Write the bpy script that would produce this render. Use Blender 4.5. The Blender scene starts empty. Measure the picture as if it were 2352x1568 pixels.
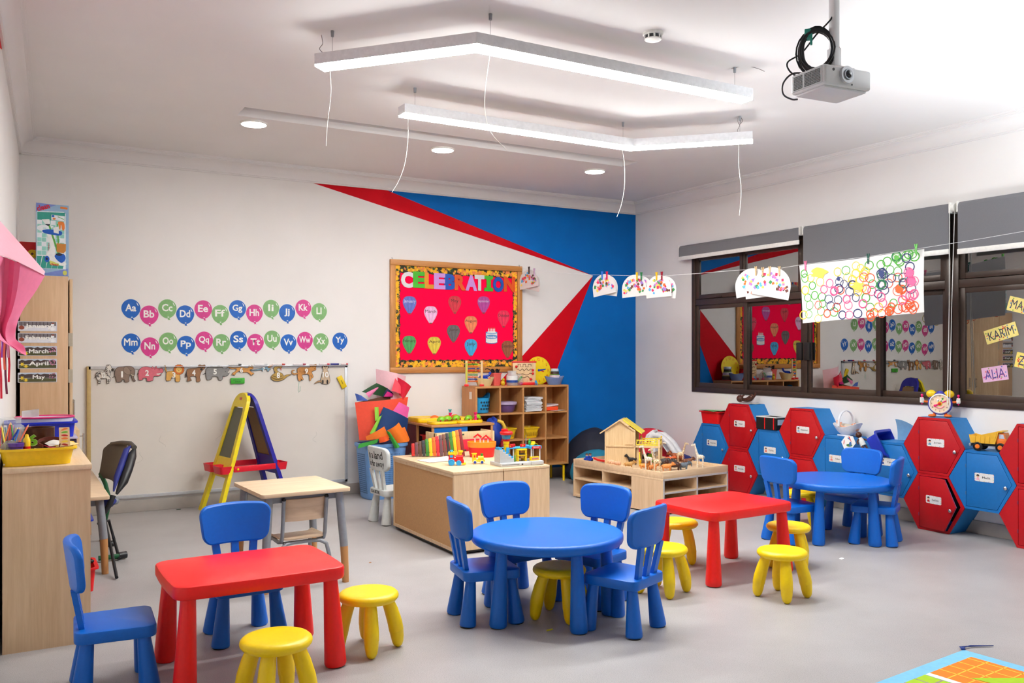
import bpy, bmesh, math, random
from math import sin, cos, pi, sqrt, radians
from mathutils import Vector, Matrix, Euler
SC = bpy.context.scene
C = SC.collection
rnd = random.Random(11)

# ---------------------------------------------------------------- survey helpers
# camera stands at (0,0,1.5), level, looking 30 degrees off the back wall's normal
CXP, CYP, FPX, CAMH = 1176.0, 809.0, 2000.0, 1.5
YB, XR, HC = 8.87, 6.95, 3.40          # back wall, window wall, ceiling height


def ray(px, py):
    t = (px - CXP) / FPX
    return (0.5 + 0.8660254 * t, 0.8660254 - 0.5 * t, -(py - CYP) / FPX)


def hz(px, py, Z=0.0):                  # point on a horizontal plane
    r = ray(px, py); k = (Z - CAMH) / r[2]
    return Vector((r[0] * k, r[1] * k, Z))


def wa(px, py, Y=YB):                   # point on a plane parallel to the back wall
    r = ray(px, py); k = Y / r[1]
    return Vector((r[0] * k, Y, CAMH + r[2] * k))


def wb(px, py, X=XR):                   # point on a plane parallel to the window wall
    r = ray(px, py); k = X / r[0]
    return Vector((X, r[1] * k, CAMH + r[2] * k))


# ---------------------------------------------------------------- materials
def lin(c):
    def g(v):
        v = v / 255.0
        return v / 12.92 if v <= 0.04045 else ((v + 0.055) / 1.055) ** 2.4
    return (g(c[0]), g(c[1]), g(c[2]), 1.0)


MATS = {}


def new_mat(name):
    m = bpy.data.materials.new(name)
    m.use_nodes = True
    nt = m.node_tree
    return m, nt, nt.nodes['Principled BSDF']


def ramp(nt, stops):
    r = nt.nodes.new('ShaderNodeValToRGB')
    e = r.color_ramp.elements
    while len(e) < len(stops):
        e.new(0.5)
    for i, (p, c) in enumerate(stops):
        e[i].position = p; e[i].color = c
    return r


def coords(nt, scale=(1, 1, 1), rot=(0, 0, 0)):
    tc = nt.nodes.new('ShaderNodeTexCoord'); mp = nt.nodes.new('ShaderNodeMapping')
    nt.links.new(tc.outputs['Object'], mp.inputs['Vector'])
    mp.inputs['Scale'].default_value = scale; mp.inputs['Rotation'].default_value = rot
    return mp


def noise(nt, vec, scale, detail=3, rough=0.5):
    n = nt.nodes.new('ShaderNodeTexNoise')
    n.inputs['Scale'].default_value = scale; n.inputs['Detail'].default_value = detail; n.inputs['Roughness'].default_value = rough
    if vec is not None:
        nt.links.new(vec.outputs[0], n.inputs['Vector'])
    return n


def pm(c, rough=0.45, metal=0.0, var=0.05, spec=0.5, alpha=1.0, trans=0.0, scale=40, bump=0.0, sheen=0.0):
    """plain coloured surface with a little procedural mottling"""
    key = (tuple(c), rough, metal, var, spec, alpha, trans, scale, bump)
    if key in MATS:
        return MATS[key]
    m, nt, b = new_mat('surface_%02x%02x%02x' % tuple(int(x) for x in c))
    L = lin(c)
    b.inputs['Roughness'].default_value = rough; b.inputs['Metallic'].default_value = metal
    b.inputs['Specular IOR Level'].default_value = spec
    b.inputs['Alpha'].default_value = alpha; b.inputs['Transmission Weight'].default_value = trans
    mp = coords(nt)
    n = noise(nt, mp, scale)
    r = ramp(nt, [(0.3, tuple(x * (1 - var) for x in L[:3]) + (1,)), (0.7, tuple(min(1, x * (1 + var)) for x in L[:3]) + (1,))])
    nt.links.new(n.outputs[0], r.inputs[0]); nt.links.new(r.outputs[0], b.inputs['Base Color'])
    if bump:
        bm_ = nt.nodes.new('ShaderNodeBump'); bm_.inputs['Strength'].default_value = bump; bm_.inputs['Distance'].default_value = 0.002
        n2 = noise(nt, mp, scale * 6, 2)
        nt.links.new(n2.outputs[0], bm_.inputs['Height']); nt.links.new(bm_.outputs[0], b.inputs['Normal'])
    MATS[key] = m
    return m


def emit(name, c, s):
    m, nt, b = new_mat(name)
    b.inputs['Base Color'].default_value = (.8, .8, .8, 1)
    b.inputs['Emission Color'].default_value = (*c, 1); b.inputs['Emission Strength'].default_value = s
    return m


def wood(name, c1, c2, axis='z', scale=6.0, rough=0.45, stretch=14):
    key = ('wood', name)
    if key in MATS:
        return MATS[key]
    m, nt, b = new_mat(name)
    sc = {'x': (1, stretch, stretch), 'y': (stretch, 1, stretch), 'z': (stretch, stretch, 1)}[axis]
    mp = coords(nt, sc)
    n = noise(nt, mp, scale * .45, 4, .6); n2 = noise(nt, mp, scale * 1.6, 3, .5)
    mx = nt.nodes.new('ShaderNodeMath'); mx.operation = 'MULTIPLY_ADD'
    nt.links.new(n2.outputs[0], mx.inputs[0]); mx.inputs[1].default_value = .35; nt.links.new(n.outputs[0], mx.inputs[2])
    r = ramp(nt, [(0.42, lin(c1)), (0.9, lin(c2))])
    nt.links.new(mx.outputs[0], r.inputs[0]); nt.links.new(r.outputs[0], b.inputs['Base Color'])
    b.inputs['Roughness'].default_value = rough
    MATS[key] = m
    return m


def floor_mat():
    m, nt, b = new_mat('speckled_vinyl')
    mp = coords(nt)
    big = noise(nt, mp, 1.3, 4, .6); fine = noise(nt, mp, 260, 2, .7)
    r1 = ramp(nt, [(0.3, lin((166, 161, 160))), (0.7, lin((181, 177, 176)))])
    r2 = ramp(nt, [(0.33, (.62, .61, .60, 1)), (0.5, (1, 1, 1, 1)), (0.68, (1, 1, 1, 1)), (0.78, (1.12, 1.1, 1.08, 1))])
    mx = nt.nodes.new('ShaderNodeMix'); mx.data_type = 'RGBA'; mx.blend_type = 'MULTIPLY'; mx.inputs[0].default_value = 1
    nt.links.new(big.outputs[0], r1.inputs[0]); nt.links.new(fine.outputs[0], r2.inputs[0])
    nt.links.new(r1.outputs[0], mx.inputs[6]); nt.links.new(r2.outputs[0], mx.inputs[7])
    nt.links.new(mx.outputs[2], b.inputs['Base Color'])
    b.inputs['Roughness'].default_value = .42; b.inputs['Specular IOR Level'].default_value = .4
    return m


def glass_mat(name, refl, tint, rough=0.0):
    m = bpy.data.materials.new(name); m.use_nodes = True
    nt = m.node_tree; nt.nodes.clear()
    out = nt.nodes.new('ShaderNodeOutputMaterial'); mix = nt.nodes.new('ShaderNodeMixShader')
    gl = nt.nodes.new('ShaderNodeBsdfGlossy'); tr = nt.nodes.new('ShaderNodeBsdfTransparent'); fr = nt.nodes.new('ShaderNodeFresnel')
    ad = nt.nodes.new('ShaderNodeMath'); ad.operation = 'ADD'; ad.use_clamp = True
    fr.inputs['IOR'].default_value = 1.5; ad.inputs[1].default_value = refl
    gl.inputs['Roughness'].default_value = rough; tr.inputs['Color'].default_value = tint
    nt.links.new(fr.outputs[0], ad.inputs[0]); nt.links.new(ad.outputs[0], mix.inputs[0])
    nt.links.new(tr.outputs[0], mix.inputs[1]); nt.links.new(gl.outputs[0], mix.inputs[2]); nt.links.new(mix.outputs[0], out.inputs[0])
    return m


# ---------------------------------------------------------------- mesh builder
class MB:
    def __init__(self):
        self.v = []; self.f = []; self.mi = []; self.m = 0; self.M = Matrix()

    def add(self, vs, fs, M=None):
        o = len(self.v); T = self.M if M is None else self.M @ M
        self.v += [tuple(T @ Vector(p)) for p in vs]
        self.f += [tuple(i + o for i in f) for f in fs]
        self.mi += [self.m] * len(fs)
        return self

    def box(self, c, s, bev=0.0, seg=2, M=None):
        c = Vector(c); s = Vector(s)
        if bev <= 0:
            vs = [(c.x + sx * s.x / 2, c.y + sy * s.y / 2, c.z + sz * s.z / 2) for sx in (-1, 1) for sy in (-1, 1) for sz in (-1, 1)]
            fs = [(0, 1, 3, 2), (4, 6, 7, 5), (0, 4, 5, 1), (2, 3, 7, 6), (0, 2, 6, 4), (1, 5, 7, 3)]
            return self.add(vs, fs, M)
        bm = bmesh.new(); bmesh.ops.create_cube(bm, size=1)
        for v in bm.verts:
            v.co = Vector((c.x + v.co.x * s.x, c.y + v.co.y * s.y, c.z + v.co.z * s.z))
        bmesh.ops.bevel(bm, geom=list(bm.edges), offset=min(bev, min(s) * .49), segments=seg, affect='EDGES', profile=.5)
        return self.bm(bm, M)

    def bx(self, x0, x1, y0, y1, z0, z1, bev=0.0, M=None):
        return self.box(((x0 + x1) / 2, (y0 + y1) / 2, (z0 + z1) / 2), (abs(x1 - x0), abs(y1 - y0), abs(z1 - z0)), bev, M=M)

    def bm(self, bm, M=None):
        bm.verts.index_update()
        vs = [v.co.copy() for v in bm.verts]; fs = [[v.index for v in f.verts] for f in bm.faces]
        bm.free()
        return self.add(vs, fs, M)

    def loops(self, loops, closed=True, cap0=True, cap1=True, M=None):
        n = len(loops[0]); vs = [p for l in loops for p in l]; fs = []
        for k in range(len(loops) - 1):
            for i in range(n if closed else n - 1):
                j = (i + 1) % n
                fs.append((k * n + i, k * n + j, (k + 1) * n + j, (k + 1) * n + i))
        if cap0: fs.append(tuple(reversed(range(n))))
        if cap1: fs.append(tuple(range((len(loops) - 1) * n, len(loops) * n)))
        return self.add(vs, fs, M)

    def cyl(self, p0, p1, r0, r1=None, seg=14, caps=True, M=None):
        r1 = r0 if r1 is None else r1
        return self.var([p0, p1], [r0, r1], seg, M=M, caps=caps)

    def var(self, pts, rs, seg=12, M=None, caps=True, closed=False):
        """sweep circles of radius rs along pts"""
        P = [Vector(p) for p in pts]; n = len(P); loops = []
        up = None
        for i, p in enumerate(P):
            if closed: d = P[(i + 1) % n] - P[i - 1]
            else: d = P[min(i + 1, n - 1)] - P[max(i - 1, 0)]
            d.normalize()
            if up is None:
                up = Vector((0, 0, 1)) if abs(d.z) < .9 else Vector((1, 0, 0))
            a = d.cross(up)
            if a.length < 1e-6: a = d.cross(Vector((.3, 1, .2)))
            a.normalize(); b = a.cross(d).normalized(); up = b
            r = rs if isinstance(rs, (int, float)) else rs[i]
            loops.append([p + a * (r * cos(2 * pi * k / seg)) - b * (r * sin(2 * pi * k / seg)) for k in range(seg)])
        if closed:
            loops.append(loops[0])
            return self.loops(loops, True, False, False, M)
        return self.loops(loops, True, caps, caps, M)

    def lathe(self, prof, c=(0, 0, 0), seg=28, M=None, sx=1.0, sy=1.0):
        loops = [[(c[0] + r * sx * cos(2 * pi * k / seg), c[1] + r * sy * sin(2 * pi * k / seg), c[2] + z) for k in range(seg)] for r, z in prof]
        return self.loops(loops, True, prof[0][0] > 1e-5, prof[-1][0] > 1e-5, M)

    def sph(self, c, r, seg=14, rings=8, M=None):
        if isinstance(r, (int, float)): r = (r, r, r)
        loops = []
        for i in range(rings + 1):
            a = -pi / 2 + pi * i / rings; k = max(cos(a), 1e-4)
            loops.append([(c[0] + r[0] * k * cos(2 * pi * j / seg), c[1] + r[1] * k * sin(2 * pi * j / seg), c[2] + r[2] * sin(a)) for j in range(seg)])
        return self.loops(loops, True, True, True, M)

    def plate(self, poly, z0, z1, bev=0.0, M=None, inset=None):
        """extruded outline; bev shrinks the rims towards the outline's centroid"""
        if poly_area(poly) < 0: poly = poly[::-1]
        if bev <= 0:
            return self.loops([[(x, y, z0) for x, y in poly], [(x, y, z1) for x, y in poly]], M=M)
        ins = lambda d: off_poly(poly, d)
        L = []
        for d, z in ((bev, z0), (bev * .3, z0 + bev * .3), (0, z0 + bev), (0, z1 - bev), (bev * .3, z1 - bev * .3), (bev, z1)):
            L.append([(x, y, z) for x, y in ins(d)])
        return self.loops(L, M=M)

    def sheet(self, fn, nu, nv, thick=0.0, M=None):
        P = [[Vector(fn(i / nu, j / nv)) for j in range(nv + 1)] for i in range(nu + 1)]
        idx = lambda i, j: i * (nv + 1) + j
        vs = [p for row in P for p in row]
        fs = [(idx(i, j), idx(i + 1, j), idx(i + 1, j + 1), idx(i, j + 1)) for i in range(nu) for j in range(nv)]
        if thick > 0:
            N = []
            for i in range(nu + 1):
                for j in range(nv + 1):
                    du = P[min(i + 1, nu)][j] - P[max(i - 1, 0)][j]; dv = P[i][min(j + 1, nv)] - P[i][max(j - 1, 0)]
                    n = du.cross(dv)
                    N.append(n.normalized() if n.length > 1e-9 else Vector((0, 0, 1)))
            o = len(vs)
            vs = vs + [vs[k] - N[k] * thick for k in range(o)]
            fs = fs + [tuple(reversed([k + o for k in f])) for f in fs]
            rim = [idx(i, 0) for i in range(nu + 1)] + [idx(nu, j) for j in range(1, nv + 1)] + [idx(i, nv) for i in range(nu - 1, -1, -1)] + [idx(0, j) for j in range(nv - 1, 0, -1)]
            for a in range(len(rim)):
                b = (a + 1) % len(rim)
                fs.append((rim[a], rim[a] + o, rim[b] + o, rim[b]))
        return self.add(vs, fs, M)

    def build(self, name, mats, parent=None, loc=(0, 0, 0), rot=(0, 0, 0), ang=35):
        me = bpy.data.meshes.new(name)
        me.from_pydata(self.v, [], self.f)
        if not isinstance(mats, (list, tuple)): mats = [mats]
        for m in mats: me.materials.append(m)
        for p, i in zip(me.polygons, self.mi):
            p.material_index = i; p.use_smooth = True
        me.update()
        me.set_sharp_from_angle(angle=radians(ang))
        o = bpy.data.objects.new(name, me); C.objects.link(o)
        o.location = loc; o.rotation_euler = rot
        if parent is not None: o.parent = parent
        return o


def sm(pts, n=5):
    """open Catmull-Rom curve through points"""
    P = [Vector(p) for p in pts]; P = [P[0] * 2 - P[1]] + P + [P[-1] * 2 - P[-2]]; out = []
    for i in range(1, len(P) - 2):
        for k in range(n):
            t = k / n; a, b, c, d = P[i - 1:i + 3]
            out.append(.5 * (2 * b + (c - a) * t + (2 * a - 5 * b + 4 * c - d) * t * t + (3 * b - a - 3 * c + d) * t ** 3))
    return out + [P[-2]]


def poly_area(p):
    return sum(p[i - 1][0] * p[i][1] - p[i][0] * p[i - 1][1] for i in range(len(p))) / 2


def off_poly(p, d):
    n = len(p); out = []
    for i in range(n):
        a = Vector(p[i - 1]); b = Vector(p[i]); c = Vector(p[(i + 1) % n])
        e1 = (b - a); e2 = (c - b)
        if e1.length < 1e-9 or e2.length < 1e-9:
            out.append(tuple(b)); continue
        e1.normalize(); e2.normalize()
        n1 = Vector((-e1.y, e1.x)); n2 = Vector((-e2.y, e2.x))
        m = n1 + n2
        if m.length < 1e-6: m = n1
        m.normalize(); k = d / max(.4, m.dot(n1))
        out.append((b.x + m.x * k, b.y + m.y * k))
    return out


def rrect(w, h, r, seg=5, cx=0, cy=0, bulge=0.0, eseg=1):
    pts = []
    for sx, sy, a0 in ((1, 1, 0), (-1, 1, pi / 2), (-1, -1, pi), (1, -1, 3 * pi / 2)):
        for k in range(seg + 1):
            a = a0 + pi / 2 * k / seg
            pts.append((sx * (w / 2 - r) + r * cos(a), sy * (h / 2 - r) + r * sin(a)))
    if bulge:
        out = []
        for i, p in enumerate(pts):
            q = pts[(i + 1) % len(pts)]
            out.append(p)
            if (Vector(q) - Vector(p)).length > r:
                for k in range(1, 8): out.append((p[0] + (q[0] - p[0]) * k / 8, p[1] + (q[1] - p[1]) * k / 8))
        pts = [(x * (1 + bulge * (1 - (2 * y / h) ** 2)) if abs(x) > w * .3 else x, y * (1 + bulge * 1.2 * (1 - (2 * x / w) ** 2)) if abs(y) > h * .3 else y) for x, y in out]
    return [(x + cx, y + cy) for x, y in pts]


def circ(r, n=20, cx=0, cy=0, ry=None):
    return [(cx + r * cos(2 * pi * k / n), cy + (ry or r) * sin(2 * pi * k / n)) for k in range(n)]


def tag(o, label=None, cat=None, group=None, kind=None):
    if label: o['label'] = label
    if cat: o['category'] = cat
    if group: o['group'] = group
    if kind: o['kind'] = kind
    return o


def thing(name, label, cat, loc=(0, 0, 0), rotz=0.0, group=None, rot=None):
    o = bpy.data.objects.new(name, None); C.objects.link(o)
    o.empty_display_size = .05
    o.location = loc; o.rotation_euler = rot if rot else (0, 0, rotz)
    return tag(o, label, cat, group)


def struct(name, mb, mats, parent=None, **k):
    o = mb.build(name, mats, parent, **k)
    if parent is None: o['kind'] = 'structure'
    return o


def dup(root, loc, rotz=None, label=None, group=None):
    def cp(o, parent):
        c = o.copy(); C.objects.link(c)
        if parent is not None: c.parent = parent
        for ch in kids.get(o.name, []): cp(ch, c)
        return c
    kids = {}
    for o in list(root.children_recursive): kids.setdefault(o.parent.name, []).append(o)
    r = cp(root, None); r.location = loc
    if rotz is not None: r.rotation_euler = (0, 0, rotz)
    if label: r['label'] = label
    if group: r['group'] = group
    return r


def text(name, s, size, mat, parent=None, loc=(0, 0, 0), rot=(0, 0, 0), ext=0.0006, bold=0.0, ax='CENTER', sx=1.0, sp=1.0, shear=0.0):
    cu = bpy.data.curves.new(name, 'FONT')
    cu.body = s; cu.size = size; cu.align_x = ax; cu.align_y = 'CENTER'; cu.extrude = ext; cu.offset = bold
    cu.space_character = sp; cu.shear = shear; cu.resolution_u = 3
    tmp = bpy.data.objects.new(name, cu)
    me = bpy.data.meshes.new_from_object(tmp)
    me.name = name
    bpy.data.objects.remove(tmp); bpy.data.curves.remove(cu)
    if sx != 1.0:
        for v in me.vertices: v.co.x *= sx
    me.materials.clear(); me.materials.append(mat)
    o = bpy.data.objects.new(name, me); C.objects.link(o)
    o.location = loc; o.rotation_euler = rot
    if parent is not None: o.parent = parent
    return o


def fit_text(name, s, w, h, mat, parent=None, loc=(0, 0, 0), rot=(0, 0, 0), ext=.0006, bold=0.0, shear=0.0):
    """lettering stretched to a given width and height"""
    heavy = bold if 'M' in s or 'W' in s else 0      # wide capitals are thickened by overlaid copies instead
    o = text(name, s, 1.0, mat, parent, loc, rot, 0, 0 if heavy else bold, shear=shear)
    if heavy:
        bm = bmesh.new(); bm.from_mesh(o.data); g0 = list(bm.verts) + list(bm.edges) + list(bm.faces)
        for k in range(4):
            d = bmesh.ops.duplicate(bm, geom=g0); bmesh.ops.translate(bm, vec=(heavy * .9 * (1, -1, .5, -.5)[k], heavy * .7 * (0, 0, 1, -1)[k], -.001 - .001 * k), verts=[v for v in d['geom'] if isinstance(v, bmesh.types.BMVert)])
        bm.to_mesh(o.data); bm.free()
    V = o.data.vertices
    if not V: return o
    x0 = min(v.co.x for v in V); x1 = max(v.co.x for v in V); y0 = min(v.co.y for v in V); y1 = max(v.co.y for v in V)
    for v in V:
        v.co.x = ((v.co.x - x0) / max(1e-6, x1 - x0) - .5) * w; v.co.y = ((v.co.y - y0) / max(1e-6, y1 - y0) - .5) * h; v.co.z = v.co.z * .08 if heavy else 0
    return o


RA = (pi / 2, 0, 0)                     # hung flat on the back wall: local x right, y up, z out of the wall
RB = (pi / 2, 0, -pi / 2)               # the same on the window wall

# ---------------------------------------------------------------- shared colours
WHITE = pm((238, 235, 232), .6, var=.012, scale=3, spec=.2)
CEIL = pm((232, 229, 227), .75, var=.012, scale=2)
BLUEW = pm((0, 106, 186), .6, var=.03, scale=5, spec=.15)
REDW = pm((204, 0, 24), .6, var=.04, scale=5, spec=.15)
MAPLE = wood('maple_laminate', (205, 170, 130), (228, 199, 162), 'z')
MAPLEX = wood('maple_laminate_long', (205, 170, 130), (228, 199, 162), 'x')
BEECH = wood('beech_board', (184, 126, 72), (206, 150, 92), 'z')
BEECHX = wood('beech_board_long', (184, 126, 72), (206, 150, 92), 'x')
TOYW = wood('toy_plywood', (216, 180, 130), (234, 204, 158), 'z', 9)
PBLUE = pm((0, 102, 204), .38, spec=.45, var=.03, bump=.25, scale=60)
PRED = pm((248, 20, 18), .38, var=.03, bump=.2, scale=60)
PYEL = pm((254, 214, 0), .36, var=.03, bump=.15, scale=60)
BLACK = pm((18, 18, 20), .5)
DGREY = pm((60, 58, 56), .5)
GREYM = pm((150, 153, 158), .4, .3)
STEEL = pm((196, 196, 196), .25, .9)
PAPER = pm((230, 228, 226), .7, var=.01)
TRED = pm((226, 16, 22), .38); TYEL = pm((244, 200, 12), .35); TBLU = pm((16, 60, 170), .38)
TGRN = pm((60, 150, 40), .4); TORG = pm((240, 110, 20), .4); TPNK = pm((236, 20, 110), .4); TLBL = pm((40, 160, 220), .4); TWHT = pm((238, 236, 230), .4)
BROWN = pm((80, 44, 28), .5)
# ================================================================ ROOM
def lwx(y): return 0.076 - (YB - y) * 0.038       # face of the left wall, a touch out of square
YF = -2.6
FLOORM = floor_mat()
m = MB(); m.bx(-.75, XR + .3, YF - .2, YB + .2, -.08, 0)
struct('floor', m, FLOORM)
# ceiling with the long recess above the downlights
SX0, SX1, SY0, SY1 = 1.58, 5.43, 6.88, 7.15
m = MB()
m.bx(-.75, XR + .3, YF - .2, SY0, HC, HC + .2); m.bx(-.75, XR + .3, SY1, YB + .2, HC, HC + .2)
m.bx(-.75, SX0, SY0, SY1, HC, HC + .2); m.bx(SX1, XR + .3, SY0, SY1, HC, HC + .2)
m.bx(SX0, SX1, SY0, SY1, HC + .085, HC + .2)
struct('ceiling', m, CEIL)
# back wall with its painted wedges
def w2(px, py): p = wa(px, py); return (p.x, p.z)
apex = w2(1362, 633); c1 = w2(700, 414); c2 = w2(880, 433)
def ext(a, b, z):                                  # carry a painted edge on to height z
    k = (z - a[1]) / (b[1] - a[1]); return (a[0] + (b[0] - a[0]) * k, z)
u1 = ext(apex, c1, HC); u2 = ext(apex, c2, HC)
l1 = ext(apex, w2(1201, 816), 0); l2 = ext(apex, w2(1283, 838), 0)
m = MB()
def wallpoly(pts, mi):
    m.m = mi; n = len(m.v); m.add([(x, YB, z) for x, z in pts], [tuple(range(len(pts)))])
wallpoly([(-.1, 0), l1, apex, u1, (-.1, HC)], 0)
wallpoly([u1, apex, u2], 1); wallpoly([l1, l2, apex], 1)
wallpoly([u2, apex, l2, (XR, 0), (XR, HC)], 2)
m.m = 0; m.bx(-.75, XR + .3, YB + .002, YB + .2, 0, HC)
struct('wall_back', m, [WHITE, REDW, BLUEW])
# window wall with one long opening
WZ0, WZ1, WY0, WY1 = 1.04, 2.68, .9, 7.80
m = MB()
m.bx(XR, XR + .22, YF - .2, YB + .2, 0, WZ0); m.bx(XR, XR + .22, YF - .2, YB + .2, WZ1, HC)
m.bx(XR, XR + .22, WY1, YB + .2, WZ0, WZ1); m.bx(XR, XR + .22, YF - .2, WY0, WZ0, WZ1)
struct('wall_right', m, WHITE)
m = MB()
m.loops([[(lwx(y), y, 0), (lwx(y), y, HC), (lwx(y) - .2, y, HC), (lwx(y) - .2, y, 0)] for y in (YF - .2, YB + .1)])
m.m = 1
def lw(px, py):
    r = ray(px, py); k = (0.076 - YB * .038) / (r[0] - .038 * r[1]); return (r[0] * k + .002, r[1] * k, CAMH + r[2] * k)
a, b, c = lw(10, 118), lw(2, 68), lw(-120, -330); d = lw(-160, 0)
m.add([a, b, c, d], [(0, 1, 2, 3)])
struct('wall_left', m, [WHITE, REDW])
m = MB(); m.bx(-.75, XR + .3, YF - .2, YF, 0, HC)
struct('wall_front', m, WHITE)
# crown moulding
prof = [(0, 3.258), (.016, 3.258), (.016, 3.270), (.024, 3.272), (.024, 3.282)] + [(.024 + .076 * (1 - cos(a)), 3.284 + .082 * sin(a)) for a in [pi / 2 * k / 6 for k in range(7)]] + \
       [(.108, 3.368), (.108, 3.378), (.120, 3.378), (.120, 3.388), (.132, 3.388), (.132, HC), (0, HC)]
m = MB(); m.loops([[(x, YB - d, z) for d, z in prof] for x in (-.2, XR)]); struct('trim_1', m, CEIL, ang=30)
m = MB(); m.loops([[(XR - d, y, z) for d, z in prof] for y in (YF, YB)]); struct('trim_2', m, CEIL, ang=30)
m = MB(); m.loops([[(lwx(y) + d, y, z) for d, z in prof] for y in (YF, YB)]); struct('trim_3', m, CEIL, ang=30)
# skirting
SK = pm((176, 168, 160), .5, var=.05, scale=12)
m = MB(); m.bx(-.05, XR, YB - .016, YB, 0, .11, .004); struct('baseboard_back', m, SK)
m = MB(); m.bx(XR - .016, XR, YF, YB, 0, .11, .004); struct('baseboard_right', m, SK)
m = MB(); m.loops([[(lwx(y), y, 0), (lwx(y) + .016, y, 0), (lwx(y) + .016, y, .11), (lwx(y), y, .11)] for y in (YF, YB)]); struct('baseboard_left', m, SK)

# ---------------------------------------------------------------- windows
FR = pm((70, 56, 48), .38, .25, var=.06)
PANE = glass_mat('window_glass', .40, (.55, .56, .58, 1))
def yx(px, X=XR + .03): return wb(px, 0, X).y
def frame_rect(mb, y0, y1, z0, z1, w, x0, x1, wb_=None):
    wb_ = wb_ or w
    mb.bx(x0, x1, y0, y0 + w, z0, z1, .003); mb.bx(x0, x1, y1 - w, y1, z0, z1, .003)
    mb.bx(x0, x1, y0 + w, y1 - w, z0, z0 + wb_, .003); mb.bx(x0, x1, y0 + w, y1 - w, z1 - w, z1, .003)
def window(name, y0, y1, ups, lows, posts):
    """y runs along the wall; ups/lows are lists of sash spans"""
    root = bpy.data.objects.new(name, None); C.objects.link(root); root['kind'] = 'structure'
    f = MB(); frame_rect(f, y0, y1, WZ0, WZ1, .055, XR - .012, XR + .09)
    f.bx(XR - .006, XR + .085, y0 + .055, y1 - .055, 2.045, 2.115, .003)
    for p in posts: f.bx(XR - .010, XR + .088, p - .04, p + .04, WZ0 + .02, WZ1 - .02, .003)
    f.build('window_frame', FR, root)
    for k, (a, b) in enumerate(ups):
        s = MB(); frame_rect(s, a, b, 2.12, 2.62, .05, XR + .005, XR + .05)
        s.bx(XR - .014, XR + .006, (a + b) / 2 - .05, (a + b) / 2 + .05, 2.125, 2.14, .003)
        so = s.build('window_sash', FR, root)
        g = MB(); g.bx(XR + .024, XR + .030, a + .05, b - .05, 2.17, 2.57); g.build('pane', PANE, so)
    for k, (a, b) in enumerate(lows):
        s = MB(); dx = .03 if k % 2 else 0.0
        frame_rect(s, a, b, WZ0 + .05, 2.05, .05, XR + .004 + dx, XR + .034 + dx, .06)
        so = s.build('window_sash', FR, root)
        g = MB(); g.bx(XR + .016 + dx, XR + .021 + dx, a + .05, b - .05, WZ0 + .11, 2.0); g.build('pane', PANE, so)
        if k in (1, 2):
            h = MB(); yy = a + .02 if k == 1 else b - .02
            h.bx(XR - .03, XR + .004 + dx, yy - .035, yy + .035, 1.42, 1.60, .006); h.build('sash_handle', BLACK, so)
Yl, Ym = WY1, yx(2193)
mid = yx(1853)
window('window_1', Ym + .01, Yl, [(yx(1710), Yl - .055), (mid + .04, yx(1708)), (yx(2030), mid - .04), (Ym + .065, yx(2032))],
       [(yx(1716) - .02, Yl - .055), (mid + .03, yx(1716) + .03), (yx(2020) - .03, mid - .03), (Ym + .065, yx(2020) + .02)], [mid])
Y2 = WY0; m2 = (Y2 + Ym) / 2
window('window_2', Y2, Ym - .005, [(m2 + .04, Ym - .06), (Y2 + .055, m2 - .04)],
       [(m2 + .9, Ym - .06), (m2 + .03, m2 + .93), (m2 - .9, m2 - .03), (Y2 + .055, m2 - .85)], [m2])
# night outside: a dark courtyard wall well beyond the panes
m = MB(); m.bx(XR + 3.0, XR + 3.2, -4, 12, 0, 5); o = struct('exterior_wall', m, pm((30, 32, 36), .8))
m = MB(); m.bx(XR + .3, XR + 3.2, -4, 12, -.1, 0); o = struct('exterior_ground', m, pm((34, 34, 34), .8))

# roller blinds
FAB = pm((118, 118, 122), .85, var=.05, scale=300)
def blind(label, y0, y1, ztop, zbot, cord):
    r = thing('roller_blind', label, 'window blind', (XR, 0, 0))
    m = MB(); m.cyl((-.075, y0 + .02, ztop - .04), (-.075, y1 - .02, ztop - .04), .032, seg=18); m.build('roller', FAB, r)
    m = MB(); m.bx(-.112, -.108, y0 + .012, y1 - .012, zbot + .02, ztop - .035)
    m.sheet(lambda u, v: (-.075 - .035 * cos(u * pi / 2), y0 + .012 + v * (y1 - y0 - .024), ztop - .035 + .035 * sin(u * pi / 2)), 6, 1); m.build('blind_fabric', FAB, r)
    m = MB(); m.bx(-.118, -.102, y0 + .008, y1 - .008, zbot - .02, zbot + .025, .005); m.build('bottom_bar', TWHT, r)
    for y in (y0, y1 - .012):
        m = MB(); m.bx(-.115, 0, y, y + .012, ztop - .085, ztop + .005, .003); m.build('bracket', TWHT, r)
    if cord:
        m = MB(); zc = 1.02
        m.var([(-.125, y0 - .006, ztop - .04), (-.13, y0 - .006, 1.9), (-.16, y0 - .01, zc + .05), (-.165, y0 - .02, zc), (-.16, y0 - .03, zc + .05), (-.12, y0 - .022, 1.9), (-.075, y0 - .02, ztop - .04)], .0035, 6)
        m.build('pull_cord', TWHT, r)
        m = MB(); m.cyl((-.075, y0 - .03, ztop - .04), (-.075, y0, ztop - .04), .036, seg=18); m.build('pull_wheel', TWHT, r)
    return r
XB = XR - .11
blind('grey roller blind wound almost fully up over the two windows next to the blue corner', wb(1837, 0, XB).y, wb(1558, 0, XB).y, 2.755, 2.60, False)
blind('grey roller blind pulled half down behind the big ring-printed painting', wb(2182, 0, XB).y, wb(1843, 0, XB).y, 2.755, 2.345, True)
blind('grey roller blind pulled half down above the window with name cards', 1.95, wb(2197, 0, XB).y, 2.755, 2.335, False)
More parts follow.
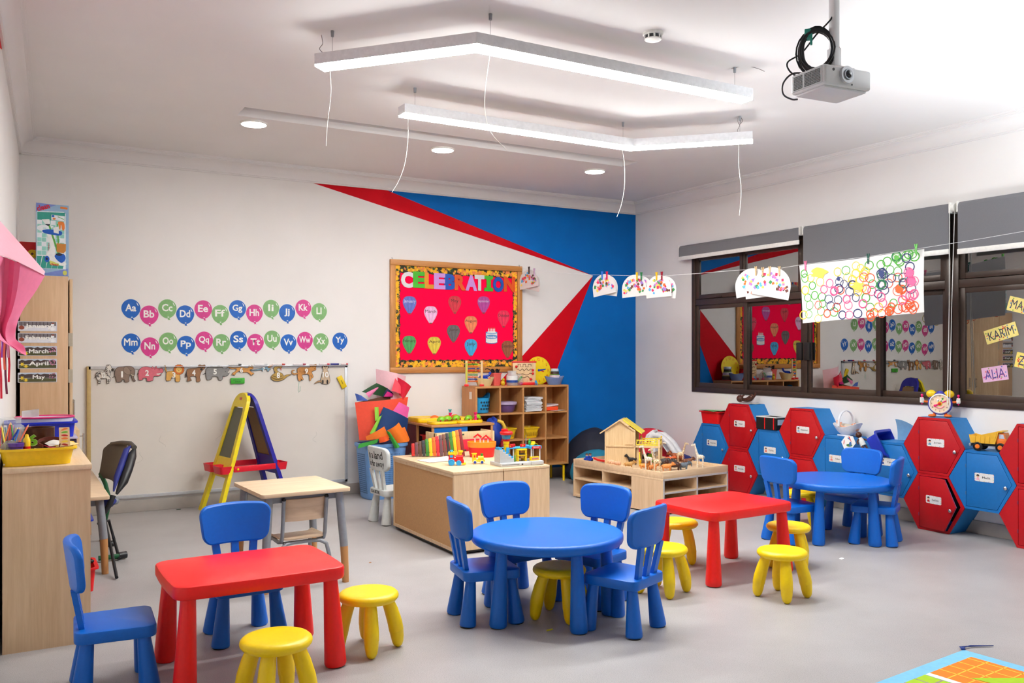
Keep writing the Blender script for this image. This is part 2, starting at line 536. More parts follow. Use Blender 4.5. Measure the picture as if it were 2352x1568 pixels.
# ================================================================ CHILDREN'S TABLES, CHAIRS, STOOLS
def cone_leg(top, bot, r0, r1, mat, parent, pad=True):
    m = MB(); T = Vector(top); B = Vector(bot)
    m.var([T, T.lerp(B, .9), T.lerp(B, .965), T.lerp(B, .992)], [r0, r0 + (r1 - r0) * .97, r1, r1 * .9], 20)
    o = m.build('leg', mat, parent)
    if pad:
        p = MB(); p.lathe([(r1 * .8, 0), (r1 * .86, .003), (r1 * .86, .010)], (B.x, B.y, 0), 18); p.build('foot_pad', BLACK, o)
    return o


def backrest_mb(wt, wbm, z0, z1, t, xf, r=.055):
    """rounded, slightly dished back panel; xf(y,z) gives its mid surface"""
    m = MB()
    def outline(ins):
        cols = []
        for k in range(25):
            a = -1 + 2 * k / 24; a = sin(a * pi / 2)
            w = wt / 2 - ins; y = a * w; rr = r - ins
            lo, hi = z0 + ins, z1 - ins
            e = abs(y) - (w - rr)
            drop = rr - sqrt(max(0, rr * rr - e * e)) if e > 0 else 0
            cols.append((y, lo + drop, hi - drop + .012 * (1 - a * a)))
        return cols
    taper = lambda z: (wbm + (wt - wbm) * (z - z0) / (z1 - z0)) / wt
    def P(y, z, dx):
        yy = y * taper(z); return (xf(yy, z) + dx, yy, z)
    e = t * .28
    O, I = outline(0), outline(e)
    def loop(cols, dx): return [P(y, lo, dx) for y, lo, hi in cols] + [P(y, hi, dx) for y, lo, hi in reversed(cols)]
    L = [loop(I, -t / 2), loop(outline(e * .3), -t / 2 + e * .4), loop(O, -t / 2 + e), loop(O, t / 2 - e), loop(outline(e * .3), t / 2 - e * .4), loop(I, t / 2)]
    m.loops(L, cap0=False, cap1=False)
    for dx, fl in ((-t / 2, False), (t / 2, True)):
        vs = []; fs = []
        for y, lo, hi in I: vs += [P(y, lo, dx), P(y, hi, dx)]
        for k in range(24):
            f = (2 * k, 2 * k + 1, 2 * k + 3, 2 * k + 2); fs.append(tuple(reversed(f)) if fl else f)
        m.add(vs, fs)
    return m


def make_chair(label, mat):
    r = thing('child_chair', label, 'chair')
    # seat: wider at the front (+x)
    out = []
    for (x, y), q in zip(rrect(.33, .34, .045, 6), range(999)): out.append((x, y * (1 + x * .22)))
    m = MB(); m.plate(out, .248, .302, .009); m.build('seat', mat, r)
    for sx in (-1, 1):
        for sy in (-1, 1):
            cone_leg((sx * .112, sy * (.118 + .012 * sx), .25), (sx * .138, sy * (.142 + .012 * sx), 0), .0275, .0455, mat, r)
    for sy in (-1, 0, 1):
        m = MB(); m.loops([[(x - .0, sy * s + d, z) for x, d in ((xx - .012, -.019), (xx + .012, -.019), (xx + .012, .019), (xx - .012, .019))] for xx, s, z in ((-.132, .082, .292), (-.165, .104, .475))])
        m.build('back_slat', mat, r)
    backrest_mb(.395, .345, .466, .668, .034, lambda y, z: -.160 - (z - .45) * .14 + 1.15 * y * y).build('backrest', mat, r)
    return r


CH = make_chair('', PBLUE)
GC = "children's blue chairs"
def chair(x, y, deg, label, first=[True]):
    if first[0]:
        first[0] = False; CH.location = (x, y, 0); CH.rotation_euler = (0, 0, radians(deg)); CH['label'] = label; CH['group'] = GC; return CH
    return dup(CH, (x, y, 0), radians(deg), label, GC)
# around the round table in the middle of the room
chair(2.33, 4.35, -10, 'blue plastic chair at the middle round table, its back towards the storage unit corner')
chair(2.725, 4.64, -84, 'blue plastic chair tucked under the middle round table in front of the beige storage units')
chair(3.055, 4.33, 197, 'blue plastic chair tucked under the middle round table in front of the animal play table')
chair(2.91, 3.815, 112, 'blue plastic chair at the middle round table, standing beside the yellow stools')
# around the round table by the lockers
chair(5.41, 4.91, -2, 'blue plastic chair between the far round table and the red table with four stools')
chair(6.16, 4.93, 186, 'blue plastic chair behind the far round table, its back to the lockers')
chair(5.94, 4.53, 119, 'blue plastic chair beside the far round table, seen edge-on before the ajar red locker')
# around the red table at the front
chair(.41, 4.285, -3, 'blue plastic chair in front of the tall maple cabinet end, facing the red table')
chair(1.075, 4.715, -87, 'blue plastic chair tucked behind the red table, between it and the school desk')

def round_table(x, y, angs, label):
    r = thing('round_table', label, 'table', (x, y, 0), 0, "children's round tables")
    m = MB(); R = .435
    m.lathe([(.0, .418), (R - .05, .418), (R - .012, .425), (R - .004, .432), (R, .442), (R, .462), (R - .003, .471), (R - .012, .478), (R - .022, .480), (R - .030, .4785), (R - .06, .4775), (.001, .4775)], seg=64)
    m.build('tabletop', PBLUE, r)
    for a in map(radians, angs):
        cone_leg((.335 * cos(a), .335 * sin(a), .42), (.362 * cos(a), .362 * sin(a), 0), .030, .049, PBLUE, r)
    return r
round_table(2.665, 4.215, (190, 266, 331, 122), 'blue plastic round table in the middle of the floor with four chairs pushed in')
round_table(5.80, 4.79, (198, 270, 342, 108), 'blue plastic round table standing close to the hexagonal lockers')

def red_table(x, y, rot, label):
    r = thing('rectangular_table', label, 'table', (x, y, 0), radians(rot), "children's red tables")
    m = MB(); m.plate(rrect(.775, .575, .058, 7, bulge=.03), .418, .480, .012); m.build('tabletop', PRED, r)
    for sx in (-1, 1):
        for sy in (-1, 1): cone_leg((sx * .325, sy * .228, .42), (sx * .345, sy * .246, 0), .033, .052, PRED, r)
    return r
red_table(1.005, 4.275, 1, 'red plastic table with two blue chairs and two yellow stools, beside the maple cabinet')
red_table(4.245, 4.455, 3, 'red plastic table with four yellow stools around it, in front of the animal play table')

def make_stool():
    r = thing('round_stool', '', 'stool')
    m = MB(); R = .152
    m.lathe([(.0, .246), (R - .03, .246), (R - .012, .250), (R - .002, .262), (R, .270), (R - .003, .281), (R - .014, .291), (R - .032, .295), (R - .06, .2935), (.001, .2925)], seg=48); m.build('seat', PYEL, r)
    for k in range(4):
        a = pi / 4 + k * pi / 2; c, s = cos(a), sin(a)
        T = Vector((.092 * c, .092 * s, .25)); B = Vector((.150 * c, .150 * s, 0))
        pts = []; rs = []
        for t, q in ((0, .030), (.25, .035), (.5, .0375), (.66, .0372), (.665, .0358), (.8, .033), (.9, .0285), (.96, .022), (.995, .011)):
            p = T.lerp(B, t) + Vector((c, s, 0)) * .012 * sin(pi * t); pts.append(p); rs.append(q)
        m = MB(); m.var(pts, rs, 18); m.build('leg', PYEL, r)
    return r
ST = make_stool(); GS = 'yellow round stools'
for i, (x, y, rot, label) in enumerate([
    (.985, 3.715, 12, 'yellow plastic stool at the long side of the red table beside the maple cabinet'),
    (1.575, 4.18, 30, 'yellow plastic stool at the short end of the red table beside the maple cabinet'),
    (4.11, 3.80, 8, 'yellow plastic stool standing free on the open floor before the red table with four stools'),
    (4.755, 4.34, 40, 'yellow plastic stool half hidden by a red table leg, facing the far round table'),
    (3.54, 4.24, 20, 'yellow plastic stool behind the scratched blue chair, at the end of the red table'),
    (4.165, 4.84, 50, 'yellow plastic stool on the far side of the red table, facing the animal play table'),
    (2.70, 4.14, 35, 'yellow plastic stool pushed fully beneath the middle round table'),
    (6.02, 5.32, 25, 'yellow plastic stool in the shade beneath the far round table by the lockers')]):
    o = ST if i == 0 else dup(ST, (0, 0, 0))
    o.location = (x, y, 0); o.rotation_euler = (0, 0, radians(rot)); o['label'] = label; o['group'] = GS

# white chair with hand lettering
WCH = make_chair('white plastic chair with black hand lettering about a land far away, beside the blue basket', pm((214, 218, 216), .45))
WCH.location = (2.955, 7.22, 0); WCH.rotation_euler = (0, 0, radians(5))
INK = pm((20, 20, 22), .6)
for s, z, wid, hgt in (('In a land', .606, .245, .068), ('far far away', .523, .26, .072)):
    o = fit_text('lettering', s, wid, hgt, INK, WCH, (0, 0, 0), bold=.008)
    for v in o.data.vertices:
        u_, v_ = v.co.x, v.co.y; y = -u_ - .012; zz = z + v_
        v.co = (-.160 - (zz - .45) * .14 + 1.15 * y * y - .0182 + v.co.z, y, zz)
text('lettering', 'IS A BOOK', .042, INK, WCH, (-.168, .02, .277), (pi / 2, 0, -pi / 2), sx=.8)
text('lettering', 'YOU', .045, INK, WCH, (.0, -.1735, .277), (pi / 2, 0, .13), sx=.9)

# ---------------------------------------------------------------- school desk and its chair
def school_desk(name, label, x, y, rot, w, d, h, legs):
    r = thing(name, label, 'desk', (x, y, 0), radians(rot))
    m = MB(); m.plate(rrect(w, d, .02, 4), h - .026, h, .004); m.build('desk_top', wood('desk_laminate', (214, 182, 146), (232, 205, 172), 'x', 5), r)
    m = MB()
    m.box((0, 0, h - .05), (w - .14, d - .14, .045)); m.build('under_frame', GREYM, r)
    for sx, sy in legs:
        m = MB(); x0, y0 = sx * (w / 2 - .06), sy * (d / 2 - .06); x1, y1 = sx * (w / 2 - .035), sy * (d / 2 - .035)
        m.cyl((x0, y0, h - .03), (x1, y1, .235), .0265, .0265, 18); lo = m.build('leg', GREYM, r)
        m = MB(); m.cyl((x1, y1, .236), (x1 + .008 * sx, y1 + .008 * sy, .0), .026, .022, 18); m.build('wooden_foot', BEECH, lo)
    return r
ALL4 = [(-1, -1), (1, -1), (1, 1), (-1, 1)]
school_desk('school_desk', 'pale laminate school desk with grey legs and wooden feet, in front of the whiteboard easel', 1.625, 5.755, 3, .585, .64, .62, ALL4)
r = thing('school_chair', 'grey tube school chair with plywood seat and back, pushed under the pale desk', 'chair', (1.63, 5.65, 0), radians(4))
r.scale = (1, 1, .985)
PLY = wood('chair_plywood', (205, 172, 140), (224, 194, 162), 'x', 6)
m = MB(); m.plate(rrect(.30, .29, .05, 5), .305, .317, .003)
m.v = [(x, y, z + .9 * max(0, -abs(y) + .0) + .35 * x * x - (.02 if y > .11 else 0)) for x, y, z in m.v]; m.build('seat', PLY, r)
m = MB(); m.sheet(lambda u, v: ((u - .5) * .27, -.135 - .02 * (1 - (2 * u - 1) ** 2) - .02 * v, .43 + .145 * v - .02 * (1 - v) * 0), 12, 4, .011); m.build('backrest', PLY, r)
for sx in (-1, 1):
    m = MB(); m.var([(sx * .142, -.165, .575), (sx * .142, -.150, .45), (sx * .142, -.135, .335), (sx * .142, -.115, .298), (sx * .142, -.06, .288), (sx * .13, .10, .29)], .0125, 12); m.build('upright', GREYM, r)
    m = MB(); m.sph((sx * .142, -.166, .578), .014, 12, 8); m.build('end_cap', BLACK, r)
    m = MB(); m.var([(sx * .06, -.12, .287), (sx * .11, -.13, .285), (sx * .15, -.14, .262), (sx * .163, -.15, .2), (sx * .185, -.18, .0)], .0125, 12); m.build('leg', GREYM, r)
    m = MB(); m.var([(sx * .13, .10, .288), (sx * .145, .14, .26), (sx * .17, .19, 0)], .0125, 12); m.build('leg', GREYM, r)
m = MB(); m.var([(-.13, -.118, .287), (.13, -.118, .287)], .0125, 12); m.build('cross_tube', GREYM, r)

# dark little table behind the storage units
r = thing('side_table', 'small dark brown table in front of the lettered white chair', 'table', (3.53, 7.32, 0))
m = MB(); m.box((0, 0, .49), (.62, .46, .06), .005); m.build('tabletop', wood('dark_stained', (58, 34, 26), (76, 48, 38), 'x'), r)
for sx in (-1, 1):
    for sy in (-1, 1): m = MB(); m.box((sx * .27, sy * .19, .23), (.05, .05, .46), .003); m.build('leg', BLACK, r)

# ---------------------------------------------------------------- play rug
r = thing('play_rug', 'light blue bordered play rug with orange and green road-map squares, on the grey floor', 'rug', (4.155, 2.655, 0), radians(5))
m = MB(); m.bx(-2.0, 0, -2.2, 0, .0, .006); m.build('border', pm((120, 186, 220), .8, bump=.3), r)
ORG = pm((240, 124, 16), .8); GRN = pm((160, 196, 24), .8); RWH = pm((232, 232, 224), .8); LIN1 = pm((250, 190, 60), .8); LIN2 = pm((150, 130, 140), .8)
def rugq(x0, x1, y0, y1, mat, line, n): 
    m = MB(); m.bx(x0, x1, y0, y1, .006, .0075); fo = m.build('field', mat, r)
    m = MB()
    k = 1
    while k * .085 < (x1 - x0): m.bx(x0 + k * .085 - .0035, x0 + k * .085 + .0035, y0, y1, .0074, .0082); k += 1
    k = 1
    while k * .085 < (y1 - y0): m.bx(x0, x1, y1 - k * .085 - .0035, y1 - k * .085 + .0035, .0074, .0082); k += 1
    m.build('grid_lines', line, fo); return fo
fo = rugq(-.45, -.075, -2.1, -.075, ORG, LIN1, 5)
m = MB(); m.plate([(-.36, -.22), (-.10, -.40), (-.30, -.66)], .0082, .0092); m.build('green_patch', GRN, fo)
m = MB(); m.bx(-.485, -.45, -2.1, -.075, .006, .0078); m.build('white_road', RWH, r)
rugq(-1.0, -.49, -2.1, -.075, GRN, LIN2, 6)
m = MB()
for k in range(7):
    a = k * .9; m.var([(-.004 + .003 * sin(a), -.002, .006), (.02 + .004 * sin(a * 2), .012 + .003 * k, .010), (.08, .006 + .004 * sin(a), .008 + .002 * cos(a)), (.15 + .006 * k, -.03 - .004 * k, .006)], .0022, 5)
m.sph((.0, .004, .01), (.012, .012, .008), 10, 6)
m.build('loose_fringe', pm((40, 60, 130), .8), r)
# scraps on the floor
def scrap(px, py, w, h, rot, c, label):
    p = hz(px, py); m = MB()
    m.plate([(-w / 2, -h / 2), (w * .4, -h / 2.4), (w / 2, h / 2.2), (-w * .3, h / 2)], .0, .003)
    tag(m.build('paper_scrap', pm(c, .7), None, (p.x, p.y, .0005), (0, 0, rot)), label, 'scrap', 'litter on the floor')
scrap(1933, 1283, .05, .025, .3, (250, 250, 250), 'white paper scrap on the floor before the far round table')
scrap(1262, 1447, .05, .014, .1, (220, 220, 40), 'yellow sliver lying on the floor before the middle round table')
scrap(850, 1292, .02, .014, 0, (180, 130, 90), 'tiny brown crumb on open floor near the desk chair')
scrap(410, 1170, .045, .012, 0, (30, 60, 40), 'dark green sliver on the floor against the skirting')
# ================================================================ BACK WALL DISPLAYS
def spline(pts, n=4):
    out = []; N = len(pts)
    for i in range(N):
        p0, p1, p2, p3 = (Vector(pts[(i + k - 1) % N]) for k in range(4))
        for k in range(n):
            t = k / n
            out.append(tuple(.5 * ((2 * p1) + (p2 - p0) * t + (2 * p0 - 5 * p1 + 4 * p2 - p3) * t * t + (3 * p1 - p0 - 3 * p2 + p3) * t ** 3)))
    return out
def ell(cx, cy, rx, ry, n=18): return [(cx + rx * cos(2 * pi * k / n), cy + ry * sin(2 * pi * k / n)) for k in range(n)]

# ---------------------------------------------------------------- alphabet balloons
LB = {'blue': (14, 98, 190), 'pink': (214, 58, 140), 'green': (128, 180, 112)}
ROWS = [('Aa Bb Cc Dd Ee Ff Gg Hh Ii Jj Kk Ll', [(382, 183), (541, 238), (700, 183), (855, 235), (1012, 190), (1160, 230), (1311, 187), (1458, 225), (1603, 183), (1743, 220), (1884, 180), (2022, 210)]),
        ('Mm Nn Oo Pp Qq Rr Ss Tt Uu Vv Ww Xx Yy', [(383, 482), (548, 515), (706, 472), (862, 500), (1020, 462), (1170, 483), (1319, 455), (1467, 480), (1612, 450), (1754, 482), (1898, 460), (2037, 472), (2203, 465)])]
LW = pm((245, 243, 238), .5); SHN = pm((250, 250, 250), .4)
for names, pos in ROWS:
    for i, (nm, (zx, zy)) in enumerate(zip(names.split(), pos)):
        col = ('blue', 'pink', 'green')[i % 3]
        p = wa(200 + zx * .26361, 660 + zy * .26361)
        r = thing('letter_balloon', '%s paper balloon lettered %s stuck on the wall above the whiteboard' % (col, nm), 'wall decoration', p, rot=RA, group='alphabet balloons on the back wall')
        M_ = pm(LB[col], .35, var=.08, scale=30)
        tl = .14 if i % 2 == 0 else .05
        body = [(.083 * sin(a) * (1 - .07 * (cos(a) < 0) * (-cos(a))), .088 * cos(a) - (.012 if cos(a) < -.5 else 0) * (-cos(a) - .5)) for a in [2 * pi * k / 32 for k in range(32)]]
        m = MB(); m.plate(body[::-1], .0006, .0022); m.plate([(-.006 + tl * .06, -.088), (.007 + tl * .06, -.088), (.014 + tl * .1, -.112), (.004 + tl * .08, -.107), (-.006 + tl * .1, -.112)][::-1], .0006, .002); m.build('balloon_shape', M_, r)
        fit_text('lettering', nm, (.118 if nm[0] in 'MW' else .095) if nm not in ('Ii', 'Ll', 'Jj') else .055, .070 if nm[1] not in 'gjpqy' else .082, LW, r, (-.002, .008 if nm[1] not in 'gjpqy' else .002, .0030), bold=.025)
        m = MB(); m.plate(spline([(.048, .060), (.058, .046), (.066, .026), (.060, .028), (.052, .044)], 2), .0022, .0027); m.plate(ell(.0 + tl * .06, -.082, .008, .004), .0022, .0027); m.build('shine_print', SHN, r)

# ---------------------------------------------------------------- whiteboard
tl_, tr_ = wa(203, 842, 8.83), wa(799, 836, 8.83)
WBX0, WBX1, WBT, WBB = tl_.x, tr_.x, 1.372, .135
WBF = pm((206, 208, 212), .35, .3); WBS = pm((226, 219, 210), .28, var=.02, scale=4)
r = thing('whiteboard', 'large scuffed whiteboard in a thin aluminium frame under the balloon alphabet', 'whiteboard', ((WBX0 + WBX1) / 2, YB, 0))
hw = (WBX1 - WBX0) / 2
m = MB(); m.bx(-hw + .01, hw - .01, -.024, -.004, WBB + .01, WBT - .01); m.build('writing_surface', WBS, r)
m = MB(); m.bx(-hw, hw, -.034, 0, WBT - .032, WBT, .003); m.bx(-hw, hw, -.034, 0, WBB, WBB + .03, .003); m.bx(hw - .03, hw, -.034, 0, WBB, WBT, .003); m.build('frame', WBF, r)
m = MB(); m.bx(-hw - .012, -hw + .022, -.034, 0, WBB, WBT, .003); m.build('side_edge', pm((196, 168, 110), .5), r)
m = MB(); m.bx(-hw * .5, hw * 1.0, -.060, -.034, WBT - .012, WBT - .006, .002); m.build('pen_rail', WBF, r)
for q in range(6):
    m = MB(); x = rnd.uniform(-hw * .8, hw * .85); z = rnd.uniform(.35, 1.05)
    m.var([(x + .05 * sin(k * .9 + q) * k / 6, -.0245, z - .018 * k) for k in range(7)], .0012, 4)
    m.build('faint_scribble', pm((196, 190, 182), .6), r)
m = MB(); m.var([(.72 - .0, -.0245, 1.20), (.715, -.0245, 1.16), (.708, -.0245, 1.11), (.715, -.0245, 1.09), (.728, -.0245, 1.105), (.73, -.0245, 1.15)], .004, 4)
m.build('green_smear', pm((190, 210, 195), .6), r)
YW = YB - .0345
def board_eraser(px, py, rot, c, label, txt):
    p = wa(px, py, YB - .024)
    r = thing('board_eraser', label, 'eraser', p, rot=(pi / 2, 0, 0))
    M = Matrix.Rotation(rot, 4, 'Z')
    m = MB(); m.M = M; m.box((0, 0, .016), (.135, .058, .020), .006); m.build('eraser_shell', pm(c, .5), r)
    m = MB(); m.M = M; m.box((0, 0, .003), (.130, .054, .007), .002); m.build('felt_pad', pm((70, 66, 60), .9), r)
    q = text('print', txt, .017, pm((20, 30, 18), .6), r, (0, 0, .0265), (0, 0, rot)); return r
board_eraser(545, 874, 0, (66, 178, 48), 'green whiteboard eraser stuck below the running lioness cutout', 'MAGNETIC\nERASER')
board_eraser(784, 877, radians(-63), (230, 196, 20), 'yellow whiteboard eraser tilted near the corner of the whiteboard', 'eraser')
PENS = [(540, 835.5, .12, (220, 215, 215), (60, 60, 60)), (599, 835, .13, (235, 232, 232), (200, 200, 200)), (640, 834.5, .13, (236, 228, 226), (190, 60, 50)), (688, 834.5, .13, (236, 226, 226), (180, 60, 80)), (745, 834, .11, (236, 226, 226), (190, 40, 60)), (769, 834, .09, (50, 50, 140), (40, 40, 120)), (791, 834, .075, (240, 220, 220), (200, 60, 60))]
for i, (px, py, L_, c1, c2) in enumerate(PENS):
    p = wa(px, py, YB - .047)
    lab = ['thin white marker with a dark tip on the board top, above the rhino and lioness', 'plain white marker on the board top above the lizard cutout', 'white marker with red cap on the board top above the snake', 'white marker with dull pink cap on the board top before the leopard', 'white marker with red tip on the board top above the meerkat', 'dark blue marker on the top edge of the whiteboard', 'short white marker with red ring at the far end of the board top'][i]
    r = thing('board_marker', lab, 'marker', (p.x, p.y, WBT + .006), 0, 'markers on top of the whiteboard')
    m = MB(); m.cyl((-L_ / 2, 0, 0), (L_ * .25, 0, 0), .0085, seg=10); m.build('barrel', pm(c1, .4), r)
    m = MB(); m.cyl((L_ * .25, 0, 0), (L_ / 2, 0, 0), .0095, .008, 10); m.build('cap', pm(c2, .4), r)

# ---------------------------------------------------------------- numbered animal cutouts
OUT = pm((52, 36, 30), .6)
def cutout(label, ox, oy, s, pieces, num, npos, nsize, first):
    """pieces are (colour, outline in crop pixels, outline width); crop pixels sit at ox + s*x on the photo's wall plane"""
    yy = YB - .036
    def W(x, y): p = wa(ox + s * x, oy + s * y, yy); return p
    o0 = W(*first)
    r = thing('animal_cutout', label, 'wall decoration', o0, rot=RA, group='numbered animal cutouts on the whiteboard')
    def L(x, y): p = W(x, y); return (p.x - o0.x, p.z - o0.z)
    cols = []; m = MB(); z = .0
    for k, (c, pts, ow) in enumerate(pieces):
        P = [L(*q) for q in pts]
        if poly_area(P) < 0: P = P[::-1]
        if ow:
            m.m = 0; m.plate(off_poly(P, -.0030 * ow), z, z + .0006)
        if c not in cols: cols.append(c)
        m.m = 1 + cols.index(c); m.plate(P, z + .0001, z + .0010); z += .0007
    m.build('animal_shape', [OUT] + [pm(c, .6, var=.08) for c in cols], r)
    x, y = L(*npos); h = nsize
    fit_text('number', num, h * (.58 if len(num) == 1 else 1.15) * (.5 if num == '1' else 1), h, LW, r, (x, y, z + .002), bold=.03)
    return r
S1, X1, Y1 = .13605, 200, 820
ZW, BK = (232, 226, 216), (40, 34, 32)
def bar(x0, y0, x1, y1, w): 
    d = Vector((x1 - x0, y1 - y0)); n = Vector((-d.y, d.x)).normalized() * w
    return [(x0 + n.x, y0 + n.y), (x1 + n.x, y1 + n.y), (x1 - n.x, y1 - n.y), (x0 - n.x, y0 - n.y)]
zebra = [(ZW, spline([(150, 300), (165, 262), (210, 245), (260, 255), (300, 245), (315, 190), (330, 135), (375, 128), (400, 145), (412, 185), (455, 195), (455, 232), (400, 230), (392, 290), (370, 335), (398, 352), (392, 400), (372, 398), (378, 372), (362, 380), (360, 435), (338, 440), (335, 360), (260, 360), (215, 352), (232, 372), (222, 425), (228, 440), (186, 440), (190, 400), (172, 370), (160, 345)], 3), 1),
         (BK, spline(ell(430, 213, 25, 22, 10), 1), 0), (BK, spline([(150, 320), (120, 352), (108, 365), (130, 350), (156, 330)], 2), 0)] + \
        [(BK, bar(a, b, c, d, 5), 0) for a, b, c, d in ((158, 275, 200, 300), (165, 262, 215, 280), (152, 300, 200, 318), (158, 325, 205, 335), (215, 250, 232, 300), (330, 150, 370, 140), (320, 175, 345, 190), (312, 205, 345, 222), (308, 232, 345, 252), (310, 262, 355, 290), (330, 300, 372, 320), (378, 215, 385, 270), (340, 385, 360, 383), (340, 410, 360, 408), (192, 385, 222, 383), (190, 410, 222, 408), (340, 437, 372, 437), (186, 438, 215, 438))]
cutout('striped zebra cutout bearing number 0 at the start of the animal row', X1, Y1, S1, zebra, '0', (275, 305), .052, (275, 300))
GE = (138, 116, 102)
ele = [(GE, spline([(470, 300), (478, 220), (520, 175), (600, 165), (680, 155), (760, 165), (800, 215), (802, 290), (785, 330), (795, 375), (812, 395), (800, 408), (770, 385), (752, 330), (750, 290), (720, 300), (705, 360), (705, 410), (640, 415), (632, 380), (585, 380), (578, 412), (505, 418), (495, 370)], 3), 1.2),
       ((150, 128, 112), spline([(618, 190), (650, 165), (690, 180), (725, 230), (720, 285), (670, 285), (625, 250)], 3), .6), ((235, 220, 190), spline([(735, 280), (770, 300), (806, 308), (770, 312), (738, 296)], 2), .4), (BK, ell(738, 228, 8, 9, 8), 0), (BK, bar(470, 322, 425, 345, 4), 0)]
cutout('brown elephant cutout bearing number 1', X1, Y1, S1, ele, '1', (588, 290), .058, (600, 290))
PK = (216, 106, 120)
hip = [(PK, spline([(865, 300), (878, 225), (930, 175), (1010, 162), (1090, 182), (1150, 178), (1200, 190), (1262, 190), (1285, 225), (1270, 262), (1225, 270), (1190, 282), (1245, 296), (1200, 318), (1140, 315), (1112, 350), (1108, 392), (1080, 394), (1065, 405), (1012, 400), (1005, 352), (940, 350), (938, 380), (878, 382), (872, 345)], 3), 1.2),
       ((250, 246, 236), spline([(1170, 280), (1215, 275), (1252, 270), (1220, 294), (1180, 292)], 2), .3), (BK, ell(1143, 200, 6, 8, 8), 0), (BK, ell(1217, 212, 6, 8, 8), 0), (PK, ell(1104, 176, 12, 16, 10), .8), (PK, ell(1164, 170, 11, 15, 10), .8), (BK, bar(868, 272, 842, 288, 5), 0)]
cutout('pink hippopotamus cutout bearing number 2', X1, Y1, S1, hip, '2', (1012, 265), .055, (1010, 270))
TN = (222, 168, 84)
lion = [(TN, spline([(1340, 300), (1350, 252), (1400, 238), (1470, 240), (1530, 270), (1565, 300), (1562, 405), (1495, 405), (1490, 345), (1420, 350), (1410, 390), (1345, 395), (1335, 350)], 3), 1), (TN, [(1335, 258), (1350, 240), (1330, 190), (1340, 175), (1320, 140), (1308, 142), (1326, 168), (1316, 190)], .6),
        ((216, 110, 30), spline([(1552 + (84 + 6 * (k % 2)) * cos(2 * pi * k / 24), 208 + (80 + 6 * (k % 2)) * sin(2 * pi * k / 24)) for k in range(24)], 1), .8), ((236, 190, 100), ell(1550, 212, 52, 52), .5), (BK, ell(1530, 204, 6, 5, 8), 0), (BK, ell(1572, 204, 6, 5, 8), 0), (BK, ell(1548, 222, 9, 6, 8), 0)]
cutout('orange-maned lion cutout bearing number 3', X1, Y1, S1, lion, '3', (1462, 300), .055, (1460, 290))
HB = (150, 106, 70)
hy = [(HB, spline([(1680, 270), (1700, 205), (1780, 192), (1850, 185), (1885, 165), (1880, 140), (1905, 128), (1940, 140), (1985, 130), (1995, 165), (1970, 200), (1935, 235), (1910, 290), (1900, 340), (1908, 400), (1850, 412), (1842, 330), (1770, 318), (1735, 345), (1760, 390), (1720, 395), (1722, 405), (1690, 400), (1700, 350)], 3), 1), ((60, 40, 34), spline([(1682, 250), (1658, 290), (1665, 345), (1680, 320)], 3), 0), (BK, ell(1930, 205, 22, 20, 12), 0), (BK, ell(1905, 175, 7, 5, 8), 0), (BK, ell(1952, 175, 7, 5, 8), 0)]
cutout('brown hyena cutout bearing number 4', X1, Y1, S1, hy, '4', (1800, 262), .056, (1800, 270))
GR = (140, 138, 136)
rh = [(GR, spline([(2005, 270), (2020, 195), (2080, 155), (2160, 160), (2230, 150), (2280, 170), (2300, 195), (2350, 190), (2385, 170), (2395, 215), (2372, 260), (2398, 262), (2378, 300), (2330, 322), (2290, 318), (2275, 380), (2225, 382), (2205, 330), (2110, 325), (2105, 360), (2068, 378), (2025, 375), (2012, 320)], 3), 1.2), (ZW, spline([(2372, 262), (2392, 235), (2396, 265)], 2), .4), (BK, ell(2335, 240, 7, 5, 8), 0), (BK, bar(2008, 268, 1952, 292, 5), 0)]
cutout('grey rhinoceros cutout bearing number 5', X1, Y1, S1, rh, '5', (2160, 245), .055, (2160, 260))
S2, X2, Y2_ = .13605, 500, 820
CT = (214, 150, 76)
ch = [(CT, spline([(185, 165), (250, 180), (320, 178), (400, 168), (470, 185), (520, 178), (525, 145), (555, 150), (580, 138), (596, 175), (590, 200), (555, 205), (540, 225), (575, 255), (608, 268), (605, 285), (580, 285), (580, 305), (560, 300), (510, 255), (440, 255), (370, 235), (310, 265), (290, 300), (270, 300), (262, 292), (240, 300), (262, 262), (305, 235), (318, 195), (250, 196), (190, 178)], 3), .9), (BK, ell(570, 180, 5, 4, 8), 0)]
cutout('running lioness cutout bearing number 6', X2, Y2_, S2, ch, '6', (402, 218), .052, (400, 220))
lz = [((128, 164, 180), spline([(565, 218), (640, 210), (730, 195), (760, 172), (820, 168), (855, 160), (888, 160), (880, 185), (895, 205), (870, 205), (862, 235), (840, 235), (830, 205), (780, 208), (765, 235), (750, 232), (745, 212), (650, 224), (570, 224)], 3), .8), ((226, 150, 70), spline([(850, 165), (870, 140), (930, 135), (930, 150), (890, 172), (862, 180)], 3), .6)]
cutout('small blue and orange lizard cutout bearing number 7', X2, Y2_, S2, lz, '7', (778, 205), .042, (780, 205))
SN = (188, 152, 74)
sn = [(SN, spline([(905, 360), (915, 310), (950, 280), (975, 265), (955, 225), (955, 180), (985, 145), (1040, 135), (1085, 150), (1075, 180), (1040, 178), (1005, 190), (1000, 225), (1030, 250), (1090, 280), (1115, 318), (1160, 300), (1240, 290), (1180, 320), (1120, 370), (1040, 400), (960, 398)], 3), 1), ((110, 84, 40), spline([(915, 335), (1000, 372), (1100, 345), (1100, 355), (1000, 386), (915, 350)], 2), 0), ((110, 84, 40), spline([(930, 308), (1000, 330), (1085, 310), (1085, 320), (1000, 342), (930, 320)], 2), 0), ((200, 40, 40), bar(1060, 180, 1072, 222, 5), 0)]
cutout('coiled snake cutout bearing number 8', X2, Y2_, S2, sn, '8', (1022, 305), .058, (1010, 300))
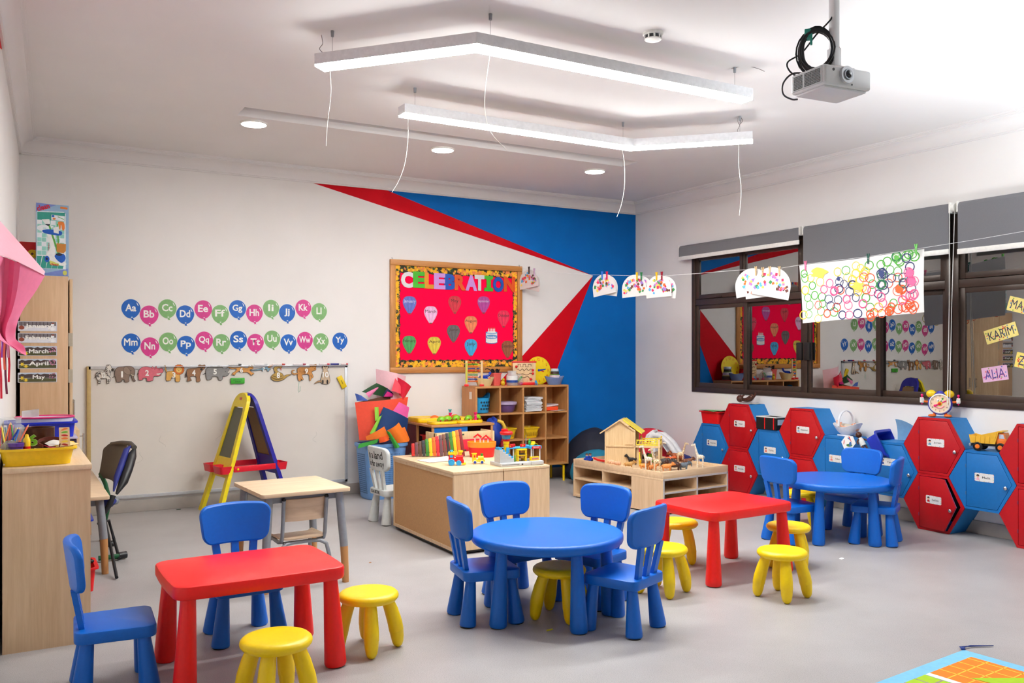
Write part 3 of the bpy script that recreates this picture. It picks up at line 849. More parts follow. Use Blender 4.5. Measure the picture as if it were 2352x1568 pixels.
LP = (206, 142, 72)
leo = [(LP, spline([(1350, 260), (1345, 205), (1380, 175), (1450, 172), (1530, 178), (1568, 165), (1552, 135), (1575, 130), (1620, 130), (1660, 122), (1668, 145), (1655, 170), (1658, 210), (1620, 225), (1585, 250), (1600, 290), (1612, 330), (1590, 355), (1575, 350), (1585, 320), (1570, 305), (1575, 380), (1550, 388), (1540, 295), (1450, 290), (1420, 310), (1445, 375), (1420, 380), (1400, 350), (1405, 392), (1370, 395), (1350, 340)], 3), 1), (LP, [(1350, 262), (1300, 278), (1262, 262), (1262, 235), (1295, 225), (1298, 216), (1258, 218), (1246, 245), (1255, 280), (1300, 298), (1355, 285)], .7)] + \
      [((90, 56, 34), ell(1370 + 22 * (k % 8) + 8 * (k // 8 % 2), 195 + 24 * (k // 8), 6, 5, 7), 0) for k in range(32)] + [(BK, ell(1595, 168, 5, 5, 8), 0), (BK, ell(1630, 166, 5, 5, 8), 0), (BK, ell(1622, 195, 9, 6, 8), 0)]
cutout('spotted leopard cutout bearing number 9', X2, Y2_, S2, leo, '9', (1485, 235), .056, (1480, 240))
MK = (206, 180, 150)
mk = [(MK, spline([(1745, 400), (1760, 300), (1785, 220), (1775, 190), (1762, 160), (1790, 132), (1825, 130), (1860, 145), (1868, 175), (1845, 205), (1870, 260), (1885, 330), (1896, 400), (1870, 445), (1770, 445)], 3), 1), ((176, 134, 90), spline([(1745, 395), (1690, 402), (1632, 445), (1690, 425), (1745, 418)], 3), .8), (BK, ell(1802, 160, 9, 9, 10), 0), (BK, ell(1832, 160, 9, 9, 10), 0), (BK, ell(1815, 184, 7, 6, 8), 0), (BK, ell(1768, 170, 8, 12, 8), 0), (BK, ell(1864, 168, 7, 11, 8), 0), (BK, ell(1772, 415, 14, 38, 10), 0), (BK, ell(1850, 415, 14, 38, 10), 0)]
cutout('standing meerkat cutout bearing number 10 at the end of the animal row', X2, Y2_, S2, mk, '10', (1818, 296), .058, (1815, 300))

# ---------------------------------------------------------------- celebration board
BTL, BTR, BBL = wa(896, 594, YB - .02), wa(1199, 612.5, YB - .02), wa(895, 857, YB - .02)
bx0, bx1 = BTL.x, BTR.x; bz1 = (BTL.z + BTR.z) / 2; bz0 = BBL.z
bw, bh = bx1 - bx0, bz1 - bz0
r = BB = thing('notice_board', 'bright red notice board in a wooden frame with autumn leaf border', 'notice board', ((bx0 + bx1) / 2, YB, (bz0 + bz1) / 2), rot=RA)
FW = .062
OAK = wood('oak_frame', (176, 112, 50), (204, 142, 74), 'x', 7); OAKV = wood('oak_frame_upright', (176, 112, 50), (204, 142, 74), 'y', 7)
m = MB(); m.box((0, bh / 2 - FW / 2, .016), (bw, FW, .03), .004); m.build('frame_rail', OAK, r)
m = MB(); m.box((0, -bh / 2 + FW / 2, .016), (bw, FW, .03), .004); m.build('frame_rail', OAK, r)
m = MB(); m.box((-bw / 2 + FW / 2, 0, .016), (FW, bh - 2 * FW, .029), .004); m.build('frame_stile', OAKV, r)
m = MB(); m.box((bw / 2 - FW / 2, 0, .016), (FW, bh - 2 * FW, .029), .004); m.build('frame_stile', OAKV, r)
m = MB(); m.box((0, 0, .006), (bw - .08, bh - .08, .010)); m.build('red_backing', pm((255, 0, 66), .8, var=.02, spec=.1), r)
iw, ih = bw / 2 - FW, bh / 2 - FW
m = MB(); BWD = .082
def scallop(n, L, w, sgn):
    pts = [(0, 0), (L, 0)]
    for k in range(n * 6, -1, -1):
        t = k / (n * 6); pts.append((t * L, w - .010 * abs(sin(t * n * pi)) * 1.0 + .004))
    return pts
def strip(M, L, w):
    m.m = 0; P = scallop(max(3, int(L / .09)), L, w, 1)
    if poly_area(P) < 0: P = P[::-1]
    m.plate(P, .011, .0125, M=M)
    k = 0
    for q in range(int(L * 130)):
        cx, cy = rnd.uniform(.01, L - .01), rnd.uniform(.006, w - .022); R_ = rnd.uniform(.018, .034); a0 = rnd.uniform(0, 6.28)
        m.m = rnd.choices([1, 2, 3, 4], [6, 2.2, 1.6, 1.2])[0]
        pts = []
        for s_ in range(14):
            a = a0 + 2 * pi * s_ / 14; rr = R_ * (1.0 if s_ % 2 == 0 else .52) * (1.15 if s_ in (0, 4, 10) else .85)
            x, y = cx + rr * cos(a), cy + rr * sin(a); pts.append((min(max(x, .001), L - .001), min(max(y, .001), w - .004)))
        z = .0126 + q * 4e-6
        o = len(m.v); m.add([(cx, cy, z + .0003)] + [(x, y, z) for x, y in pts], [(0, 1 + s_, 1 + (s_ + 1) % 14) for s_ in range(14)], M)
T = Matrix.Translation
strip(T((-iw, -ih, 0)), 2 * iw, BWD)
strip(T((iw, ih, 0)) @ Matrix.Rotation(pi, 4, 'Z'), 2 * iw, BWD)
strip(T((iw, -ih, .0002)) @ Matrix.Rotation(pi / 2, 4, 'Z'), 2 * ih, BWD * .72)
strip(T((-iw, ih, .0002)) @ Matrix.Rotation(-pi / 2, 4, 'Z'), 2 * ih, BWD * .72)
m.build('leaf_border', [pm((32, 40, 14), .7), pm((246, 186, 24), .7), pm((232, 132, 70), .7), pm((40, 64, 26), .7), pm((226, 150, 20), .7)], r)
m = MB()
for sx in (-1, 1): m.var([(sx * (bw / 2 - .03), bh / 2 - .002, .01), (sx * (bw / 2 - .03) - .008, bh / 2 + .018, .008), (sx * (bw / 2 - .03) + .008, bh / 2 + .018, .008), (sx * (bw / 2 - .03), bh / 2 - .002, .01)], .002, 6)
m.build('hanging_hook', GREYM, r)
GLIT = {'silver': (214, 212, 214), 'green': (62, 176, 30), 'gold': (214, 142, 16), 'lilac': (206, 150, 222), 'blue': (8, 80, 176), 'orange': (222, 84, 14)}
letters = [('C', 332, 385, 'silver'), ('E', 527, 385, 'green'), ('L', 707, 400, 'gold'), ('E', 877, 410, 'lilac'), ('B', 1053, 420, 'blue'), ('R', 1225, 432, 'orange'), ('A', 1412, 438, 'lilac'), ('T', 1550, 437, 'silver'), ('I', 1705, 448, 'green'), ('O', 1867, 465, 'blue'), ('N', 2055, 460, 'orange')]
for ch_, zx, zy, c in letters:
    p = wa(890 + zx * .13605, 590 + zy * .13605, YB - .012)
    w_ = {'I': .115, 'T': .125, 'L': .128}.get(ch_, .142) * (1.06 if ch_ in 'ACN' else 1)
    o = text('foam_letter', ch_, 1.0, pm(GLIT[c], .45, .15, var=.22, scale=420), None, (p.x, YB - .0135 - .0016 * (letters.index((ch_, zx, zy, c)) % 2), p.z), RA, .02, .06)
    if ch_ == 'I':
        m = MB(); m.plate([(-.5, -.5), (.5, -.5), (.5, -.30), (.24, -.26), (.24, .26), (.5, .30), (.5, .5), (-.5, .5), (-.5, .30), (-.24, .26), (-.24, -.26), (-.5, -.30)], 0, .02)
        me = o.data; n_ = m.build('foam_letter', me.materials[0], None, o.location, RA); bpy.data.objects.remove(o); o = n_
    V = o.data.vertices
    x0, x1, y0, y1 = min(v.co.x for v in V), max(v.co.x for v in V), min(v.co.y for v in V), max(v.co.y for v in V)
    for v in V: v.co.x = ((v.co.x - x0) / (x1 - x0) - .5) * w_; v.co.y = ((v.co.y - y0) / (y1 - y0) - .5) * .178; v.co.z = .005 if v.co.z > 0 else 0
    tag(o, '%s glitter letter %s of the heading on the red notice board' % (c, ch_), 'letter', 'glitter heading letters')
months = [('January', 630, 552, (92, 104, 184)), ('March', 820, 640, (226, 176, 212)), ('May', 1037, 548, (196, 46, 58)), ('September', 1297, 550, (172, 66, 146)), ('October', 1476, 675, (226, 46, 82)), ('August', 1182, 728, (222, 128, 84)), ('June', 1025, 808, (98, 92, 92)), ('February', 627, 908, (74, 154, 84)), ('April', 852, 916, (208, 186, 62)), ('July', 1182, 936, (56, 160, 206)), ('December', 1512, 950, (146, 84, 56))]
CN = ['violet blue', 'pale pink', 'dark red', 'purple', 'crimson', 'orange', 'dark grey', 'green', 'yellow', 'sky blue', 'brown']
for (nm, zx, zy, c), cn in zip(months, CN):
    p = wa(780 + zx * .25513, 560 + (zy - 6) * .25513, YB - .012)
    r = thing('month_balloon', '%s hot-air balloon cutout lettered %s on the red board' % (cn, nm), 'wall decoration', (p.x, YB - .0118, p.z), rot=RA, group='month balloons on the notice board')
    body = spline([(0, .092), (.050, .084), (.078, .048), (.079, .010), (.062, -.032), (.036, -.072), (.018, -.095), (-.018, -.095), (-.036, -.072), (-.062, -.032), (-.079, .010), (-.078, .048), (-.050, .084)], 3)
    L3 = [min(255, x * 1.05 + 5) for x in c]
    m = MB(); m.plate(body, 0, .0015); m.m = 1
    for k in (-1, 0, 1): m.plate(spline([(k * .042 - .010, .072), (k * .042 + .012, .072), (k * .050 + .012, .01), (k * .018 + .004, -.088), (k * .018 - .004, -.088), (k * .050 - .012, .01)], 3), .0015, .0019)
    m.build('balloon_shape', [pm(c, .4, var=.1, scale=25), pm(L3, .4, var=.1, scale=25)], r)
    m = MB(); m.plate([(-.017, -.093), (.017, -.093), (.014, -.108), (-.014, -.108)][::-1], 0, .0022); m.build('basket', pm((150, 60, 50), .6), r)
    fit_text('lettering', nm, min(.145, .021 * len(nm) + .03), .036 if nm[-1] != 'y' else .044, pm((210, 206, 224), .6) if nm in ('January', 'September') else pm((70, 44, 36), .6), r, (0, .034, .0026), bold=.004)
p = wa(780 + 1368 * .25513, 560 + 828 * .25513, YB - .012)
r = thing('birthday_cake_cutout', 'blue and white birthday cake cutout with candles lettered November', 'wall decoration', (p.x, YB - .0118, p.z), rot=RA)
def cakeband(y0, y1, d=.016, w=.072): return [(w * cos(a), y1 - d + d * sin(a)) for a in [pi * k / 12 for k in range(13)]] + [(w * cos(a), y0 + d * sin(a)) for a in [pi + pi * k / 12 for k in range(13)]]
m = MB(); m.plate(cakeband(-.075, .055, w=.077), 0, .001); m.m = 1; m.plate(cakeband(-.068, .052), .001, .0016); m.m = 2; m.plate(cakeband(-.02, .015), .0016, .0021); m.plate(cakeband(.034, .052, .010), .0016, .0021); m.m = 1; m.plate(ell(0, .044, .060, .011), .0021, .0025); m.build('cake_shape', [pm((70, 110, 170), .5), pm((236, 234, 230), .5), pm((96, 150, 204), .5)], r)
fit_text('lettering', 'November', .12, .026, LW, r, (0, -.012, .0028), bold=.012)
for k in range(5):
    m = MB(); x = -.04 + k * .02; m.plate([(x - .005, .045), (x + .005, .045), (x + .005, .085), (x - .005, .085)], .0024, .0034); m.m = 1; m.plate(ell(x, .093, .005, .009, 8), .0024, .0034); m.build('candle', [pm((244, 240, 236), .5), pm((226, 70, 40), .5)], r)
# ================================================================ STORAGE UNITS AND TOYS IN THE MIDDLE
CORK = pm((196, 150, 100), .75, var=.06, scale=70, bump=.2)
UH = .62
def storage(label, x0, x1, panel):
    r = thing('storage_cabinet', label, 'cabinet', (x0, 5.76, 0)); w, d = x1 - x0, 1.16
    m = MB(); m.bx(.012, w - .012, .02, d - .02, .012, .03); m.build('plinth', BLACK, r)
    m = MB(); m.bx(0, w, 0, .018, .03, UH - .022); m.build('end_panel', MAPLE, r)
    m = MB(); m.bx(0, w, d - .018, d, .03, UH - .022); m.build('end_panel', MAPLE, r)
    m = MB(); m.bx(w - .016, w, .018, d - .018, .03, UH - .022); m.build('inner_side', MAPLE, r)
    m = MB(); m.bx(0, .02, .018, d - .018, .03, .055); m.bx(0, .02, .018, d - .018, UH - .045, UH - .022); m.bx(0.004, w - .016, .018, d - .018, .03, .05); m.build('rail', MAPLE, r)
    if panel: m = MB(); m.bx(.005, .012, .018, d - .018, .055, UH - .045); m.build('back_panel', CORK, r)
    m = MB(); m.bx(-.004, w, -.004, d + .004, UH - .022, UH, .003); m.build('top_panel', wood('maple_top', (212, 178, 138), (232, 204, 166), 'y'), r)
    return r
storage('beige storage cabinet with a tan back panel, under the wooden xylophone and toy trains', 2.83, 3.247, True)
storage('beige storage cabinet under the toy airport, joined to its tan-backed neighbour', 3.255, 3.665, False)

# xylophone
XC = [(206, 44, 40), (112, 72, 78), (108, 72, 58), (62, 62, 64), (68, 140, 50), (246, 200, 18), (242, 112, 30), (216, 40, 50), (112, 76, 82), (122, 76, 60), (52, 54, 54), (64, 130, 46), (246, 196, 20), (244, 120, 30), (140, 40, 40)]
a_, b_ = hz(946, 1049, UH), hz(1068, 1049, UH)
mid_ = (a_ + b_) / 2; L_ = (b_ - a_).length
r = thing('wooden_xylophone', 'wooden xylophone of fifteen painted bars propped upright on the beige cabinet', 'xylophone', (mid_.x, mid_.y, UH), math.atan2(b_.y - a_.y, b_.x - a_.x))
for i, c in enumerate(XC):
    h = .108 + .122 * i / 14; x = -L_ / 2 + .012 + (L_ - .024) * i / 14
    M = Matrix.Translation((x, 0, .006)) @ Matrix.Rotation(radians(-3 - 5.5 * i / 14), 4, 'Y') @ Matrix.Rotation(radians(-10), 4, 'X')
    m = MB(); m.M = M; m.box((0, 0, h / 2), (.0265, .014, h), .003); bo = m.build('bar', wood('bar_%d' % i, [v * .88 for v in c], c, 'z', 8), r)
    m = MB(); m.M = M
    for z in (h * .22, h * .78): m.cyl((0, -.0072, z), (0, -.0082, z), .0022, seg=8)
    m.build('peg_hole', BLACK, bo)
m = MB(); m.var([(-L_ / 2 - .02, .02, .025), (L_ / 2 + .01, .022, .055)], .006, 8); m.build('back_rail', pm((40, 70, 50), .6), r)
m = MB(); m.var([(-L_ / 2 - .012, .032, .085), (L_ / 2 - .01, .052, .185)], .006, 8); m.build('back_rail', pm((40, 70, 50), .6), r)
for x in (-.1, .12): m = MB(); m.var([(x, .042, .14), (x, .15, .004)], .006, 8); m.build('prop_strut', TOYW, r)
# papers
p = hz(1010, 1056, UH)
r = thing('paper_sheets', 'loose white drawing sheets lying beside the xylophone', 'paper', (p.x, p.y, UH + .0005), radians(12))
for k, (x, y, a) in enumerate(((0, 0, 0), (.03, .012, .12), (-.02, -.008, -.1))):
    m = MB(); m.M = Matrix.Translation((x, y, .001 * k)) @ Matrix.Rotation(a, 4, 'Z'); m.sheet(lambda u, v: ((u - .5) * .297, (v - .5) * .21, .001 + .004 * u * u), 6, 4); m.build('sheet', PAPER, r)
m = MB(); m.var([(-.05 + .02 * k, .02 * sin(k * 1.3), .0075) for k in range(8)], .001, 4); m.build('pencil_drawing', pm((160, 110, 150), .7), r)

def wheel(m, c, rad, w, n=20):
    m.lathe([(.0, -w / 2), (rad * .8, -w / 2), (rad, -w * .3), (rad, w * .3), (rad * .8, w / 2), (rad * .78, w * .34), (rad * .3, w * .34), (rad * .28, w / 2), (.0, w / 2)], seg=n, M=Matrix.Translation(c) @ Matrix.Rotation(pi / 2, 4, 'X'))
# red toy train
p = hz(1047, 1068, UH)
r = thing('toy_train', 'red plastic toy engine with big blue wheels and a clear boiler', 'toy train', (p.x, p.y, UH), radians(-25))
m = MB(); m.box((0, 0, .042), (.115, .05, .026), .006); m.box((.052, 0, .03), (.02, .046, .03), .006); m.cyl((.0, 0, .062), (.056, 0, .062), .020, seg=18); m.build('body', TRED, r)
m = MB(); m.box((-.034, 0, .068), (.044, .05, .034), .004); m.build('cab', TRED, r)
m = MB(); m.box((-.034, 0, .092), (.054, .056, .016), .004);
for k in range(3): m.box((-.052 + .018 * k, 0, .102), (.010, .054, .010), .002)
m.build('cab_roof', TYEL, r)
m = MB(); m.box((-.034, -.0255, .072), (.026, .002, .018)); m.build('cab_window', TLBL, r)
m = MB(); m.sph((-.034, 0, .108), (.014, .014, .012), 14, 8); m.build('driver_cap', TLBL, r)
m = MB(); m.cyl((.036, 0, .08), (.036, 0, .098), .011, .013, 14); m.lathe([(.013, .098), (.022, .104), (.020, .114), (0, .114)], (.036, 0, 0), 18); m.build('funnel', TYEL, r)
m = MB(); m.plate([(.048, -.024), (.078, -.016), (.078, .016), (.048, .024)], .006, .020); m.build('cow_catcher', TYEL, r)
for x, q in ((-.034, .0255), (.022, .0205)):
    for s in (-1, 1): m = MB(); wheel(m, (x, s * .03, q), q, .014); m.build('wheel', TLBL, r)
# yellow toy train
p = hz(1099, 1065, UH)
r = thing('toy_train', 'small yellow toy engine with dark blue wheels and green funnel', 'toy train', (p.x, p.y, UH), radians(-22))
m = MB(); m.box((0, 0, .026), (.10, .036, .016), .004); m.cyl((-.004, 0, .046), (.040, 0, .046), .018, seg=16); m.build('body', TYEL, r)
m = MB(); m.box((-.034, -.015, .055), (.030, .004, .05)); m.box((-.034, .015, .055), (.030, .004, .05)); m.box((-.034, 0, .082), (.042, .042, .006), .002); m.box((-.048, 0, .055), (.004, .03, .05)); m.build('cab', TYEL, r)
m = MB(); m.box((-.032, -.0175, .062), (.012, .002, .018)); m.build('cab_window', TRED, r)
m = MB(); m.cyl((.026, 0, .06), (.026, 0, .082), .008, .011, 12); m.build('funnel', TGRN, r)
for x in (-.03, .026):
    for s in (-1, 1):
        m = MB(); wheel(m, (x, s * .021, .0155), .0155, .010); wo = m.build('wheel', pm((240, 224, 160), .5), r)
        m = MB(); m.cyl((x, s * .0262, .0155), (x, s * .0275, .0155), .0105, seg=14); m.build('hub', TBLU, wo)
# toy ark
p = hz(1113, 1050, UH)
r = thing('toy_ark', 'round red and orange toy ark with two little white houses on board', 'toy boat', (p.x, p.y + .05, UH), radians(-30))
def tub(z, f): return [(.118 * f * cos(a), .085 * f * sin(a), z) for a in [2 * pi * k / 32 for k in range(32)]]
m = MB(); m.loops([tub(0, .82), tub(.008, .86), tub(.085, .98), tub(.085, .95), tub(.02, .84)], cap0=True, cap1=True); m.build('hull', TRED, r)
m = MB(); m.loops([tub(.083, .985), tub(.098, 1.02), tub(.128, 1.04), tub(.130, 1.02), tub(.098, .95), tub(.07, .93)], cap0=False, cap1=True); m.build('deck_rim', pm((244, 140, 26), .4), r)
for x, y, s in ((-.035, .01, 1.0), (.035, -.015, .85)):
    m = MB()
    for a in (-1, 1):
        for b in (-1, 1): m.box((x + a * .022 * s, y + b * .016, .118), (.010, .008, .10 * s))
    ho = m.build('house_posts', TWHT, r)
    m = MB(); z = .118 + .05 * s; m.loops([[(x - .036 * s, yy, z), (x, yy, z + .026), (x + .036 * s, yy, z), (x + .03 * s, yy, z - .008), (x, yy, z + .014), (x - .03 * s, yy, z - .008)] for yy in (y - .03, y + .03)]); m.build('house_roof', TRED, r)
# red canvas book rack behind
r = thing('book_rack', 'red canvas book rack with a pale wooden top rail, behind the cabinets', 'book rack', (3.80, 7.50, 0))
m = MB(); m.bx(-.31, .31, 0, .03, .655, .735, .004); m.build('top_rail', TOYW, r)
for x in (-.31, .29): m = MB(); m.bx(x, x + .02, -.04, .22, .0, .735, .004); m.build('side_frame', TOYW, r)
for k in range(3):
    m = MB(); z1 = .66 - .18 * k; m.sheet(lambda u, v, z1=z1, k=k: (-.288 + .576 * u, -.002 - .05 * sin(pi * v) - .02 * k, z1 - .17 * v), 10, 6, .003); m.build('canvas_sling', pm((226, 14, 44), .8), r)
m = MB(); m.bx(-.1, .2, -.03, -.022, .40, .50, .002); m.build('blue_pocket', pm((40, 60, 130), .8), r)

# toy airport
p = hz(1197, 1062, UH)
r = thing('toy_airport', 'grey and yellow toy airport with red-topped control tower and blue deck', 'toy building', (3.45, 5.905, UH), radians(-3))
GBASE = pm((188, 190, 190), .5)
m = MB(); m.box((0, 0, .014), (.37, .20, .028), .006); m.box((.13, -.085, .018), (.11, .05, .030), .004); m.build('base', GBASE, r)
m = MB(); m.box((-.0, -.1005, .014), (.012, .002, .010)); m.box((-.10, -.101, .016), (.15, .001, .002)); m.build('base_marking', BLACK, r)
m = MB()
for k in range(5): m.box((-.165 + .024 * k, -.02, .028 + (.10 - .018 * k) / 2), (.026, .10, .10 - .018 * k))
m.build('stair_block', GBASE, r)
m = MB()
for k in range(5): m.box((-.165 + .024 * k, -.02, .028 + .10 - .018 * k + .008), (.027, .06, .018))
m.build('stair_treads', TLBL, r)
m = MB(); m.lathe([(.021, .028), (.021, .17), (.025, .172), (.025, .192)], (-.10, -.02, 0), 20); tw = m.build('tower_column', TYEL, r)
m = MB(); m.box((-.10, -.042, .12), (.022, .003, .045)); m.m = 1; m.box((-.10, -.042, .075), (.022, .003, .026)); m.build('tower_sticker', [TLBL, TRED], tw)
text('tower_sign', '0', .022, TWHT, tw, (-.10, -.0440, .075), RA)
m = MB(); m.lathe([(.028, .190), (.030, .205), (.036, .206)], (-.10, -.02, 0), 20); m.lathe([(.038, .238), (.050, .244), (.052, .258), (.040, .268), (0, .272)], (-.10, -.02, 0), 24); m.build('tower_top', TRED, r)
m = MB(); m.lathe([(.031, .205), (.040, .238)], (-.10, -.02, 0), 8); m.build('tower_windows', pm((60, 150, 190), .2), r)
m = MB(); m.box((-.115, -.02, .278), (.05, .03, .018), .006); m.build('tower_cap', TRED, r)
m = MB(); m.box((.03, .03, .13), (.24, .10, .008), .002); m.box((.135, -.01, .135), (.10, .13, .022), .003); m.build('upper_deck', TLBL, r)
for x, y in ((-.03, .06), (.10, .065), (.10, -.06), (.175, -.06), (.175, .05), (-.03, -.005)): m = MB(); m.cyl((x, y, .028), (x, y, .128), .005, seg=10); m.build('deck_post', TWHT, r)
for x, y in ((-.055, .0), (-.015, .04), (.055, .0)):
    m = MB(); m.box((x, y, .146), (.045, .012, .024), .002); so = m.build('deck_sign', TRED, r)
    m = MB(); m.plate([(x - .006, .140), (x + .006, .146), (x - .006, .152)], 0, .001, M=Matrix(((1, 0, 0, 0), (0, 0, -1, y - .006), (0, 1, 0, 0), (0, 0, 0, 1)))); m.build('arrow', TYEL, so)
m = MB(); m.box((.03, -.0, .075), (.085, .085, .012), .003); m.box((-.005, -.0, .072), (.014, .08, .088), .003); m.box((.065, 0, .072), (.014, .08, .088), .003); m.box((.03, 0, .118), (.085, .085, .012), .003); m.build('lift_frame', TYEL, r)
m = MB(); m.box((.03, -.01, .083), (.052, .07, .006)); m.build('lift_floor', DGREY, r)
m = MB(); m.box((.127, -.06, .046), (.075, .03, .034), .004); co_ = m.build('counter', TYEL, r)
m = MB(); m.box((.127, -.0755, .048), (.058, .002, .014)); m.build('counter_print', pm((200, 120, 120), .5), co_)
m = MB(); m.box((.135, -.076, .134), (.078, .003, .020)); so = m.build('shop_sign', TRED, r); text('sign_lettering', 'AIRPORT', .014, TWHT, so, (.135, -.0778, .134), RA)
m = MB(); m.sph((.105, -.02, .168), (.012, .012, .022), 10, 8); m.sph((.105, -.02, .188), (.008, .008, .010), 10, 8); m.build('green_cactus', TGRN, r)
m = MB(); m.cyl((.10, .03, .145), (.10, .03, .225), .004, .002, 8); m.build('antenna', GREYM, r)
m = MB(); m.sheet(lambda u, v: (.15 + .02 * cos(pi * u), -.04 + .05 * v, .146 + .016 * sin(pi * u)), 8, 1, .002); m.box((.165, .03, .158), (.03, .02, .024), .003); m.build('yellow_canopy', TYEL, r)
m = MB(); m.sph((-.045, -.06, .05), (.007, .007, .022), 10, 8); m.sph((-.045, -.06, .076), .006, 10, 8); m.build('green_plant', TGRN, r)

# ---------------------------------------------------------------- play unit by the wall
r = thing('play_unit', 'low play unit with beech top, dark red side and blue front panel', 'cabinet', (3.71, 8.04, 0)); w, d, h = .70, .76, .76
DR = pm((112, 12, 28), .45, var=.1)
m = MB(); m.bx(-.012, w + .012, -.012, d, h - .024, h, .003); m.build('top_panel', BEECHX, r)
m = MB(); m.bx(0, .02, .40, d - .02, 0, h - .024); m.build('side_panel', DR, r)
m = MB(); m.bx(w - .02, w, .0, d - .02, 0, h - .024); m.build('side_panel', DR, r)
m = MB(); m.bx(0, w, d - .02, d, 0, h - .024); m.build('back_panel', DR, r)
m = MB(); m.bx(.02, w - .02, .02, d - .02, .40, .42); m.bx(.02, w - .02, .02, d - .02, .0, .02); m.build('inner_shelf', DR, r)
for x, y in ((0, .38), (0, 0), (w - .022, -.002)): m = MB(); m.bx(x - .002, x + .02, y - .002, y + .02, 0, h - .024); m.build('corner_post', BEECH, r)
m = MB(); m.bx(.022, .40, .001, .014, .42, h - .024); m.build('front_panel', pm((0, 104, 190), .45), r)
m = MB(); m.bx(.022, w - .022, .001, .014, .02, .40); m.build('front_panel', pm((190, 20, 40), .45), r)
def tray(name, label, cat, loc, rotz, L, W, H, mat, group=None, lipw=.018, taper=.9, rot=None):
    r = thing(name, label, cat, loc, rotz, group, rot)
    m = MB()
    ol = lambda l, w_, z: [(x, y, z) for x, y in rrect(l, w_, min(l, w_) * .14, 4)]
    m.loops([ol(L * taper, W * taper, 0), ol(L * (taper + 1) / 2, W * (taper + 1) / 2, H * .5), ol(L, W, H - .012), ol(L + lipw * 2, W + lipw * 2, H - .010), ol(L + lipw * 2, W + lipw * 2, H), ol(L - .008, W - .008, H), ol(L * (taper + 1) / 2 - .01, W * (taper + 1) / 2 - .01, H * .5), ol(L * taper - .008, W * taper - .008, .006)])
    m.build('tray_shell', mat, r)
    return r
tray('storage_tray', 'red storage tray inside the play unit opening, its rim showing', 'tray', (3.87, 8.235, .421), 0, .26, .31, .22, TRED)
# yellow track on top with cars and peg people
r = thing('track_playset', 'bright yellow plastic track playset spread over the play unit', 'toy', (3.71, 8.04, .7605))
def trk(cx, cy, w_, d_, z0, z1, name='track_plate'):
    m = MB(); m.plate(rrect(w_, d_, .06, 6, cx, cy), z0, z1, .008); o = m.build(name, TYEL, r)
    m = MB(); m.M = Matrix.Translation((cx, cy, z1)); n = 40
    m.var([(x, y, 0) for x, y in rrect(w_ - .02, d_ - .02, .05, 6)], .008, 6, closed=True); m.build('raised_edge', TYEL, o); return o
trk(.17, .13, .30, .20, 0, .022); trk(.47, .14, .30, .22, 0, .024); trk(.14, .50, .28, .34, 0, .040); trk(.46, .50, .32, .30, 0, .030)
for x, y, z in ((.22, .42, .040), (.42, .50, .030), (.53, .56, .030)): m = MB(); m.sph((x, y, z), (.048, .040, .030), 18, 10); m.build('orange_dome', TORG, r)
for k, (x, y, z, l) in enumerate(((.15, .10, .028, 'green bug-shaped toy car at the near corner of the yellow track'), (.255, .17, .028, 'green bug-shaped toy car beside the first pink peg person'), (.365, .19, .030, 'green bug-shaped toy car in the middle of the yellow track'), (.47, .11, .030, 'green bug-shaped toy car close to the second pink peg person'), (.60, .17, .030, 'green bug-shaped toy car at the end of the track by the cubby shelf'))):
    c = thing('toy_car', l, 'toy car', (3.71 + x, 8.04 + y, .7605 + z), .1 * k, 'green toy cars on the yellow track')
    m = MB(); m.loops([[(.050 * f * cos(a), .036 * f * sin(a), zz) for a in [2 * pi * q / 22 for q in range(22)]] for f, zz in ((.96, .004), (1, .012), (.93, .026), (.74, .040), (.4, .049), (.02, .051))]); m.build('car_body', pm((126, 190, 20), .35), c)
    for sx in (-1, 1):
        for sy in (-1, 1): m = MB(); wheel(m, (sx * .026, sy * .033, .009), .0095, .008, 12); m.build('wheel', pm((150, 30, 20), .5), c)
def peg(x, y, z, mat, label):
    c = thing('peg_person', label, 'toy figure', (x, y, z), 0, 'peg people on the yellow track')
    m = MB(); m.lathe([(.016, 0), (.017, .006), (.012, .030), (.016, .044), (.010, .052), (.009, .056)], seg=18); m.build('peg_body', mat, c)
    m = MB(); m.lathe([(.0, .054), (.012, .056), (.016, .068), (.016, .076), (.021, .077), (.021, .082), (.0, .083)], seg=18); m.build('peg_head', mat, c)
peg(3.71 + .31, 8.04 + .22, .7605 + .022, TPNK, 'pink peg person standing in the middle of the yellow track')
peg(3.71 + .545, 8.04 + .10, .7605 + .028, TPNK, 'pink peg person standing at the cubby-shelf end of the yellow track')
peg(3.71 + .50, 8.04 + .62, .7605 + .030, pm((70, 170, 180), .4), 'teal peg person standing at the back of the yellow track')

# ---------------------------------------------------------------- cubby shelf
SX, SY, SW, SD, SB, ST_ = 4.45, 8.51, 1.23, .335, .195, 1.122
r = thing('cubby_shelf', 'beech cubby shelf of twelve compartments on yellow tube legs', 'shelf', (SX, SY, 0)); T_ = .02
m = MB(); m.bx(0, SW, 0, SD, ST_ - .022, ST_, .002); m.build('top_panel', BEECHX, r)
m = MB(); m.bx(0, SW, 0, SD, SB, SB + T_, .002); m.build('bottom_panel', BEECHX, r)
for x in (0, SW - .022): m = MB(); m.bx(x, x + .022, .001, SD, SB + T_, ST_ - .022); m.build('side_panel', BEECH, r)
m = MB(); m.bx(.022, SW - .022, SD - .012, SD - .002, SB + T_, ST_ - .022); m.build('back_panel', BEECH, r)
cw = (SW - .022) / 4; chh = (ST_ - .022 - SB) / 3
for k in (1, 2, 3): m = MB(); m.bx(k * cw, k * cw + T_, .002, SD - .012, SB + T_, ST_ - .022); m.build('divider', BEECH, r)
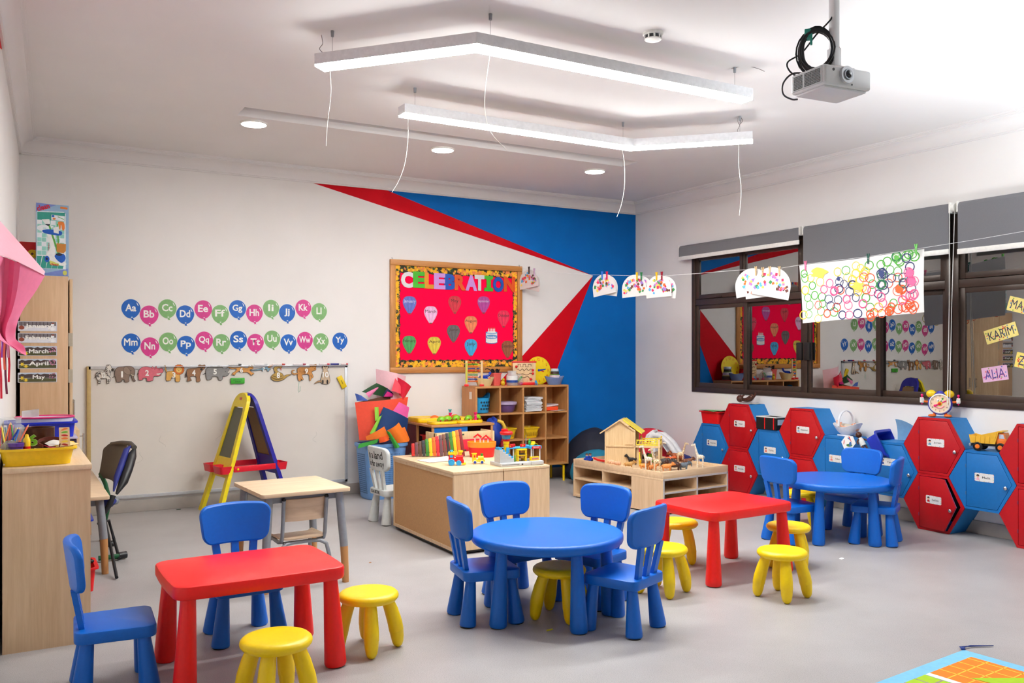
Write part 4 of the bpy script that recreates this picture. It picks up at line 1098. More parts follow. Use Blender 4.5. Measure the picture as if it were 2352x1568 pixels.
for k in (1, 2):
    m = MB(); m.bx(.022, SW - .022, .004, SD - .012, SB + k * chh, SB + k * chh + T_); m.build('shelf_board', BEECHX, r)
m = MB(); m.bx(-.0012, 0, .09, .15, .98, 1.06); m.build('paper_label', PAPER, r)
for x in (.05, SW - .05):
    m = MB(); m.var([(x, .03, 0), (x, .03, SB - .02), (x, .06, SB - .008), (x, SD - .06, SB - .008), (x, SD - .03, SB - .02), (x, SD - .03, 0)], .014, 10); m.build('tube_leg', TYEL, r)
def cub(c, row): return Vector((SX + c * cw + .02 + (cw - .02) / 2, SY + SD / 2, SB + T_ + (2 - row) * chh + (.002 if row < 2 else 0)))
# contents
p = cub(0, 0)
r = thing('round_basket', 'sky blue bucket with cut-out holes and two raised grips in the cubby shelf', 'basket', (p.x - .03, p.y - .02, p.z))
m = MB(); m.lathe([(.0, .004), (.094, .004), (.098, .01), (.110, .165), (.113, .168), (.110, .170), (.106, .166), (.095, .012), (.0, .008)][::1], seg=36)
m.v = [(x, y, z + (.055 * max(0, abs(x) / .11 - .72) / .28 if z > .15 else 0)) for x, y, z in m.v]; m.build('bucket', TLBL, r)
m = MB()
for i in range(7):
    for j in range(3):
        a = -1.9 + i * .30 + .15 * (j % 2); R_ = .1035 + .004 * j; c = Vector((R_ * cos(a), R_ * sin(a), .05 + .036 * j))
        n = Vector((cos(a), sin(a), 0)); m.lathe([(0, 0), (.0115, 0), (.0115, .0012), (0, .0012)], seg=12, M=Matrix.Translation(c) @ n.to_track_quat('Z', 'Y').to_matrix().to_4x4())
m.build('cut_out_holes', pm((16, 50, 70), .6), r)
p = cub(1, 0)
r = thing('round_basin', 'purple translucent basin in the cubby beside the blue bucket', 'basin', (p.x, p.y - .02, p.z))
m = MB(); m.lathe([(.0, 0), (.085, 0), (.100, .02), (.118, .085), (.128, .088), (.128, .100), (.120, .100), (.112, .085), (.094, .024), (.0, .008)], seg=36); m.build('basin_shell', pm((104, 74, 128), .3), r)
m = MB(); m.lathe([(.129, .086), (.131, .092), (.131, .112), (.126, .116), (.110, .100), (.0, .098)][::-1], seg=36); m.build('basin_rim', pm((186, 168, 200), .3), r)
p = cub(2, 0)
for k in range(13):
    m = MB(); t = .0115; m.sheet(lambda u, v, k=k: ((u - .5) * .21, (v - .5) * .28, t - .002 + .004 * sin(u * 3 + k) * u), 6, 3, t - .003)
    o = m.build('paper_bundle', pm((238, 238, 240) if k % 3 else (228, 230, 234), .75), None, (p.x + rnd.uniform(-.014, .014), p.y - .01 + rnd.uniform(-.01, .005), p.z + .003 + k * .0125), (0, 0, rnd.uniform(-.08, .08)))
    pos = ['lowest', 'second', 'third', 'fourth', 'fifth', 'sixth', 'seventh', 'eighth', 'ninth', 'tenth', 'eleventh', 'twelfth', 'topmost'][k]
    tag(o, 'white paper bundle, %s counting up the stack in the cubby shelf' % pos, 'paper', 'stacked paper bundles in the cubby shelf')
p = cub(3, 0)
r = thing('lidded_box', 'flat orange box with a milky lid in the end cubby', 'box', (p.x - .04, p.y - .02, p.z + .004), radians(4))
m = MB(); m.box((0, 0, .022), (.17, .20, .044), .005); m.build('box_body', pm((246, 78, 30), .4), r)
m = MB(); m.M = Matrix.Translation((0, 0, .058)) @ Matrix.Rotation(radians(-5), 4, 'Y'); m.box((0, 0, 0), (.176, .206, .018), .004); m.build('box_lid', pm((226, 206, 206), .35), r)
m = MB(); m.sheet(lambda u, v: ((u - .5) * .2, (v - .5) * .25, .0015 + .002 * u), 3, 3); tag(m.build('loose_paper', PAPER, None, (p.x + .01, p.y - .045, p.z + .0005), (0, 0, .35)), 'loose white sheet under the orange box in the end cubby', 'paper')
# yellow baskets
for cx_, lab in ((1, 'yellow mesh basket behind the toy control tower, in the cubby shelf'), (2, 'yellow mesh basket in the third cubby of the middle row')):
    p = cub(cx_, 1)
    r = thing('mesh_basket', lab, 'basket', (p.x - .015, p.y - .03, p.z), 0, 'yellow baskets in the cubby shelf')
    ol = lambda l, w_, z: [(x, y, z) for x, y in rrect(l, w_, .035, 5)]
    m = MB(); m.loops([ol(.17, .17, 0), ol(.205, .205, .105), ol(.222, .222, .107), ol(.224, .224, .122), ol(.206, .206, .122), ol(.198, .198, .105), ol(.164, .164, .006)]); m.build('basket_shell', pm((232, 188, 20), .4), r)
    m = MB()
    for k in range(14):
        x = -.08 + k * .0123
        m.box((x, -.094, .058), (.004, .004, .07), M=Matrix.Translation((0, 0, 0)))
    m.build('side_slots', pm((150, 110, 10), .6), r)
# rucksack bulging from the second row
p = cub(0, 1)
r = thing('school_bag', 'crumpled blue bag with a yellow strap spilling out of the cubby shelf', 'bag', (p.x + .05, SY + .0, .475))
def blob(rx, ry, rz, amp, seed, nu=22, nv=14):
    def fn(u, v):
        a = 2 * pi * u; b = -pi / 2 + pi * v
        k = 1 + amp * (sin(3 * a + seed) * cos(2 * b) + .6 * sin(5 * a - seed * 2 + 3 * b) + .4 * sin(7 * b + 2 * a))
        return (rx * k * cos(b) * cos(a), ry * k * cos(b) * sin(a), rz * k * sin(b))
    return fn
m = MB(); m.sheet(blob(.105, .12, .155, .07, 1.3), 28, 18); m.v = [(x + .10 * max(0, .06 - z), y - .05 * max(0, .1 - z), z + .14) for x, y, z in m.v]; m.build('bag_body', pm((14, 52, 150), .6), r)
m = MB(); m.var([(.02, -.08, .27), (.07, -.10, .25), (.095, -.11, .20), (.085, -.11, .15)], [.016, .02, .018, .012], 8); m.build('yellow_strap', pm((230, 190, 60), .6), r)
m = MB(); m.sheet(blob(.06, .07, .07, .1, 2.2), 16, 10); m.v = [(x + .10, y - .09, z - .01) for x, y, z in m.v]; m.build('red_lining', pm((150, 20, 30), .6), r)

# on top of the shelf
def ontop(px, back=0): p = wa(px, 880, SY + .12 + back); return Vector((p.x, p.y, ST_ + .0005))
p = ontop(1089, -.04)
r = thing('abacus', 'wooden abacus with rows of coloured beads on two red feet', 'abacus', p, radians(-26))
for x in (-.085, .085):
    m = MB(); m.box((x, 0, .15), (.026, .016, .27), .006); m.build('upright', TOYW, r)
    m = MB(); m.box((x, 0, .012), (.05, .075, .024), .008); m.build('red_foot', TRED, r)
m = MB(); m.box((-.085, -.0085, .20), (.016, .002, .12)); m.box((-.085, -.0085, .09), (.016, .002, .10)); m.build('measuring_scale', pm((190, 196, 60), .5), r)
ABC = [TRED, TGRN, TORG, TBLU, TRED, TYEL, TGRN, TORG, TBLU, TORG]
for k in range(10):
    z = .268 - k * .0235
    m = MB(); m.cyl((-.085, 0, z), (.085, 0, z), .0022, seg=6); ro = m.build('bead_rod', pm((220, 190, 150), .5), r)
    m = MB()
    for j in range(10): m.sph((-.064 + j * .0112 + (.018 if j > 6 and k in (3, 4, 0) else 0), 0, z), (.0054, .0096, .0096), 10, 6)
    m.build('bead_row', ABC[k], ro)
def oval_basket(label, p, mat, L, W, H, rotz=0):
    r = thing('oval_basket', label, 'basket', p, rotz)
    ring = lambda f, z, lift=0: [(L / 2 * f * cos(a), W / 2 * f * sin(a), z + lift * cos(a) ** 2 * abs(cos(a))) for a in [2 * pi * k / 36 for k in range(36)]]
    m = MB(); m.loops([ring(.62, 0), ring(.68, .01), ring(.93, H * .8, .006), ring(1, H * .92, .016), ring(1.02, H, .018), ring(.96, H, .018), ring(.88, H * .78, .006), ring(.62, .012)]); m.build('basket_shell', mat, r)
    return r
p = ontop(1112, -.03)
oval_basket('cream oval basket of blue toys on the cubby shelf, before the abacus', p, pm((226, 206, 150), .5, var=.12, scale=300), .235, .17, .085)
def toy(name, label, cat, p, build, rotz=0, group=None):
    r = thing(name, label, cat, p, rotz, group); build(r); return r
def _bl(r):
    m = MB(); m.var([(-.075, 0, .02), (-.05, 0, .05), (.02, .01, .052), (.06, .0, .065), (.075, 0, .085)], [.012, .014, .016, .012, .014], 10); m.sph((.075, 0, .09), .017, 12, 8); m.build('toy_handle', TBLU, r)
    m = MB(); m.lathe([(.036, .030), (.040, .034), (.036, .044), (.032, .036)], seg=22, M=Matrix.Rotation(radians(35), 4, 'X')); m.build('toy_ring', TBLU, r)
toy('toy_rattle', 'blue plastic toy heaped in the cream oval basket', 'toy', (p.x, p.y, p.z + .055), _bl)
m = MB(); m.sph((0, 0, 0), (.022, .02, .018), 14, 8); tag(m.build('toy_ball', TRED, None, (p.x + .055, p.y - .03, p.z + .075)), 'small red toy ball at the edge of the cream basket', 'ball')
p = ontop(1138, .06)
r = thing('square_bin', 'salmon pink square bin behind the cream basket', 'bin', p)
ol = lambda l, z: [(x, y, z) for x, y in rrect(l, l, .012, 3)]
m = MB(); m.loops([ol(.085, 0), ol(.105, .135), ol(.116, .136), ol(.116, .144), ol(.10, .144), ol(.082, .006)]); m.build('bin_shell', pm((226, 92, 84), .45), r)
def _specs(r):
    m = MB()
    for s in (-1, 1): m.lathe([(.022, -.005), (.027, 0), (.022, .005), (.017, 0), (.022, -.005)], (s * .03, 0, 0), 18, M=Matrix.Rotation(radians(70), 4, 'X'))
    m.var([(-.056, .0, .008), (-.085, .03, .03), (-.10, .05, .02)], .006, 8); m.var([(.056, 0, .008), (.08, .03, .02)], .006, 8); m.build('goggle_frame', BLACK, r)
p2 = Vector((p.x + .0, p.y + .01, p.z + .165)); toy('toy_goggles', 'black toy goggles lying on top of the salmon pink bin', 'toy', p2, _specs)
p = ontop(1155, -.02)
m = MB(); m.sph((0, 0, .03), (.028, .022, .03), 14, 10); m.sph((.004, -.004, .068), .018, 12, 8); 
tag(m.build('toy_bee', pm((214, 176, 20), .5), None, p), 'small yellow and black toy beside the pink bin', 'toy')
p = ontop(1176, -.02)
r = thing('plastic_jar', 'clear plastic jar with a white and blue label holding small orange toys', 'jar', p)
CLR = pm((235, 236, 238), .12, trans=.0, alpha=.38)
m = MB(); m.lathe([(.0, .001), (.062, .001), (.066, .008), (.066, .10), (.060, .122), (.050, .138), (.050, .158), (.053, .158), (.053, .168)], seg=32); m.build('jar_shell', CLR, r)
m = MB(); m.lathe([(.0668, .062), (.0668, .112)], seg=32); m.m = 1; m.lathe([(.0668, .034), (.0668, .0618)], seg=32); m.build('jar_label', [PAPER, pm((20, 66, 150), .5)], r)
m = MB()
for k in range(14): m.sph((rnd.uniform(-.035, .035), rnd.uniform(-.035, .035), .012 + .014 * (k % 2)), (.016, .010, .009), 8, 6)
m.build('small_toys', TORG, r)
p = ontop(1192, -.035)
r = thing('toy_bag', 'clear bag of plastic animals with a green crocodile, before the wooden maze', 'bag', p)
m = MB(); m.sheet(blob(.055, .04, .065, .12, .7), 18, 12); m.v = [(x, y, z + .062) for x, y, z in m.v]; m.build('bag_film', pm((220, 220, 220), .15, alpha=.22), r)
m = MB(); m.var([(-.03, -.02, .05), (-.008, -.024, .068), (.016, -.024, .094), (.026, -.024, .106)], [.005, .011, .012, .003], 8); m.build('green_crocodile', TGRN, r)
m = MB(); m.var([(.0, .0, .03), (.01, .0, .08), (.03, .0, .11)], [.010, .014, .006], 8); m.build('sand_animal', pm((200, 160, 110), .5), r)
m = MB(); m.sph((.02, -.01, .018), (.022, .018, .016), 10, 8); m.build('pink_animal', pm((200, 60, 120), .5), r)
p = ontop(1204, .06)
r = thing('bead_maze', 'wooden finger maze board with red top bar and sliding red balls', 'toy', p, radians(-20))
m = MB(); m.bx(-.135, .135, -.009, .009, .03, .26, .003); m.build('maze_board', TOYW, r)
m = MB(); m.bx(-.145, .145, -.014, .014, .258, .276, .005); m.build('top_bar', TRED, r)
m = MB(); m.bx(-.14, .14, -.04, .04, 0, .03, .005); m.build('red_base', TRED, r)
MZ = pm((96, 40, 20), .6)
tr = [[(-.09, .215), (-.075, .215), (-.075, .24), (-.045, .24), (-.045, .21), (-.015, .21), (-.015, .24), (.015, .24), (.015, .21), (.045, .21), (.045, .24), (.08, .24), (.08, .215)],
      [(-.09, .175), (-.075, .185), (-.05, .165), (-.025, .19), (0, .165), (.025, .19), (.05, .165), (.075, .185), (.095, .178)],
      [(-.09, .135), (-.06, .12), (-.02, .13), (.02, .115), (.045, .118), (.065, .135), (.095, .132)], [(-.09, .10), (-.05, .09), (0, .085), (.04, .10), (.07, .07), (.095, .062)]]
for t in tr: m = MB(); m.var([(x, -.0095, z) for x, z in t], .0034, 6); m.build('maze_groove', MZ, r)
for x, z in ((-.095, .212), (.10, .17), (.10, .132), (.075, .068)): m = MB(); m.sph((x, -.018, z), .0145, 16, 10); m.build('sliding_ball', TRED, r)
p = wa(1237, 846, SY + .27)
r = thing('teaching_clock', 'large yellow round teaching clock with red numerals leaning behind the maze', 'clock', (p.x, p.y, ST_ + .165), rot=(radians(84), 0, radians(0)))
m = MB(); m.plate(circ(.165, 48), -.004, .004); m.build('clock_face', pm((246, 214, 16), .45), r)
for k in range(12):
    a = pi / 2 - 2 * pi * (k + 1) / 12; text('numeral', str(k + 1), .044, TRED, r, (.128 * cos(a), .128 * sin(a), .0050))
m = MB()
for k in range(60): a = 2 * pi * k / 60; m.cyl((.155 * cos(a), .155 * sin(a), .004), (.155 * cos(a), .155 * sin(a), .005), .002, seg=5)
m.build('minute_dots', BLACK, r)
m = MB(); m.cyl((0, 0, .004), (0, 0, .012), .014, seg=18); m.plate([(0, -.010), (.085, .004), (.105, .016), (.085, .016), (0, .010)], .006, .009); m.build('minute_hand', TBLU, r)
m = MB(); m.plate([(.01, -.004), (.06, -.020), (.078, -.020), (.062, -.006), (.01, .006)], .0045, .006); m.build('hour_hand', TRED, r)
p = ontop(1274, .04)
z = 0
for k, (rad, hh, c, lab) in enumerate(((.072, .058, (70, 44, 34), 'dark brown stacking cup, lowest of the tower beside the clock'), (.066, .050, (222, 206, 212), 'pale pink stacking cup above the lowest brown one'), (.052, .040, (64, 42, 32), 'dark brown stacking cup near the top of the tower'), (.046, .036, (214, 222, 230), 'white stacking cup topping the tower beside the clock'))):
    r = thing('stacking_cup', lab, 'cup', (p.x, p.y, p.z + z), 0, 'tower of stacking cups')
    m = MB(); m.lathe([(0, 0), (rad, 0), (rad * .97, hh - .006), (rad * .95, hh), (0, hh)], seg=28); m.build('cup_wall', pm(c, .4), r)
    m = MB(); m.lathe([(rad + .001, 0), (rad + .004, .003), (rad + .004, .009), (rad + .0005, .011)], seg=28); m.build('cup_rim', pm([(200, 40, 40), (220, 190, 60), (110, 160, 60), (150, 170, 180)][k], .4), r); z += hh + .0006
p = ontop(1273, -.06)
oval_basket('blue translucent oval basket at the end of the cubby shelf top', p, pm((128, 148, 196), .3, alpha=.85), .25, .15, .085)
m = MB(); m.sph((0, 0, 0), (.07, .04, .014), 16, 8); tag(m.build('toy_pieces', pm((206, 120, 110), .5, var=.4, scale=90), None, (p.x, p.y, p.z + .066)), 'mixed pastel toy pieces filling the blue oval basket', 'toys', kind='stuff')
p = ontop(1232, -.08)
r = thing('toy_chair', 'tiny light blue toy chair on the shelf edge between maze and blue basket', 'toy', p)
m = MB(); m.box((0, 0, .028), (.026, .026, .005)); m.box((0, .011, .042), (.026, .004, .024)); m.build('toy_seat', TLBL, r)
for sx in (-1, 1):
    for sy in (-1, 1): m = MB(); m.box((sx * .011, sy * .011, .013), (.004, .004, .026)); m.build('leg', TLBL, r)

# ---------------------------------------------------------------- laundry basket with rolled paper
r = thing('laundry_basket', 'tall light blue perforated laundry basket beside the whiteboard', 'basket', (3.34, 8.50, 0), radians(4))
LB_ = pm((112, 160, 216), .45)
ol = lambda l, w_, z, q=.09: [(x, y, z) for x, y in rrect(l, w_, q, 7)]
m = MB(); m.loops([ol(.36, .29, 0), ol(.385, .31, .02), ol(.455, .375, .53), ol(.475, .395, .532), ol(.485, .405, .545), ol(.48, .40, .568), ol(.44, .36, .568), ol(.43, .35, .54), ol(.36, .285, .025)]); m.build('basket_shell', LB_, r)
HOLE = pm((66, 104, 150), .7)
for side in (0, 1):
    m = MB()
    for j in range(20):
        z = .07 + j * .0205; t = (z - .02) / .51; hw_ = .1925 + .035 * t; hd = .155 + .0325 * t
        for i in range(13 if side else 17):
            if side: m.box((-hw_ - .0002, -.085 + i * .0142, z), (.0016, .0085, .0115))
            else: m.box((-.118 + i * .01475, -hd - .0002, z), (.0085, .0016, .0115))
    m.build('perforation_pattern', HOLE, r)
BKX, BKY = 3.34, 8.50
def pz(px, py): return ((px - 872) * .00477, 1.5 - (py - 809) * .0045)
def roll(label, c, TL, TR, BR, BL, y, bow=.03, curl=0.0, nu=10, nv=6):
    """a stiff sheet through four corners, bowed towards the room"""
    q = [Vector(pz(*p)) for p in (TL, TR, BR, BL)]
    def fn(u, v):
        p = q[3].lerp(q[2], u).lerp(q[0].lerp(q[1], u), v); return (p.x, y - bow * sin(pi * u) - curl * v * v, p.y)
    m = MB(); m.sheet(fn, nu, nv, .0015); tag(m.build('craft_paper', pm(c, .7, var=.03), None, (BKX, BKY, 0)), label, 'paper', 'coloured papers in the laundry basket')
roll('pale pink glossy sheet rising highest from the laundry basket', (244, 196, 204), (876, 848), (948, 866), (938, 960), (880, 960), .20, .10)
roll('brown paper edge standing behind the orange-red sheet', (92, 56, 34), (826, 924), (922, 904), (925, 960), (830, 960), .125, .03)
roll('large orange-red paper sheet curving out of the laundry basket', (246, 84, 58), (817, 923), (941, 914), (926, 1010), (827, 1010), .06, .10)
roll('crimson folded paper bent over before the pale pink sheet', (226, 22, 60), (912, 867), (945, 890), (928, 924), (918, 908), .05, .04, .03)
roll('coral pink folded paper beside the crimson one', (240, 76, 92), (908, 869), (926, 900), (925, 908), (899, 898), .035, .02)
roll('dark green paper bent over above the brown edge', (28, 74, 36), (868, 880), (893, 893), (884, 912), (835, 900), .10, .02, .02)
roll('light pink folded paper in front of the dark green one', (240, 130, 176), (871, 889), (871, 893), (850, 914), (842, 903), .075, .01)
roll('blue paper scroll at the whiteboard side of the heap', (70, 100, 180), (818, 903), (832, 908), (848, 920), (822, 920), .07, .02)
roll('magenta paper corner peeking out below the crimson fold', (206, 20, 120), (892, 900), (905, 906), (905, 912), (884, 912), .07, .01)
roll('navy paper corner between green and crimson papers', (24, 24, 70), (893, 892), (908, 906), (906, 914), (882, 912), .085, .01)
roll('bright pink square sheet behind the dark blue one', (236, 92, 164), (911, 924), (935, 938), (930, 966), (894, 948), -.035, .015)
roll('big dark blue square sheet standing in the basket', (8, 56, 112), (873, 934), (931, 963), (925, 1008), (838, 1008), -.055, .05)
roll('lime green strip sticking up beside the dark blue sheet', (156, 216, 70), (852, 934), (861, 934), (862, 965), (853, 965), -.06, .01)
roll('lime green ribbon curling down the basket heap', (136, 200, 60), (858, 955), (866, 950), (846, 1000), (837, 992), -.11, .02)
roll('orange felt square drooping over the basket rim', (246, 122, 24), (872, 986), (899, 969), (924, 1013), (893, 1016), -.165, .03)
roll('orange felt sheet folded at the whiteboard side of the rim', (236, 116, 28), (826, 998), (868, 977), (880, 1004), (828, 1006), -.135, .02)
roll('small orange felt corner beside the drooping square', (240, 118, 30), (899, 984), (914, 980), (926, 1010), (905, 1012), -.150, .01)
roll('green felt strip hanging over the rim toward the whiteboard', (56, 156, 56), (806, 1012), (850, 1003), (846, 1012), (803, 1022), -.205, .01)
roll('green felt strip twisted over the rim above the lettered chair', (60, 170, 60), (864, 986), (872, 988), (895, 1022), (884, 1026), -.235, .03)
roll('orange bow of paper scraps on the basket rim', (240, 90, 30), (848, 1000), (868, 994), (872, 1006), (850, 1012), -.225, .03)
# ================================================================ HEXAGON LOCKERS
HS, HH, LD = .278, .475, .245
LBLUE = pm((30, 128, 200), .5, var=.04); LBLUE2 = pm((16, 112, 186), .5, var=.04); LRED = pm((188, 0, 16), .48, var=.04); SHADE_DARK = pm((30, 24, 40), .6)
KN = pm((210, 210, 214), .2, .9)
def hexo(f=1.0): return [(HS * f, 0), (HS / 2 * f, HH / 2 * f), (-HS / 2 * f, HH / 2 * f), (-HS * f, 0), (-HS / 2 * f, -HH / 2 * f), (HS / 2 * f, -HH / 2 * f)]
def locker(y, zb, red, name, label, hair=(40, 30, 30), shirt=(200, 60, 60), ajar=0.0, tagpos=(.005, .03)):
    r = thing('hexagon_locker', label, 'locker', (XR - .001, y, zb), rot=RB, group='hexagonal lockers')
    g = .0012; face = LRED if red else LBLUE2
    M0 = Matrix.Translation((0, HH / 2, 0))
    m = MB(); m.M = M0; O = hexo(.998); I = hexo(.94)
    m.loops([[(x, yy, .0) for x, yy in O], [(x, yy, LD - .016) for x, yy in O], [(x, yy, LD - .016) for x, yy in I], [(x, yy, .02) for x, yy in I]]); m.build('locker_body', LBLUE, r)
    # front ring with fixed side triangle, and the door
    hx = -HS / 2 + .012; e = .030
    door = [(hx, HH / 2 - e * .8), (HS / 2 - .014, HH / 2 - e * .8), (HS - e * 1.25, 0), (HS / 2 - .014, -HH / 2 + e * .8), (hx, -HH / 2 + e * .8)]
    m = MB(); m.M = M0
    out = hexo(.998); inn = [(HS - e * 1.25 + .003, 0), (HS / 2 - .012, HH / 2 - e * .8 + .003), (hx - .003, HH / 2 - e * .8 + .003), (hx - .003, 0), (hx - .003, -HH / 2 + e * .8 - .003), (HS / 2 - .012, -HH / 2 + e * .8 - .003)]
    m.loops([[(x, yy, LD - .016) for x, yy in inn], [(x, yy, LD - .016) for x, yy in out], [(x, yy, LD) for x, yy in out], [(x, yy, LD) for x, yy in inn], [(x, yy, LD - .016) for x, yy in inn]], cap0=False, cap1=False); m.build('front_frame', face, r)
    d = MB(); P = [(x - hx, yy) for x, yy in door]
    if poly_area(P) < 0: P = P[::-1]
    d.plate(P, -.014, .0005, .0015)
    do = d.build('door', face if not ajar else face, r, (hx, HH / 2, LD), (0, -ajar, 0))
    if ajar:
        m = MB(); m.plate(off_poly(P, .001), -.0165, -.0142); m.build('door_edge', pm((110, 160, 220), .5), do)
        m = MB(); m.M = M0; m.bx(-.12, .12, -.17, .17, .03, .032); m.build('shade_plate', SHADE_DARK, r)  # dark plate painted as the shade behind the ajar door
    for yy in (.11, -.11): m = MB(); m.cyl((-.004, yy - .013, .001), (-.004, yy + .013, .001), .0045, seg=8); m.build('hinge', pm((150, 60, 90) if red else (70, 120, 170), .4, .3), do)
    kx = HS - e * 1.25 - .040 - hx
    m = MB(); m.lathe([(.005, 0), (.005, .010), (.0145, .014), (.0145, .020), (.008, .025), (0, .026)], (kx, -.03, 0), 18); m.build('knob', KN, do)
    if name is not None:
        tx, ty = tagpos; cx = .145 + tx
        m = MB(); m.plate(rrect(.158, .066, .008, 3, cx, ty), .0005, .0022); tg = m.build('name_tag', PAPER, do)
        m = MB(); rc = random.Random(name)
        for k in range(16):
            a = k / 16; per = [(-.075, -.029), (.075, -.029), (.075, .029), (-.075, .029)]
            i = int(a * 4); f = a * 4 - i; q0, q1 = per[i], per[(i + 1) % 4]
            m.m = k % 4; m.plate(circ(.0028, 6, cx + q0[0] + (q1[0] - q0[0]) * f, ty + q0[1] + (q1[1] - q0[1]) * f), .0022, .0026)
        m.build('tag_border', [pm((230, 60, 40), .6), pm((60, 150, 60), .6), pm((240, 180, 40), .6), pm((60, 110, 200), .6)], tg)
        m = MB(); m.plate(circ(.012, 14, cx - .052, ty + .008), .0022, .0028); m.m = 1; m.plate([(cx - .066, ty - .022), (cx - .038, ty - .022), (cx - .042, ty - .005), (cx - .062, ty - .005)], .0022, .0027); m.m = 2; m.plate([(cx - .052 + .0125 * cos(a), ty + .010 + .0125 * sin(a)) for a in [pi * k / 8 for k in range(9)]], .0028, .0031); m.build('tag_portrait', [pm((226, 180, 150), .6), pm(shirt, .6), pm(hair, .6)], tg)
        if name: fit_text('tag_lettering', name, min(.085, .0135 * len(name)), .017, pm((30, 30, 34), .6), tg, (cx + .018, ty, .0028), bold=.004 if len(name) < 7 else 0)
    return r
Z1 = HH + .002
locker(7.23, HH / 2, False, 'Adamika', 'blue hexagonal locker carrying the red tray, at the blue-corner end of the row', shirt=(90, 60, 150))
locker(6.81, .001, True, 'Amelia', 'red hexagonal locker on the floor under the one with the brown doll', hair=(200, 120, 80), shirt=(240, 150, 170))
locker(6.81, Z1, True, 'Noah', 'red hexagonal locker with the brown doll lying on it', shirt=(60, 40, 40))
locker(6.385, HH / 2, False, 'Yahia', 'blue hexagonal locker with the black open box on it', shirt=(230, 100, 80))
locker(5.96, .001, True, None, 'red hexagonal locker on the floor, mostly hidden by the far round table chair')
locker(5.96, Z1, True, 'Mohammed', 'red hexagonal locker between the black box and the baby carrier', shirt=(120, 180, 220))
locker(5.54, HH / 2, False, 'Adam', 'blue hexagonal locker with the baby doll carrier on it', hair=(230, 190, 160), shirt=(230, 120, 110), tagpos=(-.02, .03))
locker(4.975, HH / 2, False, 'Yara', 'blue hexagonal locker under the clear plastic sheet, behind the far chairs', shirt=(40, 70, 150), tagpos=(-.03, .06))
locker(4.555, .001, True, 'Selim', 'red hexagonal locker on the floor with its door ajar', shirt=(200, 40, 40), ajar=radians(9))
locker(4.555, Z1, True, 'Jonah', 'red hexagonal locker with the toy alarm clock on it', shirt=(110, 160, 190))
locker(4.135, HH / 2, False, 'Malik', 'blue hexagonal locker with the yellow dump truck on it', shirt=(240, 170, 190))
locker(3.715, .001, True, None, 'red hexagonal locker on the floor at the picture-edge end of the row')
locker(3.715, Z1, True, '', 'red hexagonal locker beside the yellow dump truck, cut off by the picture edge')
TB = 1.5 * HH + .002; TR_ = 2 * HH + .004
# red tray with green papers
tray('storage_tray', 'red storage tray with green papers on top of the end locker', 'tray', (6.80, 7.245, TB), radians(92), .285, .21, .135, TRED)
for k, (dx, dy, a, c, l) in enumerate(((0, 0, .1, (150, 206, 150), 'pale green paper on top of the red tray'), (-.02, .03, -.15, (120, 190, 120), 'mid green paper under the pale one on the red tray'))):
    m = MB(); m.sheet(lambda u, v: ((u - .5) * .20, (v - .5) * .29, .006 * sin(3 * u + 2 * v)), 6, 6, .001); tag(m.build('craft_paper', pm(c, .7), None, (6.80 + dx, 7.235 + dy, TB + .145 - .006 * k), (0, 0, a)), l, 'paper')
